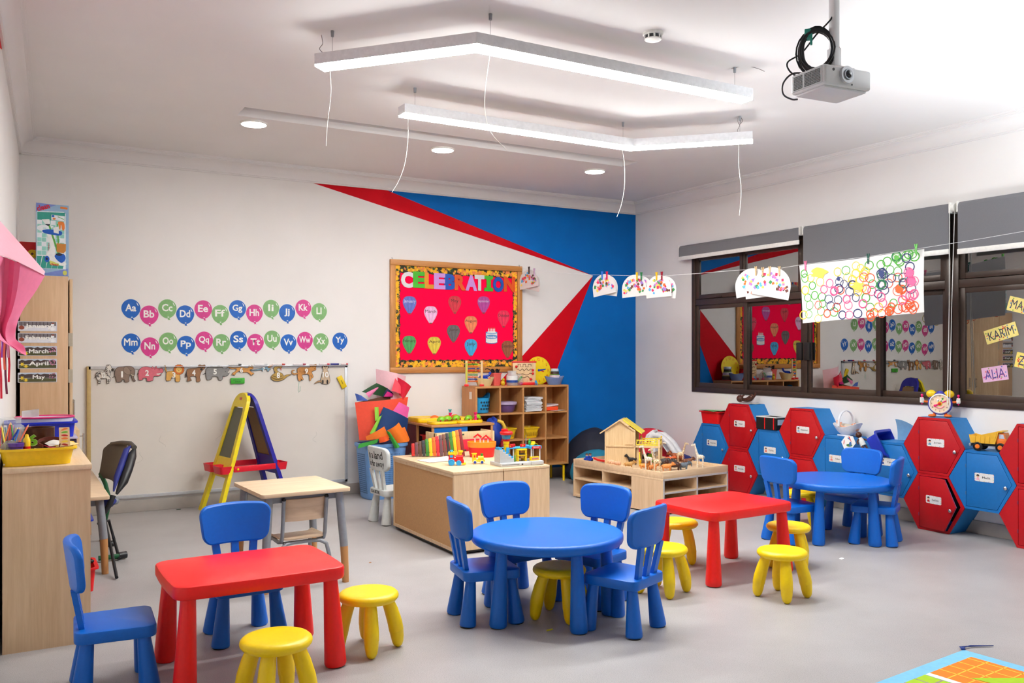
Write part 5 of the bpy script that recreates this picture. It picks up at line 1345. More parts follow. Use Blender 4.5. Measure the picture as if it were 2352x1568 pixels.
# dolls
def skin_body(name, joints, edges, mat, parent, sub=2):
    me = bpy.data.meshes.new(name); me.from_pydata([j[0] for j in joints], edges, []); me.materials.append(mat)
    o = bpy.data.objects.new(name, me); C.objects.link(o); o.parent = parent
    s = o.modifiers.new('skin', 'SKIN'); s.use_smooth_shade = True
    lay = me.skin_vertices[0] if me.skin_vertices else None
    if lay is None:
        bm = bmesh.new(); bm.from_mesh(me); bm.verts.layers.skin.verify(); bm.to_mesh(me); bm.free(); lay = me.skin_vertices[0]
    for i, j in enumerate(joints): lay.data[i].radius = (j[1], j[1]); lay.data[i].use_root = (i == 0)
    sb = o.modifiers.new('sub', 'SUBSURF'); sb.levels = sub; sb.render_levels = sub
    return o
def doll(label, loc, rot, skin, cloth, sc=1.0, hairc=None, arms=0.0, legs=0.5):
    """doll lying on its back along local x, head at -x"""
    r = thing('baby_doll', label, 'doll', loc, rot=rot)
    J = [((.0, 0, .030), .026), ((-.045, 0, .032), .025), ((-.068, 0, .032), .012), ((-.085, 0, .034), .016),
         ((-.045, .034, .036), .013), ((-.025, .060, .040 + arms), .011), ((.0, .070, .055 + arms), .009), ((.008, .071, .058 + arms), .009),
         ((-.045, -.034, .036), .013), ((-.02, -.058, .038 + arms), .011), ((.010, -.064, .052 + arms), .009), ((.018, -.064, .055 + arms), .009),
         ((.030, .016, .030), .018), ((.062, .024, .040 + .03 * legs), .015), ((.088, .024, .030 + .07 * legs), .011), ((.098, .024, .042 + .09 * legs), .011),
         ((.030, -.016, .030), .018), ((.066, -.024, .036 + .02 * legs), .015), ((.096, -.026, .024 + .05 * legs), .011), ((.104, -.026, .036 + .07 * legs), .011)]
    E_ = [(0, 1), (1, 2), (2, 3), (1, 4), (4, 5), (5, 6), (6, 7), (1, 8), (8, 9), (9, 10), (10, 11), (0, 12), (12, 13), (13, 14), (14, 15), (0, 16), (16, 17), (17, 18), (18, 19)]
    J = [((x * sc, y * sc, z * sc), q * sc) for (x, y, z), q in J]
    b = skin_body('doll_body', J, E_, skin, r)
    m = MB(); m.sph((-.108 * sc, 0, .040 * sc), (.040 * sc, .036 * sc, .038 * sc), 20, 14); m.sph((-.104 * sc, 0, .079 * sc), (.007 * sc, .006 * sc, .006 * sc), 10, 6)
    for s in (-1, 1): m.sph((-.106 * sc, s * .036 * sc, .040 * sc), (.008 * sc, .005 * sc, .010 * sc), 8, 6); m.sph((-.092 * sc, s * .016 * sc, .070 * sc), (.010 * sc, .010 * sc, .008 * sc), 10, 6)
    h = m.build('doll_head', skin, r)
    m = MB()
    for s in (-1, 1): m.sph((-.116 * sc, s * .014 * sc, .0745 * sc), (.0035 * sc, .005 * sc, .003 * sc), 8, 6)
    m.build('eyes', BLACK, h)
    m = MB(); m.sph((-.090 * sc, 0, .0735 * sc), (.003 * sc, .009 * sc, .003 * sc), 8, 6); m.build('mouth', pm((150, 50, 50), .5), h)
    if cloth is not None:
        m = MB(); m.var([(-.062 * sc, 0, .033 * sc), (-.03 * sc, 0, .034 * sc), (.01 * sc, 0, .033 * sc), (.045 * sc, 0, .034 * sc)], [.026 * sc, .034 * sc, .036 * sc, .036 * sc], 18); m.build('clothing', cloth, r)
    return r
DARK = pm((84, 44, 30), .45); PINKS = pm((232, 170, 140), .45)
doll('dark brown baby doll lying on its back on the red locker', (6.83, 6.80, TR_ + .007), (0, 0, radians(-90)), DARK, None, 1.0, arms=.03, legs=.8)
m = MB(); m.sheet(lambda u, v: ((u - .5) * .20, (v - .5) * .26, .003 + .003 * sin(9 * u)), 10, 4, .002); tag(m.build('cloth_pad', pm((210, 206, 204), .8), None, (6.82, 6.80, TR_ + .001)), 'thin white cloth under the dark brown doll', 'cloth')
# black box
r = thing('open_box', 'black open box with white rim and red stripes on a blue locker', 'box', (6.80, 6.40, TB), 0)
m = MB(); w_, d_, h_ = .22, .27, .122
for sx in (-1, 1): m.box((sx * (w_ / 2 - .006), 0, h_ / 2), (.012, d_, h_))
for sy in (-1, 1): m.box((0, sy * (d_ / 2 - .006), h_ / 2), (w_ - .024, .012, h_))
m.box((0, 0, .004), (w_ - .02, d_ - .02, .008)); m.build('box_walls', BLACK, r)
m = MB()
for sx in (-1, 1): m.box((sx * (w_ / 2 - .008), 0, h_ + .004), (.020, d_ + .004, .010), .002)
for sy in (-1, 1): m.box((0, sy * (d_ / 2 - .008), h_ + .004), (w_ - .03, .020, .010), .002)
m.build('white_rim', PAPER, r)
for y in (.02, -.10): m = MB(); m.bx(-w_ / 2 - .0012, -w_ / 2, y - .006, y + .006, .002, h_ - .002); m.build('red_stripe', TRED, r)
m = MB(); m.bx(-.09, .02, -d_ / 2 - .0012, -d_ / 2, .05, .105); m.build('picture_label', pm((190, 206, 220), .5), r)
# baby carrier
r = thing('doll_carrier', 'white doll carrier with arched handle standing on a blue locker', 'doll carrier', (6.81, 5.50, TB), radians(-98))
WP = pm((232, 234, 240), .4)
def shell(u, v):
    a = 2 * pi * u; f = .35 + .65 * v; k = v * v
    return (.155 * f * cos(a) * (1 + .08 * k), .085 * f * sin(a), .012 + .075 * k + .035 * k * cos(a) ** 2 * (1.4 if cos(a) > 0 else .8))
m = MB(); m.sheet(shell, 30, 8, .004); m.build('carrier_shell', WP, r)
m = MB(); m.sheet(lambda u, v: (.045 * cos(2 * pi * u) * v, .04 * sin(2 * pi * u) * v, .013), 16, 2); m.box((0, .045, .007), (.16, .014, .014), .004); m.box((0, -.045, .007), (.16, .014, .014), .004); m.build('carrier_base', WP, r)
m = MB(); m.loops([[(x0 + dx, y, z) for dx, y, z in ((-.012, yy * 1.0, zz), (.012, yy, zz), (.012, yy * .95, zz - .006), (-.012, yy * .95, zz - .006))] for x0, yy, zz in [(-.02, .092 * cos(a), .085 + .155 * sin(a) ** .7) for a in [.02 + (pi - .04) * k / 16 for k in range(17)]]]); m.build('carry_handle', WP, r)
doll('baby doll in beige clothes lying in the white carrier', (6.815, 5.515, TB + .045), (0, 0, radians(82)), PINKS, pm((206, 196, 180), .8), 1.02, legs=.6)
doll('dark brown doll tipped over at the carrier foot, beside the blue tray', (6.775, 5.322, TB - .055), (radians(18), radians(56), radians(-98)), DARK, pm((226, 226, 220), .8), .74, legs=.2)
m = MB(); m.plate(hexo(.26), 0, .002); m.m = 1; m.plate(ell(.012, -.025, .03, .014), .002, .0026); m.m = 2; m.plate(ell(-.045, .0, .004, .022), .002, .0026); m.plate([(-.01, .055), (.004, .055), (.03, .01), (.026, .008)], .002, .0026); m.m = 3; m.plate(ell(.02, -.012, .012, .022), .0026, .003)
tag(m.build('hexagon_card', [PAPER, pm((60, 110, 60), .6), pm((210, 60, 50), .6), pm((40, 90, 150), .6)], None, (6.70, 5.40, TB - .045), (radians(78), 0, radians(-82))), 'white hexagonal card with a small drawing, propped below the carrier', 'card')
# blue tray tipped on its side in the dip between two lockers
tray('storage_tray', 'dark blue storage tray tipped on its side in the dip between two blue lockers', 'tray', (6.79, 5.155, .640), 0, .30, .22, .115, pm((20, 50, 180), .4), rot=(radians(62), 0, radians(12)))
m = MB(); m.sheet(lambda u, v: ((u - .5) * .26, .012 * sin(pi * v), v * .19 * (1 - .6 * u * u)), 8, 6, .002); tag(m.build('plastic_sheet', pm((130, 180, 216), .2, alpha=.75), None, (6.895, 4.90, TB + .002), (radians(10), 0, radians(-90))), 'clear bluish plastic sheet leaning on the wall above the lockers', 'sheet')
# toy alarm clock
p = Vector((6.80, 4.555, TR_))
r = thing('toy_alarm_clock', 'blue toy alarm clock with a smiling face, gloved hands and yellow bells', 'clock', p, rot=(pi / 2, 0, -pi / 2 + radians(26)))
CB = pm((60, 60, 170), .4); zc = .115
m = MB(); m.lathe([(0, -.028), (.07, -.028), (.092, -.018), (.096, 0), (.093, .016), (.088, .024), (.084, .022), (0, .018)], (0, zc, 0), 40); m.sph((0, zc + .092, 0), (.028, .016, .02), 14, 8); m.build('clock_case', CB, r)
m = MB(); m.lathe([(.078, .018), (.084, .026), (.076, .030), (.074, .0215)], (0, zc, 0), 40); m.build('white_bezel', TWHT, r)
m = MB(); m.plate(circ(.077, 36, 0, zc), .018, .0225); fo = m.build('dial', pm((244, 214, 180), .5), r)
for k in range(12): a = pi / 2 - 2 * pi * (k + 1) / 12; text('numeral', str(k + 1), .017, pm((90, 40, 40), .5), fo, (.063 * cos(a), zc + .063 * sin(a), .0232))
m = MB(); m.sph((0, zc, .026), (.013, .013, .010), 16, 10); no = m.build('nose', TRED, fo)
m = MB(); m.lathe([(.013, .0), (.018, .002), (.018, .005), (.013, .006)], (0, zc, .0225), 20); m.build('nose_ring', TYEL, fo)
for s in (-1, 1):
    m = MB(); m.sph((s * .014, zc + .026, .0225), (.009, .012, .004), 12, 8); e_ = m.build('eye', TWHT, fo)
    m = MB(); m.sph((s * .012, zc + .024, .0262), (.004, .005, .002), 8, 6); m.build('pupil', BLACK, e_)
m = MB(); m.var([(.036 * cos(a), zc - .004 + .034 * sin(a), .0245) for a in [pi + .35 + (pi - .7) * k / 12 for k in range(13)]], .0036, 6); m.build('smile', pm((240, 130, 150), .5), fo)
m = MB(); m.plate([(0, zc - .005), (0, zc + .005), (-.035, zc - .010), (-.032, zc - .022)], .026, .029); m.sph((-.036, zc - .018, .028), (.011, .011, .004), 12, 6); m.build('clock_hand', TPNK, fo)
m = MB(); m.plate([(0, zc - .003), (.05, zc + .02), (.045, zc + .028), (0, zc + .003)][::1], .0245, .026); m.build('clock_hand', TPNK, fo)
m = MB(); m.plate([(.002, zc + .0), (.030, zc + .045), (.018, zc + .05), (-.002, zc + .002)], .0238, .0250); m.build('clock_hand', TGRN, fo)
for s in (-1, 1):
    m = MB(); m.sph((s * .068, zc + .080, .0), (.040, .034, .030), 18, 12, M=None); m.cyl((s * .05, zc + .06, 0), (s * .066, zc + .078, 0), .008, seg=10); m.build('yellow_bell', TYEL, r)
    m = MB(); m.var([(s * .09, zc + .012, 0), (s * .125, zc + .015, .004)], .009, 10); m.build('arm', TORG, r)
    m = MB(); m.sph((s * .138, zc + .022, .004), (.018, .022, .014), 14, 10)
    for k in range(4): m.var([(s * .128, zc + .008 + k * .011, .012), (s * .140, zc + .009 + k * .011, .020), (s * .152, zc + .010 + k * .011, .012)], .0055, 8)
    m.var([(s * .128, zc + .036, .006), (s * .134, zc + .048, .008)], .0052, 8)
    m.build('gloved_hand', TWHT, r)
    m = MB(); m.cyl((s * .139, zc - .01, .006), (s * .139, zc + .062, .006), .0055, seg=10); m.sph((s * .139, zc + .068, .006), .011, 12, 8); m.build('pink_stick', TPNK, r)
    m = MB(); m.sph((s * .06, .012, .012), (.032, .013, .034), 16, 10); m.v = [(x, max(y, .001), z) for x, y, z in m.v]; m.cyl((s * .045, .015, 0), (s * .04, zc - .08, 0), .012, seg=10); m.build('orange_foot', TORG, r)
# dump truck
r = thing('toy_dump_truck', 'yellow and orange toy dump truck with black wheels on a blue locker', 'toy truck', (6.79, 4.10, TB), radians(-76))
TB1 = pm((232, 178, 44), .45); TO1 = pm((240, 120, 24), .45)
m = MB(); m.loops([[(-.135, y, .062), (.035, y, .062), (.055, y, .155), (.03, y, .155), (-.10, y, .118), (-.150, y, .128)] for y in (-.072, -.066)]); m.loops([[(-.135, y, .062), (.035, y, .062), (.055, y, .155), (.03, y, .155), (-.10, y, .118), (-.150, y, .128)] for y in (.066, .072)])
m.loops([[(-.135, y, .062), (.035, y, .062), (.035, y, .070), (-.135, y, .070)] for y in (-.07, .07)]); m.loops([[(.035, y, .062), (.060, y, .165), (.095, y, .165), (.095, y, .158), (.066, y, .156), (.042, y, .062)] for y in (-.072, .072)])
m.loops([[(-.138, y, .062), (-.150, y, .124), (-.143, y, .124), (-.130, y, .062)] for y in (-.07, .07)])
for k in range(4): m.box((-.105 + .035 * k, -.074, .09), (.008, .005, .05), .001)
m.build('tipper_bed', TB1, r)
m = MB(); m.box((.085, 0, .075), (.075, .125, .06), .012); m.loops([[(.052, y, .10), (.118, y, .10), (.102, y, .148), (.055, y, .148)] for y in (-.056, .056)]); m.build('cab', TO1, r)
m = MB(); m.loops([[(.066, y, .106), (.108, y, .106), (.097, y, .140), (.066, y, .140)] for y in (-.0575, .0575)]); m.build('cab_window', pm((200, 210, 225), .2), r)
m = MB(); m.box((-.01, 0, .05), (.25, .07, .022), .003); m.build('chassis', DGREY, r)
m = MB(); m.box((-.145, 0, .045), (.016, .13, .022), .004); m.box((.125, 0, .045), (.016, .13, .022), .004); m.build('bumper', GREYM, r)
for x in (-.085, .080):
    for s in (-1, 1):
        m = MB(); wheel(m, (x, s * .062, .036), .036, .032, 24); wo = m.build('wheel', BLACK, r)
        m = MB(); m.cyl((x, s * .0785, .036), (x, s * .0800, .036), .018, .016, 16); m.build('hub', TO1, wo)

# name cards stuck on the window
def card(px, py, w, h, rot, c, txt, tc, label):
    p = wb(px, py, XR + .02); r = thing('name_card', label, 'name card', (XR + .0145, p.y, p.z), rot=RB, group='name cards stuck on the window')
    M = Matrix.Rotation(rot, 4, 'Z')
    m = MB(); m.M = M; m.plate(rrect(w, h, .004, 2), 0, .001); m.build('card', pm(c, .7), r)
    if txt: fit_text('lettering', txt, w * .78, h * .62, pm(tc, .6), r, (0, 0, .0016), (0, 0, rot), bold=.0)
    m = MB(); m.M = M
    for k in range(26): x, y = rnd.uniform(-w * .45, w * .45), rnd.uniform(-h * .42, h * .42); m.m = k % 4; m.plate(circ(.0065, 4, x, y), .001, .00135)
    m.build('confetti_pattern', [pm((230, 90, 40), .6), pm((60, 110, 190), .6), pm((120, 170, 60), .6), pm((220, 70, 130), .6)], r)
card(2300, 765, .27, .115, radians(16), (238, 220, 130), 'KARIM', (60, 60, 80), 'yellow card lettered KARIM on the window above the pink one')
card(2286, 858, .215, .12, radians(9), (226, 180, 210), 'ALIA', (90, 60, 140), 'pink card lettered ALIA on the window pane')
card(2350, 703, .24, .115, radians(-16), (238, 220, 130), 'MARY', (60, 60, 80), 'yellow card lettered MARY highest on the window pane')
card(2368, 832, .24, .12, radians(-12), (238, 216, 110), 'ZAYN', (60, 60, 80), 'yellow card at the picture edge below the others on the window')
# ================================================================ ANIMAL PLAY TABLE
PTX, PTY, PTR = 5.585, 6.92, radians(6)
r = thing('play_table', 'low maple play table with open cubbies and a rimmed top full of toy animals', 'table', (PTX, PTY, 0), PTR)
w, d, h = .90, 1.28, .335
MW = wood('table_maple', (212, 178, 138), (230, 200, 164), 'x', 5); MWZ = wood('table_maple_upright', (212, 178, 138), (230, 200, 164), 'z', 5)
EDGE = pm((196, 190, 188), .4, .1)
m = MB(); m.bx(-w / 2, w / 2, -d / 2, d / 2, h - .02, h, .002); m.build('table_top', MW, r)
m = MB(); m.bx(-w / 2 + .017, w / 2 - .017, -d / 2 + .017, d / 2 - .017, h, h + .036); m.build('tray_floor', MW, r)
m = MB(); m.bx(-w / 2, w / 2, -d / 2, d / 2, .012, .032); m.build('bottom_board', MW, r)
m = MB(); m.bx(-w / 2 + .02, w / 2 - .02, -d / 2 + .02, d / 2 - .02, 0, .012); m.build('plinth', BLACK, r)
for x0, x1, y0, y1 in ((-w / 2, w / 2, d / 2 - .018, d / 2), (-w / 2, w / 2, -d / 2, -d / 2 + .018), (-w / 2, -w / 2 + .018, -d / 2 + .018, d / 2 - .018), (w / 2 - .018, w / 2, -d / 2 + .018, d / 2 - .018)):
    m = MB(); m.bx(x0, x1, y0, y1, h, h + .062, .003); m.build('tray_rim', MW, r)
def wallp(x0, x1, y0, y1): m = MB(); m.bx(x0, x1, y0, y1, .032, h - .02); m.build('divider', MWZ, r)
# cubbies open towards -x (long side) and towards -y (short side)
t = .018
wallp(-w / 2 + .36, -w / 2 + .36 + t, -d / 2 + .40, d / 2 - t)
wallp(-w / 2, w / 2, d / 2 - t, d / 2); wallp(-w / 2, w / 2, -d / 2 + .40, -d / 2 + .40 + t)
wallp(-w / 2, -w / 2 + t, -d / 2, -d / 2 + .40); wallp(w / 2 - t, w / 2, -d / 2, d / 2); wallp(0, t, -d / 2 + .002, -d / 2 + .40)
wallp(-w / 2 + .002, -w / 2 + .36, .18, .18 + t)
m = MB(); m.bx(-w / 2 + .003, -w / 2 + .36, -d / 2 + .42, d / 2 - t, .19, .206); m.build('cubby_shelf_board', MW, r)
m = MB(); m.bx(-w / 2 + t, w / 2 - t, -d / 2 + .003, -d / 2 + .40, .19, .206); m.build('cubby_shelf_board', MW, r)
m = MB()
for x in (-w / 2, 0, w / 2 - t): m.bx(x, x + t, -d / 2 - .001, -d / 2, .012, h)
m.bx(-w / 2, w / 2, -d / 2 - .001, -d / 2, h - .02, h - .002); m.bx(-w / 2 + t, w / 2 - t, -d / 2 + .001, -d / 2 + .003, .19, .206); m.build('edge_band', EDGE, r)
RT = Matrix.Translation((PTX, PTY, 0)) @ Matrix.Rotation(PTR, 4, 'Z')
TZ = h + .0368
# doll's house
HP = hz(1412, 1058, TZ + .03); HP.z = TZ
r = thing('dolls_house', "wooden doll's house with a pitched roof and yellow-fenced balcony on the play table", "doll's house", (HP.x + .02, HP.y - .06, TZ), radians(-46))
HW, HE, HR, HD = .155, .325, .435, .27
gab = lambda s, e=0: [(-HW * s, .0 + e), (HW * s, 0 + e), (HW * s, HE), (0, HR - .01), (-HW * s, HE)]
def vert(poly, y0, y1, m): m.loops([[(x, y, z) for x, z in poly] for y in (y1, y0)])
m = MB(); vert(gab(.96), .008, .014, m); m.build('gable_wall', TOYW, r)
m = MB()
for x in (-HW, HW - .016): m.bx(x, x + .016, -.002, .018, 0, HE + .004)
m.bx(-HW, HW, -.002, .016, .175, .192); m.bx(-HW, HW, -.002, .016, 0, .012)
vert([(-HW, HE), (0, HR - .012), (HW, HE), (HW, HE + .018), (0, HR + .004), (-HW, HE + .018)], -.002, .016, m); m.build('gable_frame', TOYW, r)
m = MB()
for x in (-HW, HW - .016): m.bx(x, x + .016, HD - .02, HD, 0, HE + .004)
m.bx(-HW, HW, HD - .018, HD, .175, .192); m.bx(-HW, -HW + .006, .016, HD, .0, HE); vert(gab(.96), HD - .012, HD - .006, m); m.build('back_wall', TOYW, r)
m = MB(); m.bx(-HW, HW, .0, HD, .178, .190); m.bx(-HW, HW, 0, HD, 0, .008); m.build('floor_board', TOYW, r)
m = MB(); vert([(-HW - .045, HE - .022), (0, HR + .004), (0, HR + .018), (-HW - .050, HE - .012)], -.02, HD + .02, m); m.build('roof_slope', TOYW, r)
m = MB(); vert([(0, HR + .004), (.085, HR - .058), (.09, HR - .046), (0, HR + .018)], -.02, HD + .02, m); m.build('roof_slope', TOYW, r)
m = MB(); vert([(.02, HR + .006), (HW + .055, HE - .020), (HW + .06, HE - .008), (.02, HR + .018)], .05, HD + .03, m); m.build('yellow_roof', pm((238, 214, 70), .5), r)
m = MB(); m.bx(.05, .13, .0, .016, .20, .212); m.bx(.05, .06, -.0, .012, .02, .17); m.build('window_beam', TOYW, r)
# balcony deck on posts
bx0_, bx1_, by0, by1 = HW, HW + .235, .02, .22
m = MB(); m.bx(bx0_ - .01, bx1_ + .012, by0 - .012, by1 + .012, .172, .192, .002); m.build('balcony_floor', TOYW, r)
for x, y in ((bx1_, by0), (bx1_, by1), (bx0_ + .03, by1)):
    m = MB(); m.box((x, y, .13), (.018, .018, .26), .002); po = m.build('balcony_post', TOYW, r)
    m = MB(); m.sph((x, y, .268), .010, 12, 8); m.build('yellow_knob', TYEL, po)
FY = pm((240, 216, 60), .5)
def fence(x0, y0, x1, y1):
    m = MB(); v = Vector((x1 - x0, y1 - y0)); L = v.length; M = Matrix.Translation((x0, y0, .196)) @ Matrix.Rotation(math.atan2(v.y, v.x), 4, 'Z')
    m.M = M; m.bx(.008, L - .008, -.003, .003, 0, .012); m.bx(.008, L - .008, -.003, .003, .044, .056)
    n = 8
    for k in range(n): x = .014 + (L - .03) * k / (n - 1); m.loops([[(x + dx + .012 * s, -.003, .012 + .032 * s), (x + dx + .012 * s, .003, .012 + .032 * s)][::1] + [(x + dx + .007 + .012 * s, .003, .012 + .032 * s), (x + dx + .007 + .012 * s, -.003, .012 + .032 * s)] for dx, s in ((-.012, 0), (-.012, 1))])
    m.build('balcony_fence', FY, r)
fence(bx0_, by0, bx1_, by0); fence(bx1_, by0, bx1_, by1); fence(bx0_ + .03, by1, bx1_, by1)
m = MB(); m.bx(bx0_ + .005, bx0_ + .03, by0 + .02, by0 + .03, 0, .17); m.build('ladder_rail', TOYW, r)

# animals: each a small closed figure
def critter(name, label, px, py, rotz, col, kind, s=1.0, mat=None, cat='toy animal'):
    s *= 1.15
    p = hz(px, py, TZ)
    r = thing(name, label, cat, p, rotz, 'toy animals on the play table')
    m = MB(); B = {}
    K = dict(lion=(.050, .034, .017, .016), cow=(.056, .040, .020, .018), rhino=(.062, .038, .024, .022), horse=(.050, .048, .014, .014), pig=(.040, .020, .016, .015), elephant=(.055, .045, .025, .022))[kind] if kind != 'giraffe' else (.040, .085, .016, .012)
    L, Hh, Wd, hd = (k * s for k in K)
    m.sph((0, 0, Hh), (L * .72, Wd, Wd * 1.12), 18, 12); m.sph((L * .40, 0, Hh + Wd * .12), (L * .36, Wd * .98, Wd * 1.1), 16, 10); m.sph((-L * .42, 0, Hh), (L * .32, Wd, Wd), 14, 10)
    for sx in (-1, 1):
        for sy in (-1, 1):
            x = sx * L * .52; y = sy * Wd * .62
            m.var([(x, y, Hh - Wd * .2), (x * 1.02 + (-.1 * L if sx < 0 else 0) * .3, y, Hh * .48), (x, y, .004), (x + .002, y, 0.0006)], [Wd * .42, Wd * .28, Wd * .24, Wd * .28], 10)
    if kind == 'giraffe':
        nx, nz = L * 1.05, Hh + .092 * s
        m.var([(L * .45, 0, Hh + .006 * s), (L * .72, 0, Hh + .036 * s), (nx, 0, nz)], [.013 * s, .010 * s, .0066 * s], 12)
        m.sph((nx + .010 * s, 0, nz + .003 * s), (.019 * s, .0075 * s, .0085 * s), 14, 8, M=None); m.sph((nx + .024 * s, 0, nz - .002 * s), (.009 * s, .006 * s, .006 * s), 10, 6)
        for sy in (-1, 1): m.cyl((nx, sy * .004 * s, nz + .006 * s), (nx - .001, sy * .005 * s, nz + .018 * s), .0024 * s, seg=8); m.sph((nx - .004 * s, sy * .011 * s, nz + .005 * s), (.003 * s, .007 * s, .004 * s), 8, 6)
        hx_, hz__ = nx + .014 * s, nz + .006 * s; ey = .0068 * s
    else:
        nz = Hh + (hd * 1.15 if kind in ('lion', 'cow', 'elephant') else hd * .25); nx = L * .86 + hd * .2
        if kind == 'horse': nz = Hh + .032 * s; nx = L * .95
        m.var([(L * .5, 0, Hh + .2 * Wd), (nx, 0, nz)], [Wd * .72, hd * .62], 12)
        m.sph((nx + hd * .3, 0, nz), (hd * 1.0, hd * .78, hd * .86), 16, 10); m.sph((nx + hd * 1.1, 0, nz - hd * .28), (hd * .62, hd * .46, hd * .42), 12, 8)
        for sy in (-1, 1): m.sph((nx - hd * .1, sy * hd * .68, nz + hd * .72), (hd * .22, hd * .3, hd * .34), 8, 6)
        hx_, hz__ = nx + hd * .85, nz + hd * .28; ey = hd * .56
        if kind == 'lion' and name == 'toy_lion': m.sph((nx - hd * .15, 0, nz), (hd * .72, hd * 1.25, hd * 1.3), 16, 10)
        if kind == 'rhino': m.var([(nx + hd * 1.45, 0, nz - hd * .1), (nx + hd * 1.75, 0, nz + hd * .7)], [hd * .26, hd * .05], 8)
        if kind == 'cow':
            for sy in (-1, 1): m.var([(nx, sy * hd * .5, nz + hd * .7), (nx, sy * hd * 1.2, nz + hd * .9), (nx + hd * .2, sy * hd * 1.3, nz + hd * 1.4)], [hd * .22, hd * .18, hd * .06], 8)
        if kind == 'elephant': m.var([(nx + hd * 1.0, 0, nz - hd * .2), (nx + hd * 1.5, 0, nz - hd), (nx + hd * 1.4, 0, nz - hd * 1.8)], [hd * .38, hd * .28, hd * .18], 10)
    m.var([(-L * .70, 0, Hh + Wd * .4), (-L * .86, 0, Hh + Wd * .1), (-L * .90, 0, Hh - Wd * .9)], [Wd * .2, Wd * .14, Wd * .16], 8)
    o = m.build('animal_body', mat or pm(col, .55, var=.10, scale=60), r)
    rm = o.modifiers.new('weld', 'REMESH'); rm.mode = 'VOXEL'; rm.voxel_size = .0022 * max(1, s); rm.use_smooth_shade = True
    m = MB()
    for sy in (-1, 1): m.sph((hx_, sy * ey, hz__), .0022 * s, 8, 6)
    m.build('eyes', BLACK, r)
    return r
def spotted(name, base, spot, scale, lo, hi):
    m, nt, b = new_mat(name); mp = coords(nt)
    v = nt.nodes.new('ShaderNodeTexVoronoi'); v.inputs['Scale'].default_value = scale; nt.links.new(mp.outputs[0], v.inputs['Vector'])
    r_ = ramp(nt, [(lo, lin(spot)), (hi, lin(base))]); nt.links.new(v.outputs['Distance'], r_.inputs[0]); nt.links.new(r_.outputs[0], b.inputs['Base Color']); b.inputs['Roughness'].default_value = .5
    return m
GS1 = spotted('pale_giraffe_spots', (232, 222, 204), (186, 150, 110), 90, .26, .36); GS2 = spotted('tan_giraffe_spots', (228, 206, 168), (164, 110, 62), 100, .34, .42)
HYS = spotted('spotted_fur', (200, 150, 80), (110, 74, 40), 120, .22, .32)
R_ = radians
for a in (
    ('toy_giraffe', 'pale toy giraffe at the front rim looking back to the house balcony', 1489, 1079, R_(150), None, 'giraffe', 1.08, GS1),
    ('toy_giraffe', 'tan-spotted toy giraffe standing closest to the table corner', 1509, 1084, R_(155), None, 'giraffe', 1.02, GS2),
    ('toy_giraffe', 'pale toy giraffe stretching its neck behind the balcony post', 1511, 1062, R_(-42), None, 'giraffe', .98, GS1),
    ('toy_giraffe', 'tan-spotted toy giraffe touching heads over the brown bull', 1563, 1064, R_(-38), None, 'giraffe', .98, GS2),
    ('toy_giraffe', 'pale toy giraffe alone at the locker end of the play table', 1608, 1073, R_(145), None, 'giraffe', 1.06, GS1),
    ('toy_giraffe', 'small yellow plastic giraffe beside the black horse', 1470, 1070, R_(60), (240, 200, 20), 'giraffe', .62, None),
    ('toy_hyena', 'spotted tan toy hyena lying low by the house wall', 1444, 1074, R_(-30), None, 'lion', .95, HYS),
    ('toy_pig', 'pink toy pig in front of the house gable', 1404, 1065, R_(-25), (232, 176, 140), 'pig', 1.0, None),
    ('toy_pig', 'pink toy pig nearer the spotted hyena', 1418, 1068, R_(165), (226, 168, 132), 'pig', .95, None),
    ('toy_horse', 'black toy horse rearing beside the house corner', 1452, 1067, R_(150), (28, 24, 26), 'horse', 1.0, None),
    ('toy_lion', 'orange toy lion in front of the pale giraffe', 1480, 1078, R_(-28), (224, 140, 60), 'lion', 1.0, None),
    ('toy_lioness', 'tawny toy lioness beside the tan giraffe legs', 1531, 1080, R_(-32), (222, 140, 70), 'lion', 1.05, None),
    ('toy_lioness', 'orange toy lioness between the two front giraffes', 1499, 1080, R_(-15), (214, 128, 62), 'lion', .9, None),
    ('toy_rhino', 'dark grey toy rhinoceros behind the tawny lioness', 1528, 1070, R_(-35), (64, 58, 56), 'rhino', 1.05, None),
    ('toy_bull', 'dark brown toy bull with pale horns under the touching giraffes', 1549, 1079, R_(150), (74, 42, 32), 'cow', 1.12, None),
    ('toy_elephant', 'blue grey toy elephant next to the dark brown bull', 1570, 1078, R_(-30), (96, 106, 116), 'elephant', .82, None),
    ('toy_bison', 'rust brown toy bison behind the tan giraffe', 1556, 1060, R_(155), (160, 84, 44), 'cow', 1.25, None),
    ('toy_boar', 'brown toy boar at the far side of the elephant', 1578, 1068, R_(-25), (120, 74, 50), 'cow', .95, None),
    ('toy_cow', 'orange toy calf between rhinoceros and bison', 1536, 1062, R_(-40), (226, 110, 60), 'cow', .85, None),
    ('toy_wolf', 'grey toy wolf in the shade under the balcony', 1475, 1058, R_(-30), (76, 70, 62), 'lion', 1.1, None)):
    critter(*a)
def small(name, label, cat, px, py, build, z=0): p = hz(px, py, TZ) if px > 9 else RT @ Vector((px, py, TZ)); p.z += z; r = thing(name, label, cat, p); build(r)
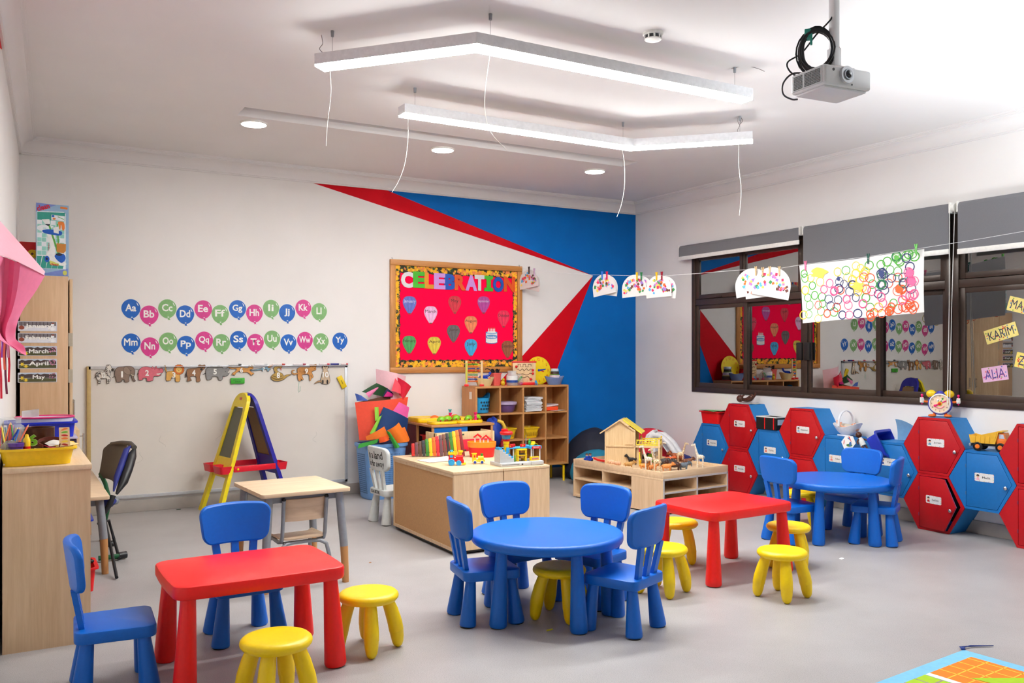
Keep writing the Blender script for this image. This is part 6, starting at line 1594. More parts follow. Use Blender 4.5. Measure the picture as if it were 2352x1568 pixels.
def _car(r):
    m = MB(); m.box((0, 0, .020), (.09, .05, .028), .006); m.build('car_body', TBLU, r)
    for k, x in enumerate((-.018, .022)):
        m = MB(); m.lathe([(.015, .03), (.017, .05), (.012, .058)], (x, 0, 0), 14); m.build('passenger', TBLU, r)
        m = MB(); m.sph((x, 0, .070), .015, 14, 10); ho = m.build('passenger_head', pm((226, 190, 160), .5), r)
        m = MB(); m.lathe([(.0155, .070), (.0150, .076), (.010, .083), (0, .086)], (x, 0, .0005), 14); m.build('passenger_hair', pm((70, 40, 30), .6), ho)
    for x in (-.028, .028):
        for s in (-1, 1): m = MB(); wheel(m, (x, s * .024, .010), .010, .008, 12); m.build('wheel', BLACK, r)
small('toy_car', 'blue toy car carrying two peg passengers at the table end by the bean bags', 'toy car', -.34, .53, _car, .0)
def _sl(r): m = MB(); m.M = Matrix.Rotation(radians(-40), 4, 'Z'); m.sheet(lambda u, v: (-.06 + .12 * u, -.018 + .036 * v, .012 + .028 * (1 - u) ** 2 + .02 * (abs(2 * v - 1)) ** 3), 10, 6, .003); m.build('boat_shell', TRED, r)
small('toy_boat', 'small red toy boat next to the blue toy car', 'toy boat', -.33, .37, _sl)
def _dsc(r): m = MB(); m.M = Matrix.Rotation(radians(80), 4, 'X') @ Matrix.Rotation(0, 4, 'Z'); m.lathe([(0, -.004), (.045, -.004), (.047, 0), (.045, .004), (0, .004)], (0, .047, 0), 28); m.build('disc', pm((150, 200, 50), .5), r)
small('toy_disc', 'lime green toy disc standing on edge behind the giraffes', 'toy', 1496, 1062, _dsc)
def _blk(r): m = MB(); m.box((0, 0, .018), (.07, .05, .036), .006); m.build('block', TRED, r)
small('toy_block', 'red toy block lying behind the yellow giraffe', 'toy block', 1462, 1064, _blk)

# ---------------------------------------------------------------- bean bags and slide in the corner
def beanbag(label, x, y, rx, ry, h, c, seed):
    def fn(u, v):
        a = 2 * pi * u; t = v
        k = sin(min(1, t * 1.35) * pi / 2) if t < .74 else cos((t - .74) / .26 * pi / 2) * .98 + .02
        f = 1 + .05 * sin(3 * a + seed) + .035 * sin(5 * a - seed + 4 * t) + .02 * sin(9 * a + 7 * t)
        prof = [(.0, .0), (.80, .0), (1.0, .16), (1.02, .32), (.93, .55), (.72, .78), (.40, .94), (.14, 1.0), (.0, 1.01)]
        q = t * (len(prof) - 1); i = min(int(q), len(prof) - 2); e = q - i
        rr = prof[i][0] + (prof[i + 1][0] - prof[i][0]) * e; zz = prof[i][1] + (prof[i + 1][1] - prof[i][1]) * e
        return (rx * rr * cos(a) * f, ry * rr * sin(a) * f, h * zz * (1 + .04 * sin(2 * a + seed) * rr) + .001)
    m = MB(); m.sheet(fn, 40, 24); r = m.build('bean_bag', pm(c, .75, var=.08, bump=.6, scale=12), None, (x, y, 0), ang=80)
    sm = r.modifiers.new('smooth', 'SUBSURF'); sm.levels = 1; sm.render_levels = 1
    return tag(r, label, 'bean bag', 'bean bags in the corner')
beanbag('navy blue bean bag against the blue wall corner', 6.03, 8.49, .35, .34, .60, (16, 20, 40), .4)
beanbag('teal bean bag between the cubby shelf and the play table', 5.80, 8.12, .30, .30, .39, (20, 120, 150), 1.9)
beanbag('red bean bag behind the play table near the window wall', 6.55, 8.10, .38, .36, .60, (206, 14, 44), 3.1)
r = thing('toddler_slide', 'white plastic toddler slide with curved twin rails behind the play table', 'slide', (6.52, 7.60, 0), radians(-62))
WS = pm((232, 230, 230), .35)
for y in (-.065, .065):
    m = MB(); m.var([(-.30, y, .50), (-.24, y, .56), (-.16, y, .555), (-.06, y, .48), (.03, y, .36), (.10, y, .22), (.17, y, .10), (.26, y, .06), (.34, y, .05)], .034, 12); m.build('slide_rail', WS, r)
m = MB(); m.sheet(lambda u, v: (-.20 + .50 * u, -.06 + .12 * v, .52 - .46 * sin(u * pi / 2) ** 1.3), 12, 3, .01); m.build('slide_bed', WS, r)
m = MB(); m.var([(-.33, -.085, .48), (-.30, -.09, .555), (-.25, -.05, .60), (-.25, .05, .60), (-.30, .09, .555), (-.33, .085, .48)], .016, 10); m.build('slide_handle', WS, r)
m = MB(); m.bx(-.26, -.20, -.10, .10, 0, .52, .01); m.bx(-.26, .36, -.10, .10, 0, .045, .01); m.build('slide_base', WS, r)
m = MB(); m.sph((0, 0, .2), .2, 24, 14); tag(m.build('toy_ball', pm((22, 40, 110), .5), None, (6.315, 7.27, .0), (0, 0, 0)), 'dark blue ball between the play table and the white slide', 'ball')

# ================================================================ LEFT CORNER
# tray cabinet closest to the camera
CX0, CX1, CY0, CY1, CH_ = -.030, .365, 5.0, 6.33, .922
r = thing('tray_cabinet', 'tall-sided maple tray cabinet with the yellow tray on top', 'cabinet', (CX0, CY0, 0)); w, d = CX1 - CX0, CY1 - CY0
MA2 = wood('cabinet_maple', (206, 172, 132), (226, 196, 158), 'z', 5)
m = MB(); m.bx(0, w, 0, .02, .0, CH_ - .026); m.build('side_panel', MA2, r)
m = MB(); m.bx(0, w, d - .02, d, .0, CH_ - .026); m.build('side_panel', MA2, r)
m = MB(); m.bx(-.0, w + .006, -.006, d + .006, CH_ - .026, CH_, .002); m.build('top_panel', wood('cabinet_top', (214, 184, 146), (230, 204, 170), 'y', 5), r)
m = MB(); m.bx(0, .012, .02, d - .02, 0, CH_ - .026); m.build('back_panel', MA2, r)
for y in (.44, .88): m = MB(); m.bx(.012, w, y, y + .018, .02, CH_ - .026); m.build('divider', MA2, r)
for z in (.0, .30, .60): m = MB(); m.bx(.012, w, .02, d - .02, z, z + .018); m.build('shelf_board', MA2, r)
tray('storage_tray', 'red storage tray pulled out of the bottom of the maple tray cabinet', 'tray', (.345, 6.105, .019), 0, .24, .30, .15, TRED)
tray('storage_tray', 'dark blue storage tray pulled out of the middle of the maple tray cabinet', 'tray', (.315, 6.10, .319), 0, .24, .30, .15, pm((16, 46, 150), .4))
r = thing('rag_doll', 'rag doll arm in red and white stripes lying in the red tray', 'doll', (.40, 6.06, .175), radians(20))
m = MB(); m.var([(-.06, 0, 0), (0, 0, .03), (.035, -.01, .02)], [.016, .014, .012], 10); m.build('arm', pm((236, 226, 222), .8), r)
m = MB()
for k in range(4): x = -.05 + .022 * k; m.var([(x, 0, .005 + .45 * (x + .06)), (x + .009, 0, .0095 + .45 * (x + .06))], .0162, 10)
m.build('red_stripes', pm((206, 24, 40), .8), r)
m = MB(); m.sph((.045, -.012, .012), (.018, .013, .012), 12, 8); m.build('hand', BLACK, r)
# top of the cabinet
tray('storage_tray', 'yellow storage tray full of craft things on the maple tray cabinet', 'tray', (.125, 5.215, CH_ + .001), 0, .335, .34, .088, pm((246, 202, 14), .4), None, .016)
TT = CH_ + .058
m = MB()
for k in range(6): m.M = Matrix.Translation((.004 * (k % 3), .003 * (k % 2), .004 + .0082 * k)) @ Matrix.Rotation(.03 * (k % 3 - 1), 4, 'Z'); m.box((0, 0, 0), (.285, .285, .0078), .001)
tag(m.build('paper_pile', pm((226, 214, 190), .7, var=.1), None, (.12, 5.215, CH_ + .0085)), 'pile of craft paper filling the bottom of the yellow tray', 'paper')
r = thing('pencil_jar', 'clear jar stuffed with coloured pens and brushes in the yellow tray', 'jar', (.005, 5.255, TT))
m = MB(); m.lathe([(0, .001), (.066, .001), (.070, .01), (.070, .115), (.062, .135), (.048, .145), (.048, .150), (.051, .152), (.051, .158), (.048, .160), (.048, .166), (.051, .168), (.051, .178)], seg=36); m.build('jar_shell', pm((226, 230, 230), .1, alpha=.30), r)
cl = [(200, 40, 50), (40, 120, 60), (240, 200, 40), (30, 60, 150), (120, 50, 130), (230, 110, 40), (60, 170, 190), (220, 60, 130)]
for k in range(16):
    a = 2.4 * k; q = .022 + .024 * (k % 3) / 2
    m = MB(); m.cyl((q * cos(a), q * sin(a), .008), (min(.046, q * 1.5) * cos(a + .5), min(.046, q * 1.5) * sin(a + .5), .10 + .014 * (k % 4)), .0045, seg=8); m.build('pen', pm(cl[k % 8], .4), r)
PENX = [(40, 120, 60), (190, 30, 60), (230, 120, 60), (30, 60, 160), (240, 220, 60), (200, 60, 40), (40, 110, 200), (236, 120, 90), (60, 150, 80)]
PENL = ['green', 'crimson', 'pale orange', 'dark blue', 'yellow', 'brick red', 'bright blue', 'salmon', 'leaf green']
for k, (c, l) in enumerate(zip(PENX, PENL)):
    x0 = -.035 + .0105 * k
    r = thing('colouring_pencil', '%s colouring pencil leaning behind the purple pot in the yellow tray' % l, 'pencil', (x0 - .02, 5.135 + .006 * (k % 3), TT + .004), 0, 'pencils leaning in the yellow tray')
    dx = -.02 + .028 * ((k * 5) % 4); 
    m = MB(); m.cyl((0, 0, 0), (dx, .04, .118 + .012 * (k % 3)), .0042, seg=6); m.build('pencil_shaft', pm(c, .4), r)
    e = Vector((dx, .04, .118 + .012 * (k % 3))); m = MB(); m.cyl(e, e * 1.09, .0042, .0008, 6); m.build('pencil_tip', pm((220, 180, 130), .6), r)
r = thing('tin_pot', 'open brown tin pot bearing a green number 6 in the yellow tray', 'pot', (.132, 5.285, TT))
m = MB(); m.lathe([(0, .002), (.078, .002), (.080, .006), (.080, .118), (.082, .120), (.080, .122), (.077, .118), (.076, .01), (0, .008)], seg=44); tn = m.build('pot_wall', pm((74, 38, 20), .3, .35), r)
o = fit_text('number', '6', .046, .056, pm((130, 210, 40), .5), tn, (0, 0, 0), bold=.03)
o2 = fit_text('number_outline', '6', .053, .063, pm((200, 236, 150), .5), tn, (0, 0, 0), bold=.05)
for ob, rr in ((o, .0813), (o2, .0808)):
    bm = bmesh.new(); bm.from_mesh(ob.data); bmesh.ops.triangulate(bm, faces=bm.faces); bmesh.ops.subdivide_edges(bm, edges=bm.edges, cuts=4, use_grid_fill=True); bm.to_mesh(ob.data); bm.free()
    for v in ob.data.vertices: a = -pi / 2 - .34 + v.co.x / .08; v.co = (rr * cos(a), rr * sin(a), .060 + v.co.y)
r = thing('glue_bottle', 'yellow and red glue bottle before the brown tin pot', 'bottle', (.078, 5.10, TT))
m = MB(); m.lathe([(0, 0), (.016, 0), (.017, .004), (.017, .040)], seg=18); m.m = 1; m.lathe([(.017, .040), (.016, .075), (.010, .085), (.007, .10), (0, .102)], seg=18); m.build('bottle_body', [TRED, TYEL], r)
r = thing('purple_pot', 'purple plastic pot with a ribbed side at the front of the yellow tray', 'pot', (.028, 5.085, TT))
m = MB(); m.lathe([(0, 0), (.032, 0)] + [(.032 + .0012 * (k % 2), .003 + .005 * k) for k in range(8)] + [(.038, .042), (.039, .060), (.036, .062), (.034, .045), (0, .04)], seg=30); m.build('pot_wall', pm((80, 44, 140), .45), r)
m = MB(); m.sheet(blob(.045, .04, .034, .13, 2.9), 20, 14); m.v = [(x, y, z + .036) for x, y, z in m.v]; tag(m.build('plastic_bag', pm((150, 150, 140), .2, alpha=.55), None, (.005, 5.095, TT)), 'crumpled clear plastic bag beside the purple pot', 'bag')
r = thing('felt_headband', 'brown felt headband lying over the front of the yellow tray', 'headband', (.188, 5.125, TT + .052), 0)
m = MB(); m.loops([[((.062 - q) * cos(a) * 1.0, (.046 - q) * sin(a), zz + .018 * sin(a)) for q, zz in ((0, -.008), (0, .008), (.005, .008), (.005, -.008))] for a in [-.9 + (pi + 1.8) * k / 30 for k in range(31)]]); m.build('band', pm((96, 40, 30), .85), r)
r = thing('vegetable_card', 'wooden card with a column of painted vegetables standing in the yellow tray', 'card', (.250, 5.095, TT + .03), rot=(radians(80), 0, radians(6)))
m = MB(); m.plate(rrect(.050, .100, .003, 2, 0, .05), 0, .003); cd = m.build('card_board', TOYW, r)
for k, (c, rot) in enumerate((((232, 130, 60), .3), ((110, 180, 50), .1), ((196, 40, 40), -.1), ((230, 120, 50), 0), ((230, 200, 60), .1), ((170, 40, 30), -.2))):
    m = MB(); m.M = Matrix.Translation((0, .090 - .016 * k, 0)) @ Matrix.Rotation(rot, 4, 'Z'); m.plate(spline([(-.016, 0), (-.004, .005), (.010, .004), (.017, -.002), (.006, -.005), (-.008, -.004)], 3), .003, .0036); m.build('vegetable_print', pm(c, .6), cd)
for k, (x, y, z, a, c, l) in enumerate(((.215, 5.19, .06, .3, (240, 236, 226), 'cream paper scrap behind the vegetable card'), (.265, 5.16, .055, -.4, (250, 220, 150), 'pale yellow paper scrap beside the vegetable card'), (.21, 5.16, .045, .9, (200, 30, 80), 'crimson paper scrap under the brown headband'), (.16, 5.20, .04, .1, (236, 226, 190), 'beige paper scrap under the brown tin pot'))):
    m = MB(); m.sheet(lambda u, v: ((u - .5) * .09, (v - .5) * .07, .012 * sin(3 * u + k) * v), 6, 4, .001); tag(m.build('paper_scrap', pm(c, .7), None, (x, y, TT + z - .02), (.15, -.1, a)), l, 'scrap')
m = MB(); m.lathe([(0, 0), (.022, 0), (.026, .028), (0, .030)], seg=14); m.box((0, 0, 0), (.001, .001, .001)); 
r = thing('storage_box', 'dark purple flat box beneath the blue tray on the maple cabinet', 'box', (.17, 5.95, CH_ + .001))
m = MB(); m.box((0, 0, .030), (.36, .27, .06), .006); m.build('box_body', pm((40, 24, 60), .4), r)
m = MB(); m.box((0, 0, .066), (.372, .282, .012), .004); m.build('box_lid', pm((190, 180, 205), .25), r)
tray('storage_tray', 'bright blue storage tray stacked on the dark purple box', 'tray', (.165, 5.95, CH_ + .075), 0, .355, .27, .092, pm((10, 40, 190), .4), None, .015, .95)
r = thing('oval_tub', 'white oval tub with a pink rim standing in the bright blue tray', 'tub', (.185, 5.95, CH_ + .083))
ring = lambda f, z: [(.16 * f * cos(a), .11 * f * sin(a), z) for a in [2 * pi * k / 36 for k in range(36)]]
m = MB(); m.loops([ring(.85, 0), ring(.97, .105), ring(.93, .105), ring(.82, .008)]); m.build('tub_wall', pm((226, 222, 232), .4), r)
m = MB(); m.var(ring(.985, .107), .0055, 8, closed=True); m.build('pink_rim', pm((220, 40, 110), .5), r)
m = MB(); m.sheet(lambda u, v: (-.06 + .09 * u, .02 * sin(3 * u), .10 + .045 * v + .01 * u), 6, 4, .001); tag(m.build('clear_wrapper', pm((220, 220, 222), .15, alpha=.5), None, (.125, 5.95, CH_ + .083)), 'clear wrapper sticking out of the white oval tub', 'wrapper')
# desk beyond the cabinet
school_desk('school_desk', 'long laminate desk behind the maple tray cabinet, by the folding chair', .29, 7.215, 0, .60, 1.50, .53, [(1, -1), (1, 1), (-1, 1), (-1, -1)])
r = thing('wooden_cabinet', 'small maple cabinet with a steel bar handle standing on the long desk', 'cabinet', (.035, 6.75, .531))
m = MB(); m.bx(0, .37, 0, .9, 0, .44, .003); m.build('carcass', MA2, r)
m = MB(); m.bx(.371, .389, .004, .896, .01, .43, .002); do = m.build('door', MA2, r)
m = MB(); m.cyl((.417, .07, .24), (.417, .07, .40), .006, seg=10); m.cyl((.389, .07, .26), (.417, .07, .26), .004, seg=8); m.cyl((.389, .07, .38), (.417, .07, .38), .004, seg=8); m.build('handle', STEEL, do)
# tall cupboard
r = thing('tall_cupboard', 'tall maple cupboard in the corner with month cards on its side', 'cupboard', (.075, 8.04, 0)); w, d, h = .345, .80, 2.125
m = MB(); m.bx(0, w, 0, d, 0, h, .002); m.build('carcass', wood('cupboard_maple', (200, 160, 122), (220, 184, 146), 'z', 4), r)
for y0, y1, hy in ((.004, .398, .35), (.402, .796, .45)):
    m = MB(); m.bx(w + .010, w + .034, y0, y1, .04, h - .02, .006); do = m.build('door', MAPLE, r)
    m = MB(); m.cyl((w + .064, hy, .93), (w + .064, hy, 1.09), .006, seg=10); m.cyl((w + .034, hy, .95), (w + .064, hy, .95), .004, seg=8); m.cyl((w + .034, hy, 1.07), (w + .064, hy, 1.07), .004, seg=8); m.build('handle', STEEL, do)
    for z in (1.25, 1.55): m = MB(); m.bx(w + .002, w + .034, y0 - .002, y0, z, z + .11); m.build('hinge', pm((190, 180, 160), .4, .3), do)
MONTHS = [('January', 749, 0), ('February', 776, 0), ('March', 805.5, 1), ('April', 835, 1), ('May', 866.5, 1)]
for nm, py, sp in MONTHS:
    a_ = wa(41, py, 8.04); b_ = wa(131, py, 8.04); c_ = (a_ + b_) / 2; W_ = b_.x - a_.x; H_ = W_ * .29
    r = thing('month_card', '%s month card lettered %s on the tall cupboard side' % ('snowy' if not sp else 'hilly', nm), 'sign', (c_.x, 8.0395, c_.z), rot=RA, group='month cards on the cupboard')
    m = MB(); m.plate(rrect(W_, H_, .006, 3), 0, .002); m.build('card', pm((206, 204, 214), .35), r)
    w2_, h2_ = W_ / 2 - .006, H_ / 2 - .005
    m = MB()
    if sp:
        m.m = 0; m.plate(rrect(W_ - .012, H_ - .010, .004, 2), .002, .0024)
        m.m = 1; m.plate([(-w2_, -h2_ * .1), (w2_, -h2_ * .1)] + [(w2_ * (1 - 2 * k / 12), h2_ * (.55 + .35 * abs(sin(k * 1.3)))) for k in range(13)], .0024, .0027)
        m.m = 2; m.plate([(-w2_, -h2_), (w2_, -h2_), (w2_, -h2_ * .25), (0, -h2_ * .05), (-w2_, -h2_ * .3)], .0027, .003)
        m.m = 3
        for cx_, cy_ in ((-.82, -.1), (-.62, -.55)):
            m.plate([(cx_ * w2_ + (.019 if q % 2 == 0 else .009) * cos(2 * pi * q / 12), cy_ * h2_ + (.019 if q % 2 == 0 else .009) * sin(2 * pi * q / 12)) for q in range(12)], .003, .0034)
        m.m = 4
        for q in range(16): m.plate(circ(.0045, 6, w2_ * rnd.uniform(.62, .97), h2_ * rnd.uniform(-.3, .9)), .003, .0034)
        cs = [(190, 204, 220), (74, 58, 56), (84, 84, 50), (236, 200, 50), (214, 140, 170)]
    else:
        m.m = 0; m.plate(rrect(W_ - .012, H_ - .010, .004, 2), .002, .0024)
        m.m = 1; m.plate([(-w2_, h2_ * .1), (w2_, h2_ * .1), (w2_, h2_), (-w2_, h2_)], .0024, .0027)
        m.m = 2
        for q in range(9): x = w2_ * (-.9 + q * .2); m.plate([(x, -h2_ * .1), (x + .006, -h2_ * .1), (x + .005, h2_ * .95), (x + .001, h2_ * .95)], .0027, .003)
        m.m = 3; m.plate(ell(-w2_ * .85, -h2_ * .35, .020, .016), .003, .0034); m.plate(ell(w2_ * .82, h2_ * .7, .010, .006), .0036, .004)
        m.m = 4; m.plate(ell(w2_ * .80, -h2_ * .55, .017, .016), .003, .0034); m.plate(ell(w2_ * .80, h2_ * .35, .012, .012), .0034, .0037)
        cs = [(226, 226, 232), (120, 112, 116), (66, 52, 54), (150, 70, 50), (244, 244, 246)]
    m.build('picture', [pm(c, .5) for c in cs], r)
    fit_text('lettering', nm, min(.19, .026 * len(nm) + .01), H_ * (.44 if nm[-1] != 'y' and nm != 'April' else .52), LW, r, (.008, -.002, .0045), bold=.03)
# boxes on top of the cupboard
X0_, X1_ = wa(83, 550, 8.06).x, wa(158, 550, 8.06).x; BW_ = X1_ - X0_; BH_ = .585
r = thing('toy_box', 'tall light blue toy carton picturing a cleaning trolley on the tall cupboard', 'box', ((X0_ + X1_) / 2, 8.115, 2.126))
m = MB(); m.box((0, 0, BH_ / 2), (BW_, .10, BH_)); m.build('carton', pm((150, 184, 214), .4), r)
def face(name, plist, mats, z0=0.0):
    m = MB(); m.M = Matrix.Translation((0, -.0502, 0)) @ Matrix(((1, 0, 0, 0), (0, 0, -1, 0), (0, 1, 0, 0), (0, 0, 0, 1)))
    for i, (k, P) in enumerate(plist):
        if poly_area(P) < 0: P = P[::-1]
        m.m = k; m.plate(P, .0, z0 + (.0006 + .0002 * min(i, 4) if len(plist) > 30 else .0004 + .0001 * i))
    return m.build(name, mats, r)
def q(zx, zy): return ((zx - 528) / 330 * BW_, (1025 - zy) / 715 * BH_)      # crop pixels to box face
def qs(*pts): return [q(*p) for p in pts]
CC = [pm(c, .45) for c in ((236, 240, 244), (52, 158, 142), (150, 212, 200), (20, 90, 190), (240, 240, 238), (92, 170, 70), (236, 130, 50), (200, 130, 50), (30, 34, 60), (120, 140, 210), (206, 210, 100))]
tiles = []
for i in range(6):
    for j in range(8): x = 375 + i * 46; y = 470 + j * 44; tiles.append((2 if (i + j) % 3 else 0, qs((x, y), (x + 42, y), (x + 42, y + 40), (x, y + 40))))
fl = [(1, qs((370 + k * 60, 830 + 0), (420 + k * 60, 830), (400 + k * 58, 950), (345 + k * 58 if k else 370, 950))) for k in range(5)]
face('box_print', [(9, qs((362, 302), (565, 312), (362, 395))), (9, qs((362, 1020), (684, 945), (684, 1020))), (0, [q(*p) for p in ((368, 385), (640, 375), (662, 395), (662, 955), (368, 950))]), (1, qs((374, 392), (655, 384), (655, 470), (374, 470)))] + tiles + fl, CC)
face('trolley_print', [(0, spline(qs((372, 545), (420, 520), (530, 525), (520, 545), (430, 550), (440, 580), (390, 575)), 3)), (4, spline(qs((470, 600), (550, 600), (545, 700), (560, 800), (640, 870), (668, 900), (630, 920), (540, 900), (455, 850), (480, 780), (505, 730)), 3)), (5, qs((478, 500), (495, 500), (600, 805), (580, 810))), (5, qs((570, 500), (582, 500), (598, 800), (585, 800))), (3, spline(qs((430, 570), (530, 560), (620, 575), (610, 615), (520, 612), (440, 598)), 3)), (4, qs((420, 465), (495, 458), (505, 510), (455, 512))), (8, qs((450, 510), (505, 508), (485, 530))), (4, qs((535, 540), (590, 525), (590, 600), (540, 590))), (6, spline(qs((585, 480), (640, 480), (652, 540), (630, 565), (615, 500), (605, 560), (590, 520)), 3)), (7, qs((568, 695), (665, 698), (662, 770), (640, 792), (570, 785))), (3, spline(qs((550, 815), (640, 800), (660, 850), (620, 890), (570, 860)), 3)), (8, spline(qs((555, 805), (600, 792), (630, 805), (595, 822)), 3)), (3, ell(*q(472, 858), .018, .026)), (8, ell(*q(470, 856), .007, .010)), (10, qs((500, 870), (590, 900), (595, 920), (500, 910)))], CC, .0016)
face('small_picture', [(0, qs((515, 412), (652, 420), (650, 470), (515, 465))), (3, qs((520, 415), (545, 415), (545, 435), (520, 435))), (6, qs((530, 440), (560, 445), (555, 460), (530, 460))), (5, qs((580, 425), (645, 450), (645, 456), (580, 432)))], CC, .0016)
face('corner_badge', [(6, qs((607, 325), (680, 330), (679, 350), (607, 345))), (10, ell(*q(653, 990), .016, .020))], CC, .0012)
RF_ = RA
o = fit_text('box_lettering', 'clean', .095, .046, pm((214, 30, 60), .5), r, (q(432, 342)[0], -.0528, q(432, 342)[1]), (pi / 2, radians(-20), 0), bold=.03)
o = fit_text('box_lettering', 'clean', .056, .020, pm((214, 40, 50), .5), r, (q(545, 908)[0], -.0545, q(545, 908)[1]), (pi / 2, radians(4), 0), bold=.02)
o = fit_text('box_lettering', 'clean', .060, .009, pm((214, 40, 80), .5), r, (q(487, 735)[0], -.0545, q(487, 735)[1]), (pi / 2, radians(-90), 0), bold=.01)
r = thing('toy_set', 'red boxed toy with a yellow ringed dial half behind the cleaning-trolley carton', 'toy', (.175, 8.30, 2.126))
m = MB(); m.M = Matrix.Translation((0, 0, .145)) @ Matrix.Rotation(pi / 2, 4, 'X'); m.plate(rrect(.24, .29, .03, 5), -.05, .05, .006); m.build('toy_case', TRED, r)
m = MB(); m.M = Matrix.Translation((0, -.0505, .145)) @ Matrix.Rotation(pi / 2, 4, 'X'); m.plate(spline([(-.10, -.13), (.11, -.13), (.11, .09), (.03, .09), (-.06, .03), (-.10, -.05)], 3), 0, .003); m.build('grey_panel', pm((196, 190, 190), .5), r)
m = MB(); m.M = Matrix.Translation((-.01, -.054, .19)) @ Matrix.Rotation(pi / 2, 4, 'X'); m.lathe([(.034, 0), (.036, .006), (.026, .010), (.024, .004), (.018, .004), (.018, .010), (.010, .012), (0, .012)], seg=26); m.build('dial', TYEL, r)
m = MB(); m.M = Matrix.Translation((-.01, -.0662, .19)) @ Matrix.Rotation(pi / 2, 4, 'X'); m.plate(circ(.010, 16), 0, .002); m.build('dial_centre', pm((90, 20, 30), .5), r)

# folding chair with blue pad
r = thing('folding_chair', 'grey and black folding chair with a blue pad and green feet, facing the long desk', 'chair', (.72, 6.85, 0))
O = Vector((.72, 6.85, 0))
def V(px, py, dd): r_ = ray(px, py); return Vector((r_[0] * dd, r_[1] * dd, CAMH + r_[2] * dd)) - O
def panel(name, pts, depth, thick, mat, bow=0.0):
    """solid panel facing the desk: outline points in crop pixels"""
    P = [V(x, y, dd) for (x, y), dd in zip(pts, depth)]
    n = (P[1] - P[0]).cross(P[2] - P[0]).normalized()
    m = MB(); m.loops([[tuple(p - n * thick / 2) for p in P], [tuple(p + n * thick / 2) for p in P]]); return m.build(name, mat, r)
GRY = pm((86, 80, 74), .5); BLK = pm((26, 26, 30), .4); NVY = pm((20, 32, 120), .6); GRN_ = pm((16, 90, 50), .45)
# back shell: a bowed sheet between its two long edges
eL = [(252, 1018, 7.05), (240, 1030, 7.1), (236, 1060, 7.1), (229, 1100, 7.1)]
eR = [(296, 1023, 6.72), (286, 1050, 6.66), (276, 1085, 6.6), (262, 1128, 6.52)]
def shellp(u, v):
    i = min(int(v * 3), 2); e = v * 3 - i
    A = V(*eL[i]).lerp(V(*eL[i + 1]), e); B = V(*eR[i]).lerp(V(*eR[i + 1]), e)
    p = A.lerp(B, u); return p + Vector((.05 * sin(pi * u), .02 * sin(pi * u), .012 * sin(pi * u)))
m = MB(); m.sheet(lambda u, v: shellp(u, v * .97), 14, 10, .012); m.build('back_shell', GRY, r)
m = MB(); m.var([V(309, 1030, 6.72), V(303, 1046, 6.68), V(294, 1076, 6.6), V(283, 1106, 6.53), V(268, 1134, 6.46)], [.012, .034, .036, .034, .010], 12); m.build('side_frame', BLK, r)
m = MB(); m.var([V(256, 1018, 7.0), V(280, 1016, 6.85), V(300, 1019, 6.74), V(309, 1028, 6.70)], [.012, .016, .02, .02], 10); m.build('top_rail', GRY, r)
m = MB(); m.var([V(300, 1024, 6.70), V(290, 1034, 6.66), V(279, 1066, 6.58), V(268, 1096, 6.5), V(261, 1128, 6.44)], [.006, .022, .024, .022, .006], 12); m.build('blue_pad', NVY, r)
m = MB(); m.var([V(238, 1158, 6.6), V(250, 1152, 6.5), V(262, 1150, 6.45)], [.02, .045, .02], 12); m.build('folded_seat', NVY, r)
m = MB(); m.var([V(260, 1138, 6.45), V(252, 1158, 6.42), (V(240, 1176, 6.4)), V(229, 1184, 6.4)], .020, 12); m.build('ribbed_sleeve', BLK, r)
m = MB(); m.var([V(231, 1088, 7.1), V(242, 1110, 7.0), V(252, 1150, 6.85), V(240, 1200, 6.85), V(232, 1250, 6.95), V(229, 1278, 7.0)], .017, 10); m.build('leg', GRN_, r)
def toe(px, py, Z=.016): return hz(px, py, Z) - O
m = MB(); m.var([V(238, 1180, 6.35), V(254, 1255, 6.05), toe(268, 1326)], .011, 10); m.build('leg', BLK, r)
m = MB(); m.var([V(226, 1202, 6.35), V(250, 1195, 6.5), V(262, 1238, 6.5), toe(274, 1283)], .011, 10); m.build('leg', BLK, r)
m = MB(); m.var([toe(226, 1282, .03), toe(270, 1277, .03), toe(278, 1275, .03)], .018, 10); m.build('foot_bar', GRN_, r)
m = MB(); m.var([toe(272, 1276, .03), toe(290, 1273, .03)], .026, 12); m.build('foot_pad', BLK, r)
m = MB(); m.var([toe(244, 1250, .03), toe(262, 1247, .03)], .024, 12); m.build('foot_pad', BLK, r)
m = MB(); m.sph(V(263, 1150, 6.6), (.035, .035, .03), 14, 10); m.build('hinge_knob', GREYM, r)

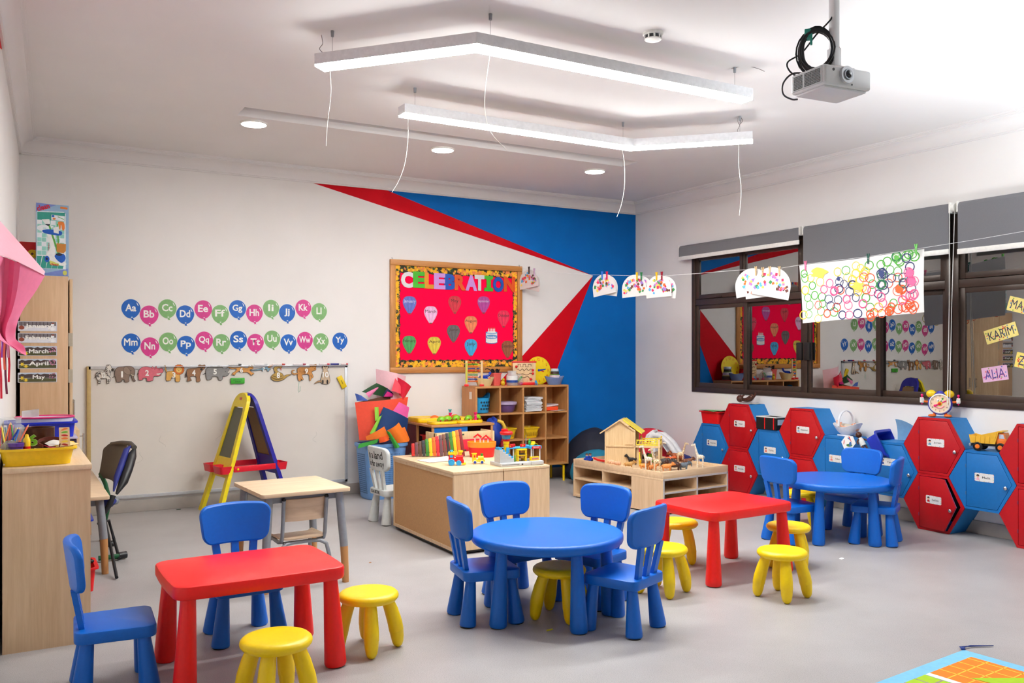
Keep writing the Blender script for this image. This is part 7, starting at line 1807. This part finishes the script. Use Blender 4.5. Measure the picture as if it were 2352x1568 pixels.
# easel in front of the whiteboard
EP = hz(556, 1166)
r = thing('art_easel', 'yellow and blue double-sided children easel with a red tray, before the whiteboard', 'easel', (EP.x + .02, EP.y - .06, 0), radians(10))
EY = pm((238, 214, 12), .4); EB = pm((30, 26, 150), .4); ER = pm((222, 14, 40), .4)
EH, ES, EWT, EWB = 1.115, .335, .30, .50
def side_frame(sg, mat, board, name):
    """one leaf of the A-frame: local plane runs from the foot (x = sg*ES) to the ridge"""
    def P(y, t, off=0.0):
        x = sg * (ES * (1 - t) + .012 + off); return (x, y, EH * t)
    def out(k):
        pts = []
        for t in [0, .1, .2, .3, .45, .6, .75, .85]: pts.append((-(EWB + (EWT - EWB) * t) / 2 * (1 if t < .86 else .9) + k, max(t, 0)))
        for a in [pi - pi * j / 10 for j in range(11)]: pts.append(((EWT * .53 - k) * cos(a), .90 + (.10 - k * .5) * sin(a)))
        for t in [.85, .75, .6, .45, .3, .2, .1, 0]: pts.append(((EWB + (EWT - EWB) * t) / 2 - k, t))
        return pts
    def ring(pl): return pl
    O_ = out(0)
    # frame as legs + head with openings: build as two side bars, an arch and a cross panel
    m = MB()
    half = len(O_) // 2
    inner = [(y * .72 if t < .88 else y * .62, min(t, .88)) for y, t in O_]
    L = [[P(y, t, -.018) for y, t in O_], [P(y, t, .018) for y, t in O_], [P(y, t, .018) for y, t in inner], [P(y, t, -.018) for y, t in inner], [P(y, t, -.018) for y, t in O_]]
    m.loops(L, closed=False, cap0=False, cap1=False)
    for k in (0, -1): m.add([L[0][k], L[1][k], L[2][k], L[3][k]], [(0, 1, 2, 3)])
    fo = m.build(name, mat, r)
    m = MB(); m.loops([[P(-.20, t, o_), P(.20, t, o_)] if False else [P(-(EWB + (EWT - EWB) * t) / 2 * .85, t, o_) for t in (.30, .46)] + [P((EWB + (EWT - EWB) * t) / 2 * .85, t, o_) for t in (.46, .30)] for o_ in (-.014, .014)]); m.build('lower_panel', mat, fo)
    m = MB(); m.loops([[P(-.158, .44, o_), P(.158, .44, o_), P(.118, .87, o_), P(-.118, .87, o_)] for o_ in (-.006, .009)]); m.build('drawing_board', board, fo)
    return fo
side_frame(-1, EY, pm((92, 92, 70), .5), 'yellow_leaf'); side_frame(1, EB, pm((150, 112, 70), .6), 'blue_leaf')
m = MB(); m.cyl((0, -.10, EH - .03), (0, .10, EH - .03), .022, seg=14); m.build('ridge_hinge', EB, r)
m = MB(); m.box((-.045, .0, EH * .92), (.012, .05, .09), .004); m.build('paper_clip', pm((214, 90, 76), .4), r)
for y in (-.215, .215): m = MB(); m.box((0, y, .415), (.41, .022, .055), .006); m.build('tray_arm', ER, r)
def cup(x, y, w_, d_): 
    m = MB(); m.loops([[(x + px_, y + py_, z) for px_, py_ in rrect(w_ - q_, d_ - q_, .03 if q_ < .03 else .02, 4)] for q_, z in ((.02, .375), (.0, .445), (.012, .445), (.03, .385))]); m.build('paint_tray', ER, r)
for s in (-1, 1):
    for y in (-.12, .12): cup(s * .275, y, .12, .21)
for y in (-.225, .225): m = MB(); m.sph((-.17, y * 1.02, .415), (.012, .008, .012), 10, 6); m.build('yellow_rivet', TYEL, r)

# pink paper creature with streamers on the left wall
r = thing('paper_jellyfish', 'large curled pink paper sea creature with streamers hanging from the wall', 'paper decoration', (-.10, 4.6, 1.5))
O = Vector((-.10, 4.6, 1.5))
PINK_LIT = pm((244, 180, 196), .6, var=.03); PINK_SHADED = pm((238, 128, 164), .6, var=.03)  # same pink paper twice: lit top painted lighter, shaded side darker
def patch(rows, nu, nv, thick=.0015):
    """smooth sheet through a grid of (px, py, depth) points"""
    G = [[V(*p) for p in row] for row in rows]
    def cat(a, t):
        n = len(a) - 1; q_ = t * n; i = min(int(q_), n - 1); e = q_ - i
        p1, p2 = a[i], a[i + 1]; p0 = a[i - 1] if i else p1 * 2 - p2; p3 = a[i + 2] if i + 2 <= n else p2 * 2 - p1
        return .5 * ((2 * p1) + (p2 - p0) * e + (2 * p0 - 5 * p1 + 4 * p2 - p3) * e * e + (3 * p1 - p0 - 3 * p2 + p3) * e ** 3)
    m = MB(); m.sheet(lambda u, v: cat([cat(row, u) for row in G], v), nu, nv, thick); return m
patch([[(-60, 440, 3.22), (0, 508, 4.55), (52, 566, 4.62), (103, 624, 4.45)], [(-60, 520, 3.21), (-5, 552, 4.15), (46, 596, 4.25), (102, 628, 4.38)], [(-60, 575, 3.2), (0, 586, 3.95), (46, 604, 4.05), (101, 632, 4.32)]], 14, 8).build('bell_top', PINK_LIT, r)
patch([[(-60, 578, 3.2), (0, 587, 3.97), (46, 605, 4.07), (103, 632, 4.34)], [(-60, 640, 3.21), (-4, 650, 4.04), (40, 660, 4.14), (82, 668, 4.30)], [(-60, 700, 3.21), (-4, 705, 4.08), (28, 712, 4.16), (52, 712, 4.24)], [(-60, 742, 3.21), (-8, 748, 4.10), (14, 752, 4.16), (38, 748, 4.20)], [(-50, 760, 3.35), (0, 770, 4.12), (16, 784, 4.16), (36, 778, 4.20)], [(-30, 764, 3.5), (18, 790, 4.12), (36, 800, 4.16), (56, 796, 4.18)], [(-20, 768, 3.6), (40, 806, 4.12), (50, 812, 4.14), (60, 816, 4.16)]], 12, 22).build('bell_side', PINK_SHADED, r)
SC_ = [(226, 30, 60), (150, 60, 170), (240, 236, 236), (236, 120, 150), (250, 120, 90), (120, 20, 70), (230, 150, 190)]
for k in range(9):
    x0 = 1 + 2.6 * k; dd = 4.5 + .035 * (k % 4); y1 = 905 - 28 * ((k * 3) % 5) + (k == 0) * 10
    m = MB(); Q = [V(x0 + 2.4 * sin(t * 1.4 + k), 638 + (y1 - 638) * t / 6, dd + .02 * sin(t * 1.1 + 2 * k)) for t in range(7)]
    m.sheet(lambda u, v: Q[min(int(v * 6), 5)].lerp(Q[min(int(v * 6), 5) + 1], v * 6 - min(int(v * 6), 5)) + Vector((.010 * (u - .5), .006 * (u - .5) * cos(5 * v + k), 0)), 2, 18, .0008)
    m.build('streamer', pm(SC_[k % 7], .6), r)

# ================================================================ CLOTHESLINE WITH ARTWORK
LA, LBp = Vector((5.22, 8.835)), Vector((6.78, 3.0)); LD_ = (LBp - LA).normalized(); LN = Vector((LD_.y, -LD_.x))
def onl(px, py, off=0.0):
    r_ = ray(px, py); k = (LA.dot(LN) + off) / (r_[0] * LN.x + r_[1] * LN.y); return Vector((r_[0] * k, r_[1] * k, CAMH + r_[2] * k))
RL = (pi / 2, 0, math.atan2(LD_.y, LD_.x))
LINE = [(1190, 613), (1215, 619), (1290, 627), (1362, 631), (1460, 633), (1520, 634), (1600, 628), (1700, 620), (1790, 616), (1846, 607), (1994, 589), (2108, 571), (2230, 552), (2352, 531)]
pts = [onl(*p) for p in LINE]; e_ = pts[-1] + (pts[-1] - pts[-2]) * 1.1; pts.append(Vector((e_.x, e_.y, e_.z)))
m = MB(); m.var(pts, .0016, 6); tag(m.build('clothesline', pm((236, 236, 236), .5), None), 'thin white line strung across the room from the notice board to the windows', 'line')
def lz(px):
    for (a, b), (c, d_) in zip(LINE, LINE[1:]):
        if a <= px <= c: return b + (d_ - b) * (px - a) / (c - a)
CONF = [(236, 120, 180), (160, 120, 210), (250, 220, 90), (230, 110, 40), (60, 150, 80), (90, 180, 230), (110, 60, 50), (220, 40, 90)]
def rainbow(px, off, tilt, label, s=1.0, drop=0.0, conf=True, seed=0):
    p = onl(px, lz(px), off); rr = random.Random(seed)
    r = thing('rainbow_paper', label, 'artwork', p, rot=RL, group='rainbow papers on the line')
    w_, h_ = .31 * s, .215 * s
    out = [(-w_ / 2, -h_), (w_ / 2, -h_)] + [(w_ / 2 * cos(a) ** 1 * (1 if abs(cos(a)) < .999 else 1), -h_ * .62 + h_ * .66 * sin(a)) for a in [pi * k / 18 for k in range(19)]]
    M = Matrix.Translation((0, -drop, 0)) @ Matrix.Rotation(tilt, 4, 'Z')
    bend = lambda m: [(x, y, z + .018 * sin(3.1 * (x / w_) + seed) * (.3 - y / h_)) for x, y, z in m.v]
    m = MB(); m.M = M; m.plate(out, 0, .0008)
    o = m.build('paper_sheet', PAPER, r)
    m = MB(); m.M = M
    for k in range(3):
        q_ = .34 - .1 * k; m.var([(w_ * q_ * 1.1 * cos(a), -h_ * .78 + h_ * q_ * 1.5 * sin(a), .0012) for a in [.15 + (pi - .3) * j / 12 for j in range(13)]], .0006, 4)
    m.build('printed_outline', pm((190, 190, 196), .7), r)
    if conf:
        m = MB()
        for k in range(40):
            a = rr.uniform(.1, pi - .1); q_ = rr.uniform(.40, .95); x, y = w_ * .46 * q_ * cos(a), -h_ * .84 + h_ * .76 * q_ * sin(a)
            m.M = M @ Matrix.Translation((x, y, .0008 + .00004 * k)) @ Matrix.Rotation(rr.uniform(0, 3), 4, 'Z'); m.m = k % 8; s_ = rr.uniform(.020, .030); m.box((0, 0, .0006), (s_, s_ * .9, .0010))
        m.build('square_pattern', [pm(c, .6) for c in CONF], r)
def peg(px, py, c, label, off=.006, ln=.085, tilt=0.0):
    p = onl(px, py, off); r = thing('clothes_peg', label, 'clothes peg', p, rot=RL, group='pegs on the line')
    MT = pm(c, .5); M = Matrix.Rotation(tilt, 4, 'Z')
    for s in (-1, 1):
        m = MB(); m.M = M; m.loops([[(s * (.002 + .006 * f) + dx, y, z) for dx, z in ((-.0035, -.006), (.0035, -.006), (.0035, .006), (-.0035, .006))] for y, f in ((-.035, 0), (.0, .1), (.02, .35), (ln - .035, 1.1))]); m.build('peg_jaw', MT, r)
    m = MB(); m.M = M; m.var([(-.009, .006, 0), (-.004, .010, .007), (.004, .010, .007), (.009, .006, 0)], .0018, 6); m.build('spring', STEEL, r)
# cluster positions run from the notice board towards the windows
rainbow(1212, .01, radians(6), 'mosaic rainbow paper next to the notice board, front of its pair', .95, .015, True, 1)
rainbow(1226, -.02, radians(-14), 'blank-backed rainbow paper tucked behind the one next to the notice board', .85, .05, False, 2)
rainbow(1384, .012, radians(8), 'mosaic rainbow paper hanging alone before the blue wall, front of its pair', 1.0, .0, True, 3)
rainbow(1397, -.02, radians(-8), 'rainbow paper peeking from behind the one before the blue wall', .95, .01, True, 4)
rainbow(1455, .012, radians(3), 'mosaic rainbow paper across the room corner under yellow and green pegs', 1.02, .0, True, 5)
rainbow(1474, -.02, radians(-6), 'rainbow paper behind the one across the room corner', .92, .01, True, 6)
rainbow(1512, .014, radians(2), 'mosaic rainbow paper under yellow and dark red pegs, over white wall', 1.0, .0, True, 7)
rainbow(1528, -.02, radians(-7), 'rainbow paper half behind the one under the dark red peg', .96, .01, True, 8)
rainbow(1722, -.02, radians(8), 'rearmost rainbow paper of the three before the first window', 1.12, .0, True, 9)
rainbow(1748, -.002, radians(4), 'middle rainbow paper of the three before the first window', 1.12, .02, True, 10)
rainbow(1780, .016, radians(-12), 'front rainbow paper of the three before the first window', 1.22, .0, True, 11)
for a in ((1215, 622, (60, 36, 30), 'dark brown peg beside the notice board'), (1227, 626, (214, 180, 210), 'lilac peg beside the notice board'), (1383, 634, (40, 110, 210), 'blue peg before the blue wall'), (1394, 634, (226, 30, 80), 'pink-red peg before the blue wall'), (1463, 636, (236, 190, 30), 'yellow peg at the room corner'), (1473, 636, (40, 120, 70), 'dark green peg at the room corner'), (1508, 636, (240, 190, 30), 'yellow peg between green and dark red pegs'), (1520, 635, (160, 24, 50), 'dark red peg over the white wall'),
          (1736, 624, (222, 186, 140), 'wooden peg first in the row before the window'), (1752, 626, (214, 176, 128), 'wooden peg second in the row before the window'), (1768, 624, (224, 190, 146), 'wooden peg third in the row before the window'), (1790, 624, (216, 180, 134), 'wooden peg fourth in the row, next to the painting'),
          (1850, 612, (240, 110, 150), 'pink peg at the first corner of the ring-printed painting'), (1994, 596, (20, 90, 74), 'dark green peg in the middle of the ring-printed painting'), (2104, 574, (110, 200, 90), 'light green peg at the window-side corner of the ring-printed painting')):
    peg(*a, .022 if a[0] < 1840 else .012)
# ring-printed painting
c4 = [onl(1836, 610), onl(2121, 571), onl(2122, 717), onl(1844, 742)]
org = c4[0]
def loc2(p): d_ = p - org; return (d_.x * LD_.x + d_.y * LD_.y, d_.z)
Q4 = [loc2(p) for p in c4]
r = thing('ring_painting', 'big white paper painting covered in coloured ring prints on the line', 'artwork', org, rot=RL)
def pq(zx, zy):
    p = onl(1540 + zx * .34524, 440 + zy * .34524); return loc2(p)
dish = lambda x, y: .018 * sin(x * 5.2) + .012 * sin(y * 6 + x * 3)
def bq(u, v):
    t_ = Vector(Q4[0]).lerp(Vector(Q4[1]), u); b_ = Vector(Q4[3]).lerp(Vector(Q4[2]), u); t_.y -= .022 * sin(pi * u) ** 2 * (1 - u); p = b_.lerp(t_, v); return (p.x, p.y, dish(p.x, p.y))
m = MB(); m.sheet(bq, 26, 12, -.0008 if False else .0008); m.build('paper_sheet', PAPER, r)
PC = {'g': (70, 170, 40), 'y': (232, 206, 60), 'o': (230, 80, 16), 'n': (20, 36, 100), 'p': (236, 80, 140), 'd': (30, 120, 70)}
keys = list(PC)
RG = [('g', [(890, 545), (895, 575), (945, 625), (960, 690), (912, 705), (1010, 700), (1015, 745), (925, 755), (920, 815), (1003, 795), (1175, 525), (1440, 465), (1500, 440), (1525, 468), (1500, 430), (1515, 455), (1460, 520), (1510, 530), (1565, 425), (1605, 415), (1620, 430), (1580, 415), (1345, 615), (1325, 770), (1300, 705), (1480, 740), (1090, 800), (1325, 490), (1400, 485)]),
      ('y', [(935, 575), (1000, 600), (1120, 535), (1185, 570), (1240, 495), (1270, 510), (1240, 545), (1215, 585), (1265, 590), (1290, 550), (1250, 640), (1280, 640), (1250, 665), (895, 655), (1380, 770), (985, 845), (885, 820), (1300, 530), (1225, 620)]),
      ('o', [(1290, 570), (1330, 575), (1450, 610), (1510, 570), (1520, 645), (1540, 650), (1510, 660), (1565, 690), (985, 755), (1045, 810), (1135, 655), (1108, 770), (1305, 650), (1325, 815), (1350, 805), (1400, 810), (1450, 795), (1452, 790), (1510, 780), (1540, 765), (1560, 770), (1580, 755), (1600, 770), (1620, 760), (1590, 745), (1330, 835), (1465, 765), (1610, 785)]),
      ('n', [(1130, 600), (1160, 615), (1215, 620), (1125, 645), (1195, 665), (1055, 715), (1118, 720), (1068, 760), (1235, 705), (1145, 820), (1245, 810), (1405, 545), (1420, 550), (1410, 535), (1405, 615), (1470, 575), (1545, 570), (1590, 500), (1565, 440), (1600, 645), (1425, 655), (1380, 680), (1555, 610), (1415, 620)]),
      ('p', [(1065, 610), (1095, 660), (1025, 650), (1090, 665), (1590, 540), (1580, 535), (1600, 590), (1595, 600), (1620, 595), (1585, 580), (1175, 715), (1185, 755), (1190, 820), (1340, 660), (1400, 700), (1610, 690), (1620, 680), (1280, 745), (1410, 740), (1590, 690), (1540, 720)]),
      ('d', [(1405, 615), (1400, 620), (1500, 430), (1545, 605), (1405, 560)])]
m = MB(); zi = 0
for kcol, lst in RG:
    m.m = keys.index(kcol)
    for zx, zy in lst:
        x, y = pq(zx, zy); R0 = rnd.uniform(.036, .042); th = rnd.uniform(.005, .010); zi += 1; z = .0012 + zi * .000012
        A = [2 * pi * k / 22 for k in range(22)]; ex = rnd.uniform(.86, 1.0)
        o_ = [(x + R0 * ex * cos(a), y + R0 * sin(a)) for a in A]; i_ = [(x + (R0 - th) * ex * cos(a), y + (R0 - th) * sin(a)) for a in A]
        n0 = len(m.v)
        m.add([(px_, py_, dish(px_, py_) + z) for px_, py_ in o_ + i_], [(k, (k + 1) % 22, 22 + (k + 1) % 22, 22 + k) for k in range(22)])
m.build('ring_prints', [pm(PC[k], .6) for k in keys], r)
m = MB()
for kcol, zx, zy, rx_, ry_ in (('y', 995, 540, .075, .045), ('p', 1590, 540, .03, .03), ('p', 1605, 600, .035, .03), ('n', 1405, 545, .022, .03), ('o', 1520, 650, .03, .03), ('y', 1250, 630, .05, .035), ('n', 1125, 580, .012, .02), ('o', 1450, 795, .022, .024), ('g', 1500, 440, .02, .024)):
    x, y = pq(zx, zy); m.m = keys.index(kcol); P = spline([(x + rx_ * (1 + .25 * sin(5 * a + x * 9)) * cos(a), y + ry_ * (1 + .2 * sin(4 * a)) * sin(a)) for a in [2 * pi * k / 12 for k in range(12)]], 2); n0 = len(P)
    m.add([(px_, py_, dish(px_, py_) + .0036) for px_, py_ in P], [tuple(range(n0))])
m.build('paint_blotches', [pm(tuple(min(255, int(c * .85 + 38)) for c in PC[k]), .6) for k in keys], r)
# ================================================================ CEILING FITTINGS
FLASH = 1050; EXPO = 0.9
LEDM = emit('led_diffuser', (.975, 1.0, .985), 50.0)
DLM = emit('downlight_glow', (1.0, .95, .88), 45.0)
ALU = pm((228, 228, 230), .4, .1)
def strip_light(label, pts, wires, drops, h=.075, w=.115, z0=3.185):
    """two straight legs mitred at the knee; pts are the centre line"""
    r = thing('linear_pendant', label, 'ceiling light', (pts[1][0], pts[1][1], z0), 0, 'linear LED pendants')
    P = [Vector((x - pts[1][0], y - pts[1][1])) for x, y in pts]
    def side(off):
        d0 = (P[1] - P[0]).normalized(); d1 = (P[2] - P[1]).normalized()
        n0 = Vector((-d0.y, d0.x)); n1 = Vector((-d1.y, d1.x)); mm = (n0 + n1).normalized()
        return [P[0] + n0 * off, P[1] + mm * off / mm.dot(n0), P[2] + n1 * off]
    a, b = side(w / 2), side(-w / 2); poly = [tuple(p) for p in a] + [tuple(p) for p in reversed(b)]
    m = MB(); m.plate(poly, .012, h); m.build('housing', ALU, r)
    a, b = side(w / 2 - .006), side(-w / 2 + .006); poly = [tuple(p) for p in a] + [tuple(p) for p in reversed(b)]
    m = MB(); m.plate(poly, 0, .012); m.build('diffuser', LEDM, r)
    for x, y in wires:
        lx, ly = x - pts[1][0], y - pts[1][1]
        m = MB(); m.cyl((lx, ly, h), (lx, ly, HC - z0), .0016, seg=6); m.build('suspension_wire', STEEL, r)
        m = MB(); m.cyl((lx, ly, HC - z0 - .035), (lx, ly, HC - z0), .009, .011, 12); m.build('ceiling_anchor', GREYM, r)
    for px_pts, dz in drops:
        m = MB(); m.var(sm([tuple(Vector(p) - Vector((pts[1][0], pts[1][1], z0))) for p in px_pts]), .0015, 6); m.build('hanging_cord', pm((240, 236, 226), .6), r)
    return r
def along(px_list, d):
    out = []
    for px, py in px_list:
        r_ = ray(px, py); out.append((r_[0] * d, r_[1] * d, CAMH + r_[2] * d))
    return out
A0, A1, A2 = (1.60, 5.06), (2.25, 4.295), (4.30, 4.285)
strip_light('long white LED strip bent like a hockey stick, the nearer one to the projector', [A0, A1, A2],
            [(1.655, 4.99), (2.34, 4.295), (4.19, 4.287)],
            [(along([(758, 164), (760, 215), (752, 285), (749, 335)], 5.05), 0), (along([(1127, 118), (1120, 165), (1114, 215), (1115, 262), (1128, 305), (1165, 345)], 4.83), 0)])
B0, B1, B2 = (2.42, 5.765), (4.48, 5.77), (5.16, 5.08)
strip_light('white LED strip with a bent end towards the windows, hung before the downlights', [B0, B1, B2],
            [(2.525, 5.768), (4.39, 5.77), (5.09, 5.15)],
            [(along([(937, 272), (937, 320), (930, 375), (916, 415), (900, 442)], 6.5), 0), (along([(1428, 340), (1434, 375), (1434, 430), (1427, 470), (1417, 498)], 7.4), 0), (along([(1697, 330), (1697, 380), (1702, 430), (1701, 465), (1698, 495)], 7.25), 0)])
for px, py, l in ((585, 277, 'round downlight at the recess end farthest from the blue wall'), (1020, 337, 'round downlight beneath the middle of the ceiling recess'), (1370, 387, 'round downlight at the recess end above the blue wall')):
    p = hz(px, py + 4, HC)
    r = thing('downlight', l, 'ceiling light', (p.x, p.y + .03, HC), 0, 'round ceiling downlights')
    m = MB(); m.lathe([(.112, 0), (.112, -.010), (.106, -.014), (.100, -.014), (.100, 0)], seg=36); m.build('rim', TWHT, r)
    m = MB(); m.lathe([(.0, -.011), (.100, -.011)], seg=36); m.v = [(x, y, z) for x, y, z in m.v]; m.lathe([(.100, -.011), (.100, 0)], seg=36); m.build('lamp_diffuser', DLM, r)
# smoke detector
p = hz(1500, 75, HC)
r = thing('smoke_detector', 'white smoke detector with dark slots on the ceiling between lamp and projector', 'smoke detector', p)
m = MB(); m.lathe([(.06, 0), (.06, -.014), (.056, -.018), (.0, -.018)], seg=32); m.build('base', TWHT, r)
m = MB(); m.lathe([(.046, -.018), (.048, -.030), (.048, -.040)], seg=32); m.build('sensor_grille', pm((60, 60, 62), .5), r)
m = MB()
for k in range(9): a = 2 * pi * k / 9; m.box((.048 * cos(a), .048 * sin(a), -.029), (.008, .008, .022))
m.lathe([(.0, -.054), (.03, -.052), (.048, -.044), (.050, -.038), (.046, -.036), (0, -.036)][::-1], seg=32); m.build('cap', TWHT, r)
# loose wiring at the ceiling
def ceiling_wire(pts, d, label, rad=.002, c=(120, 110, 105)):
    m = MB(); m.var(sm(along(pts, d)), rad, 5); tag(m.build('loose_wire', pm(c, .6)), label, 'wire')
ceiling_wire([(738, 80), (741, 100), (734, 112), (744, 124), (752, 138)], 5.12, 'thin brown feed wire beside the end anchor of the nearer lamp')
ceiling_wire([(1698, 268), (1706, 276), (1698, 286), (1694, 272), (1703, 268)] + [(1698, 290), (1694, 300), (1700, 312)], 7.05, 'tangled grey wire above the bent end of the farther lamp')
ceiling_wire([(1680, 158), (1700, 153), (1722, 153), (1742, 158), (1756, 164)], 5.80, 'thin stray wire on the ceiling past the projector-side lamp end')

# ---------------------------------------------------------------- projector
PD = 3.8
PW = pm((238, 238, 240), .35, var=.01)
pc = along([(1908, 192)], PD)[0]
r = PJ = thing('projector', 'white ceiling projector with black vent grille, hung from a white pole', 'projector', pc, radians(-5))
# local: x along the lens face, -y is the lens side
m = MB(); m.box((0, 0, 0), (.27, .20, .085), .012, 3); m.build('body', PW, r)
m = MB(); m.box((0, 0, -.046), (.24, .17, .012), .005); m.build('underside', PW, r)
m = MB(); m.cyl((-.015, -.100, .006), (-.015, -.113, .006), .038, .036, 28); lo = m.build('lens_ring', pm((190, 192, 196), .3, .4), r)
m = MB(); m.cyl((-.015, -.109, .006), (-.015, -.118, .006), .024, .022, 24); m.build('lens_barrel', pm((150, 154, 160), .3, .5), lo)
m = MB(); m.sph((-.015, -.1175, .006), (.017, .006, .017), 18, 10); m.build('lens_glass', pm((20, 24, 40), .05, spec=1), lo)
m = MB(); m.bx(-.1370, -.1345, -.086, .086, -.034, .036); go = m.build('vent_panel', pm((186, 188, 192), .4), r)
m = MB()
for i in range(15):
    if i == 9: continue
    for j in range(9): m.bx(-.1385, -.1368, -.078 + i * .0105, -.078 + i * .0105 + .0080, -.029 + j * .0066, -.029 + j * .0066 + .0040)
m.build('vent_slots', BLACK, go)
m = MB(); m.box((.02, -.1005, -.03), (.006, .002, .006)); m.cyl((-.085, -.1000, .022), (-.085, -.102, .022), .006, seg=12); m.build('sensor_window', BLACK, r)
m = MB(); m.box((.02, .0, .050), (.10, .14, .014), .003); m.box((.09, .02, .047), (.10, .02, .008)); m.box((-.03, .06, .047), (.16, .02, .008)); m.build('mounting_plate', PW, r)
m = MB(); m.box((.02, 0, .105), (.04, .046, .10), .003); m.build('pole_bracket', PW, r)
m = MB(); m.box((.02, 0, .125 + (HC - pc[2] - .125) / 2), (.032, .034, HC - pc[2] - .125), .003); m.build('pole', PW, r)
m = MB(); m.M = Matrix.Rotation(radians(-45), 4, 'Z')
for k in range(9):
    R1 = .082 + .010 * sin(k * 1.7); oy = (k % 3 - 1) * .012; oz = .004 * sin(k * 2.3)
    m.var([(-.055 + (R1 * .72 + .003 * k) * cos(2 * pi * t / 22), oy + .012 * sin(2 * pi * t / 11), .150 + oz + R1 * 1.12 * sin(2 * pi * t / 22)) for t in range(22)], .0042, 6, closed=True)
m.var(sm([(-.12, .03, .04), (-.17, .03, .08), (-.18, .02, .12), (-.12, .02, .155), (-.06, .0, .22), (.0, .0, .28), (.02, .03, .34)]), .004, 6)
m.var(sm([(-.10, -.02, .05), (-.16, 0, .06), (-.20, .03, .03), (-.20, .06, -.01), (-.165, .08, -.03), (-.14, .09, -.03)]), .004, 6)
m.build('cable_coil', pm((34, 34, 38), .45), r)
m = MB(); m.M = Matrix.Rotation(radians(-45), 4, 'Z'); m.box((-.095, 0, .225), (.026, .05, .040), .004); m.box((-.080, -.012, .20), (.010, .02, .05), .003); m.build('green_cable_tie', pm((40, 160, 140), .5), r)
# ================================================================ LIGHT AND CAMERA
def light(name, typ, loc, energy, color, rot=None, target=None, **k):
    l = bpy.data.lights.new(name, typ); l.energy = energy; l.color = color
    for a, v in k.items(): setattr(l, a, v)
    o = bpy.data.objects.new(name, l); C.objects.link(o); o.location = loc
    if target is not None: o.rotation_euler = (Vector(target) - Vector(loc)).to_track_quat('-Z', 'Y').to_euler()
    if rot: o.rotation_euler = rot
    return o
# the photographer's flash, bounced off the ceiling
light('bounce_flash', 'SPOT', (5.0, .3, 1.2), FLASH, (.88, .95, 1.0), target=(5.45, 1.9, HC), spot_size=radians(80), spot_blend=1.0, shadow_soft_size=.3)
w = bpy.data.worlds.new('night'); SC.world = w; w.use_nodes = True
w.node_tree.nodes['Background'].inputs[0].default_value = (.010, .013, .02, 1); w.node_tree.nodes['Background'].inputs[1].default_value = 1
cam = bpy.data.cameras.new('camera'); co = bpy.data.objects.new('camera', cam); C.objects.link(co)
co.location = (0, 0, CAMH); co.rotation_euler = (pi / 2, 0, radians(-30))
cam.sensor_width = 36; cam.lens = 36 * FPX / 2352; cam.shift_x = 0; cam.shift_y = (CYP - 784) / 2352; cam.clip_start = .05
SC.camera = co
SC.view_settings.view_transform = 'Standard'; SC.view_settings.look = 'None'; SC.view_settings.gamma = 1; SC.view_settings.use_curve_mapping = False
SC.view_settings.exposure = EXPO
SC.cycles.use_denoising = True
SC.cycles.max_bounces = 6; SC.cycles.diffuse_bounces = 4; SC.cycles.glossy_bounces = 2; SC.cycles.transmission_bounces = 4; SC.cycles.sample_clamp_indirect = 8
SC.cycles.use_adaptive_sampling = True; SC.cycles.adaptive_threshold = .08; SC.cycles.adaptive_min_samples = 16
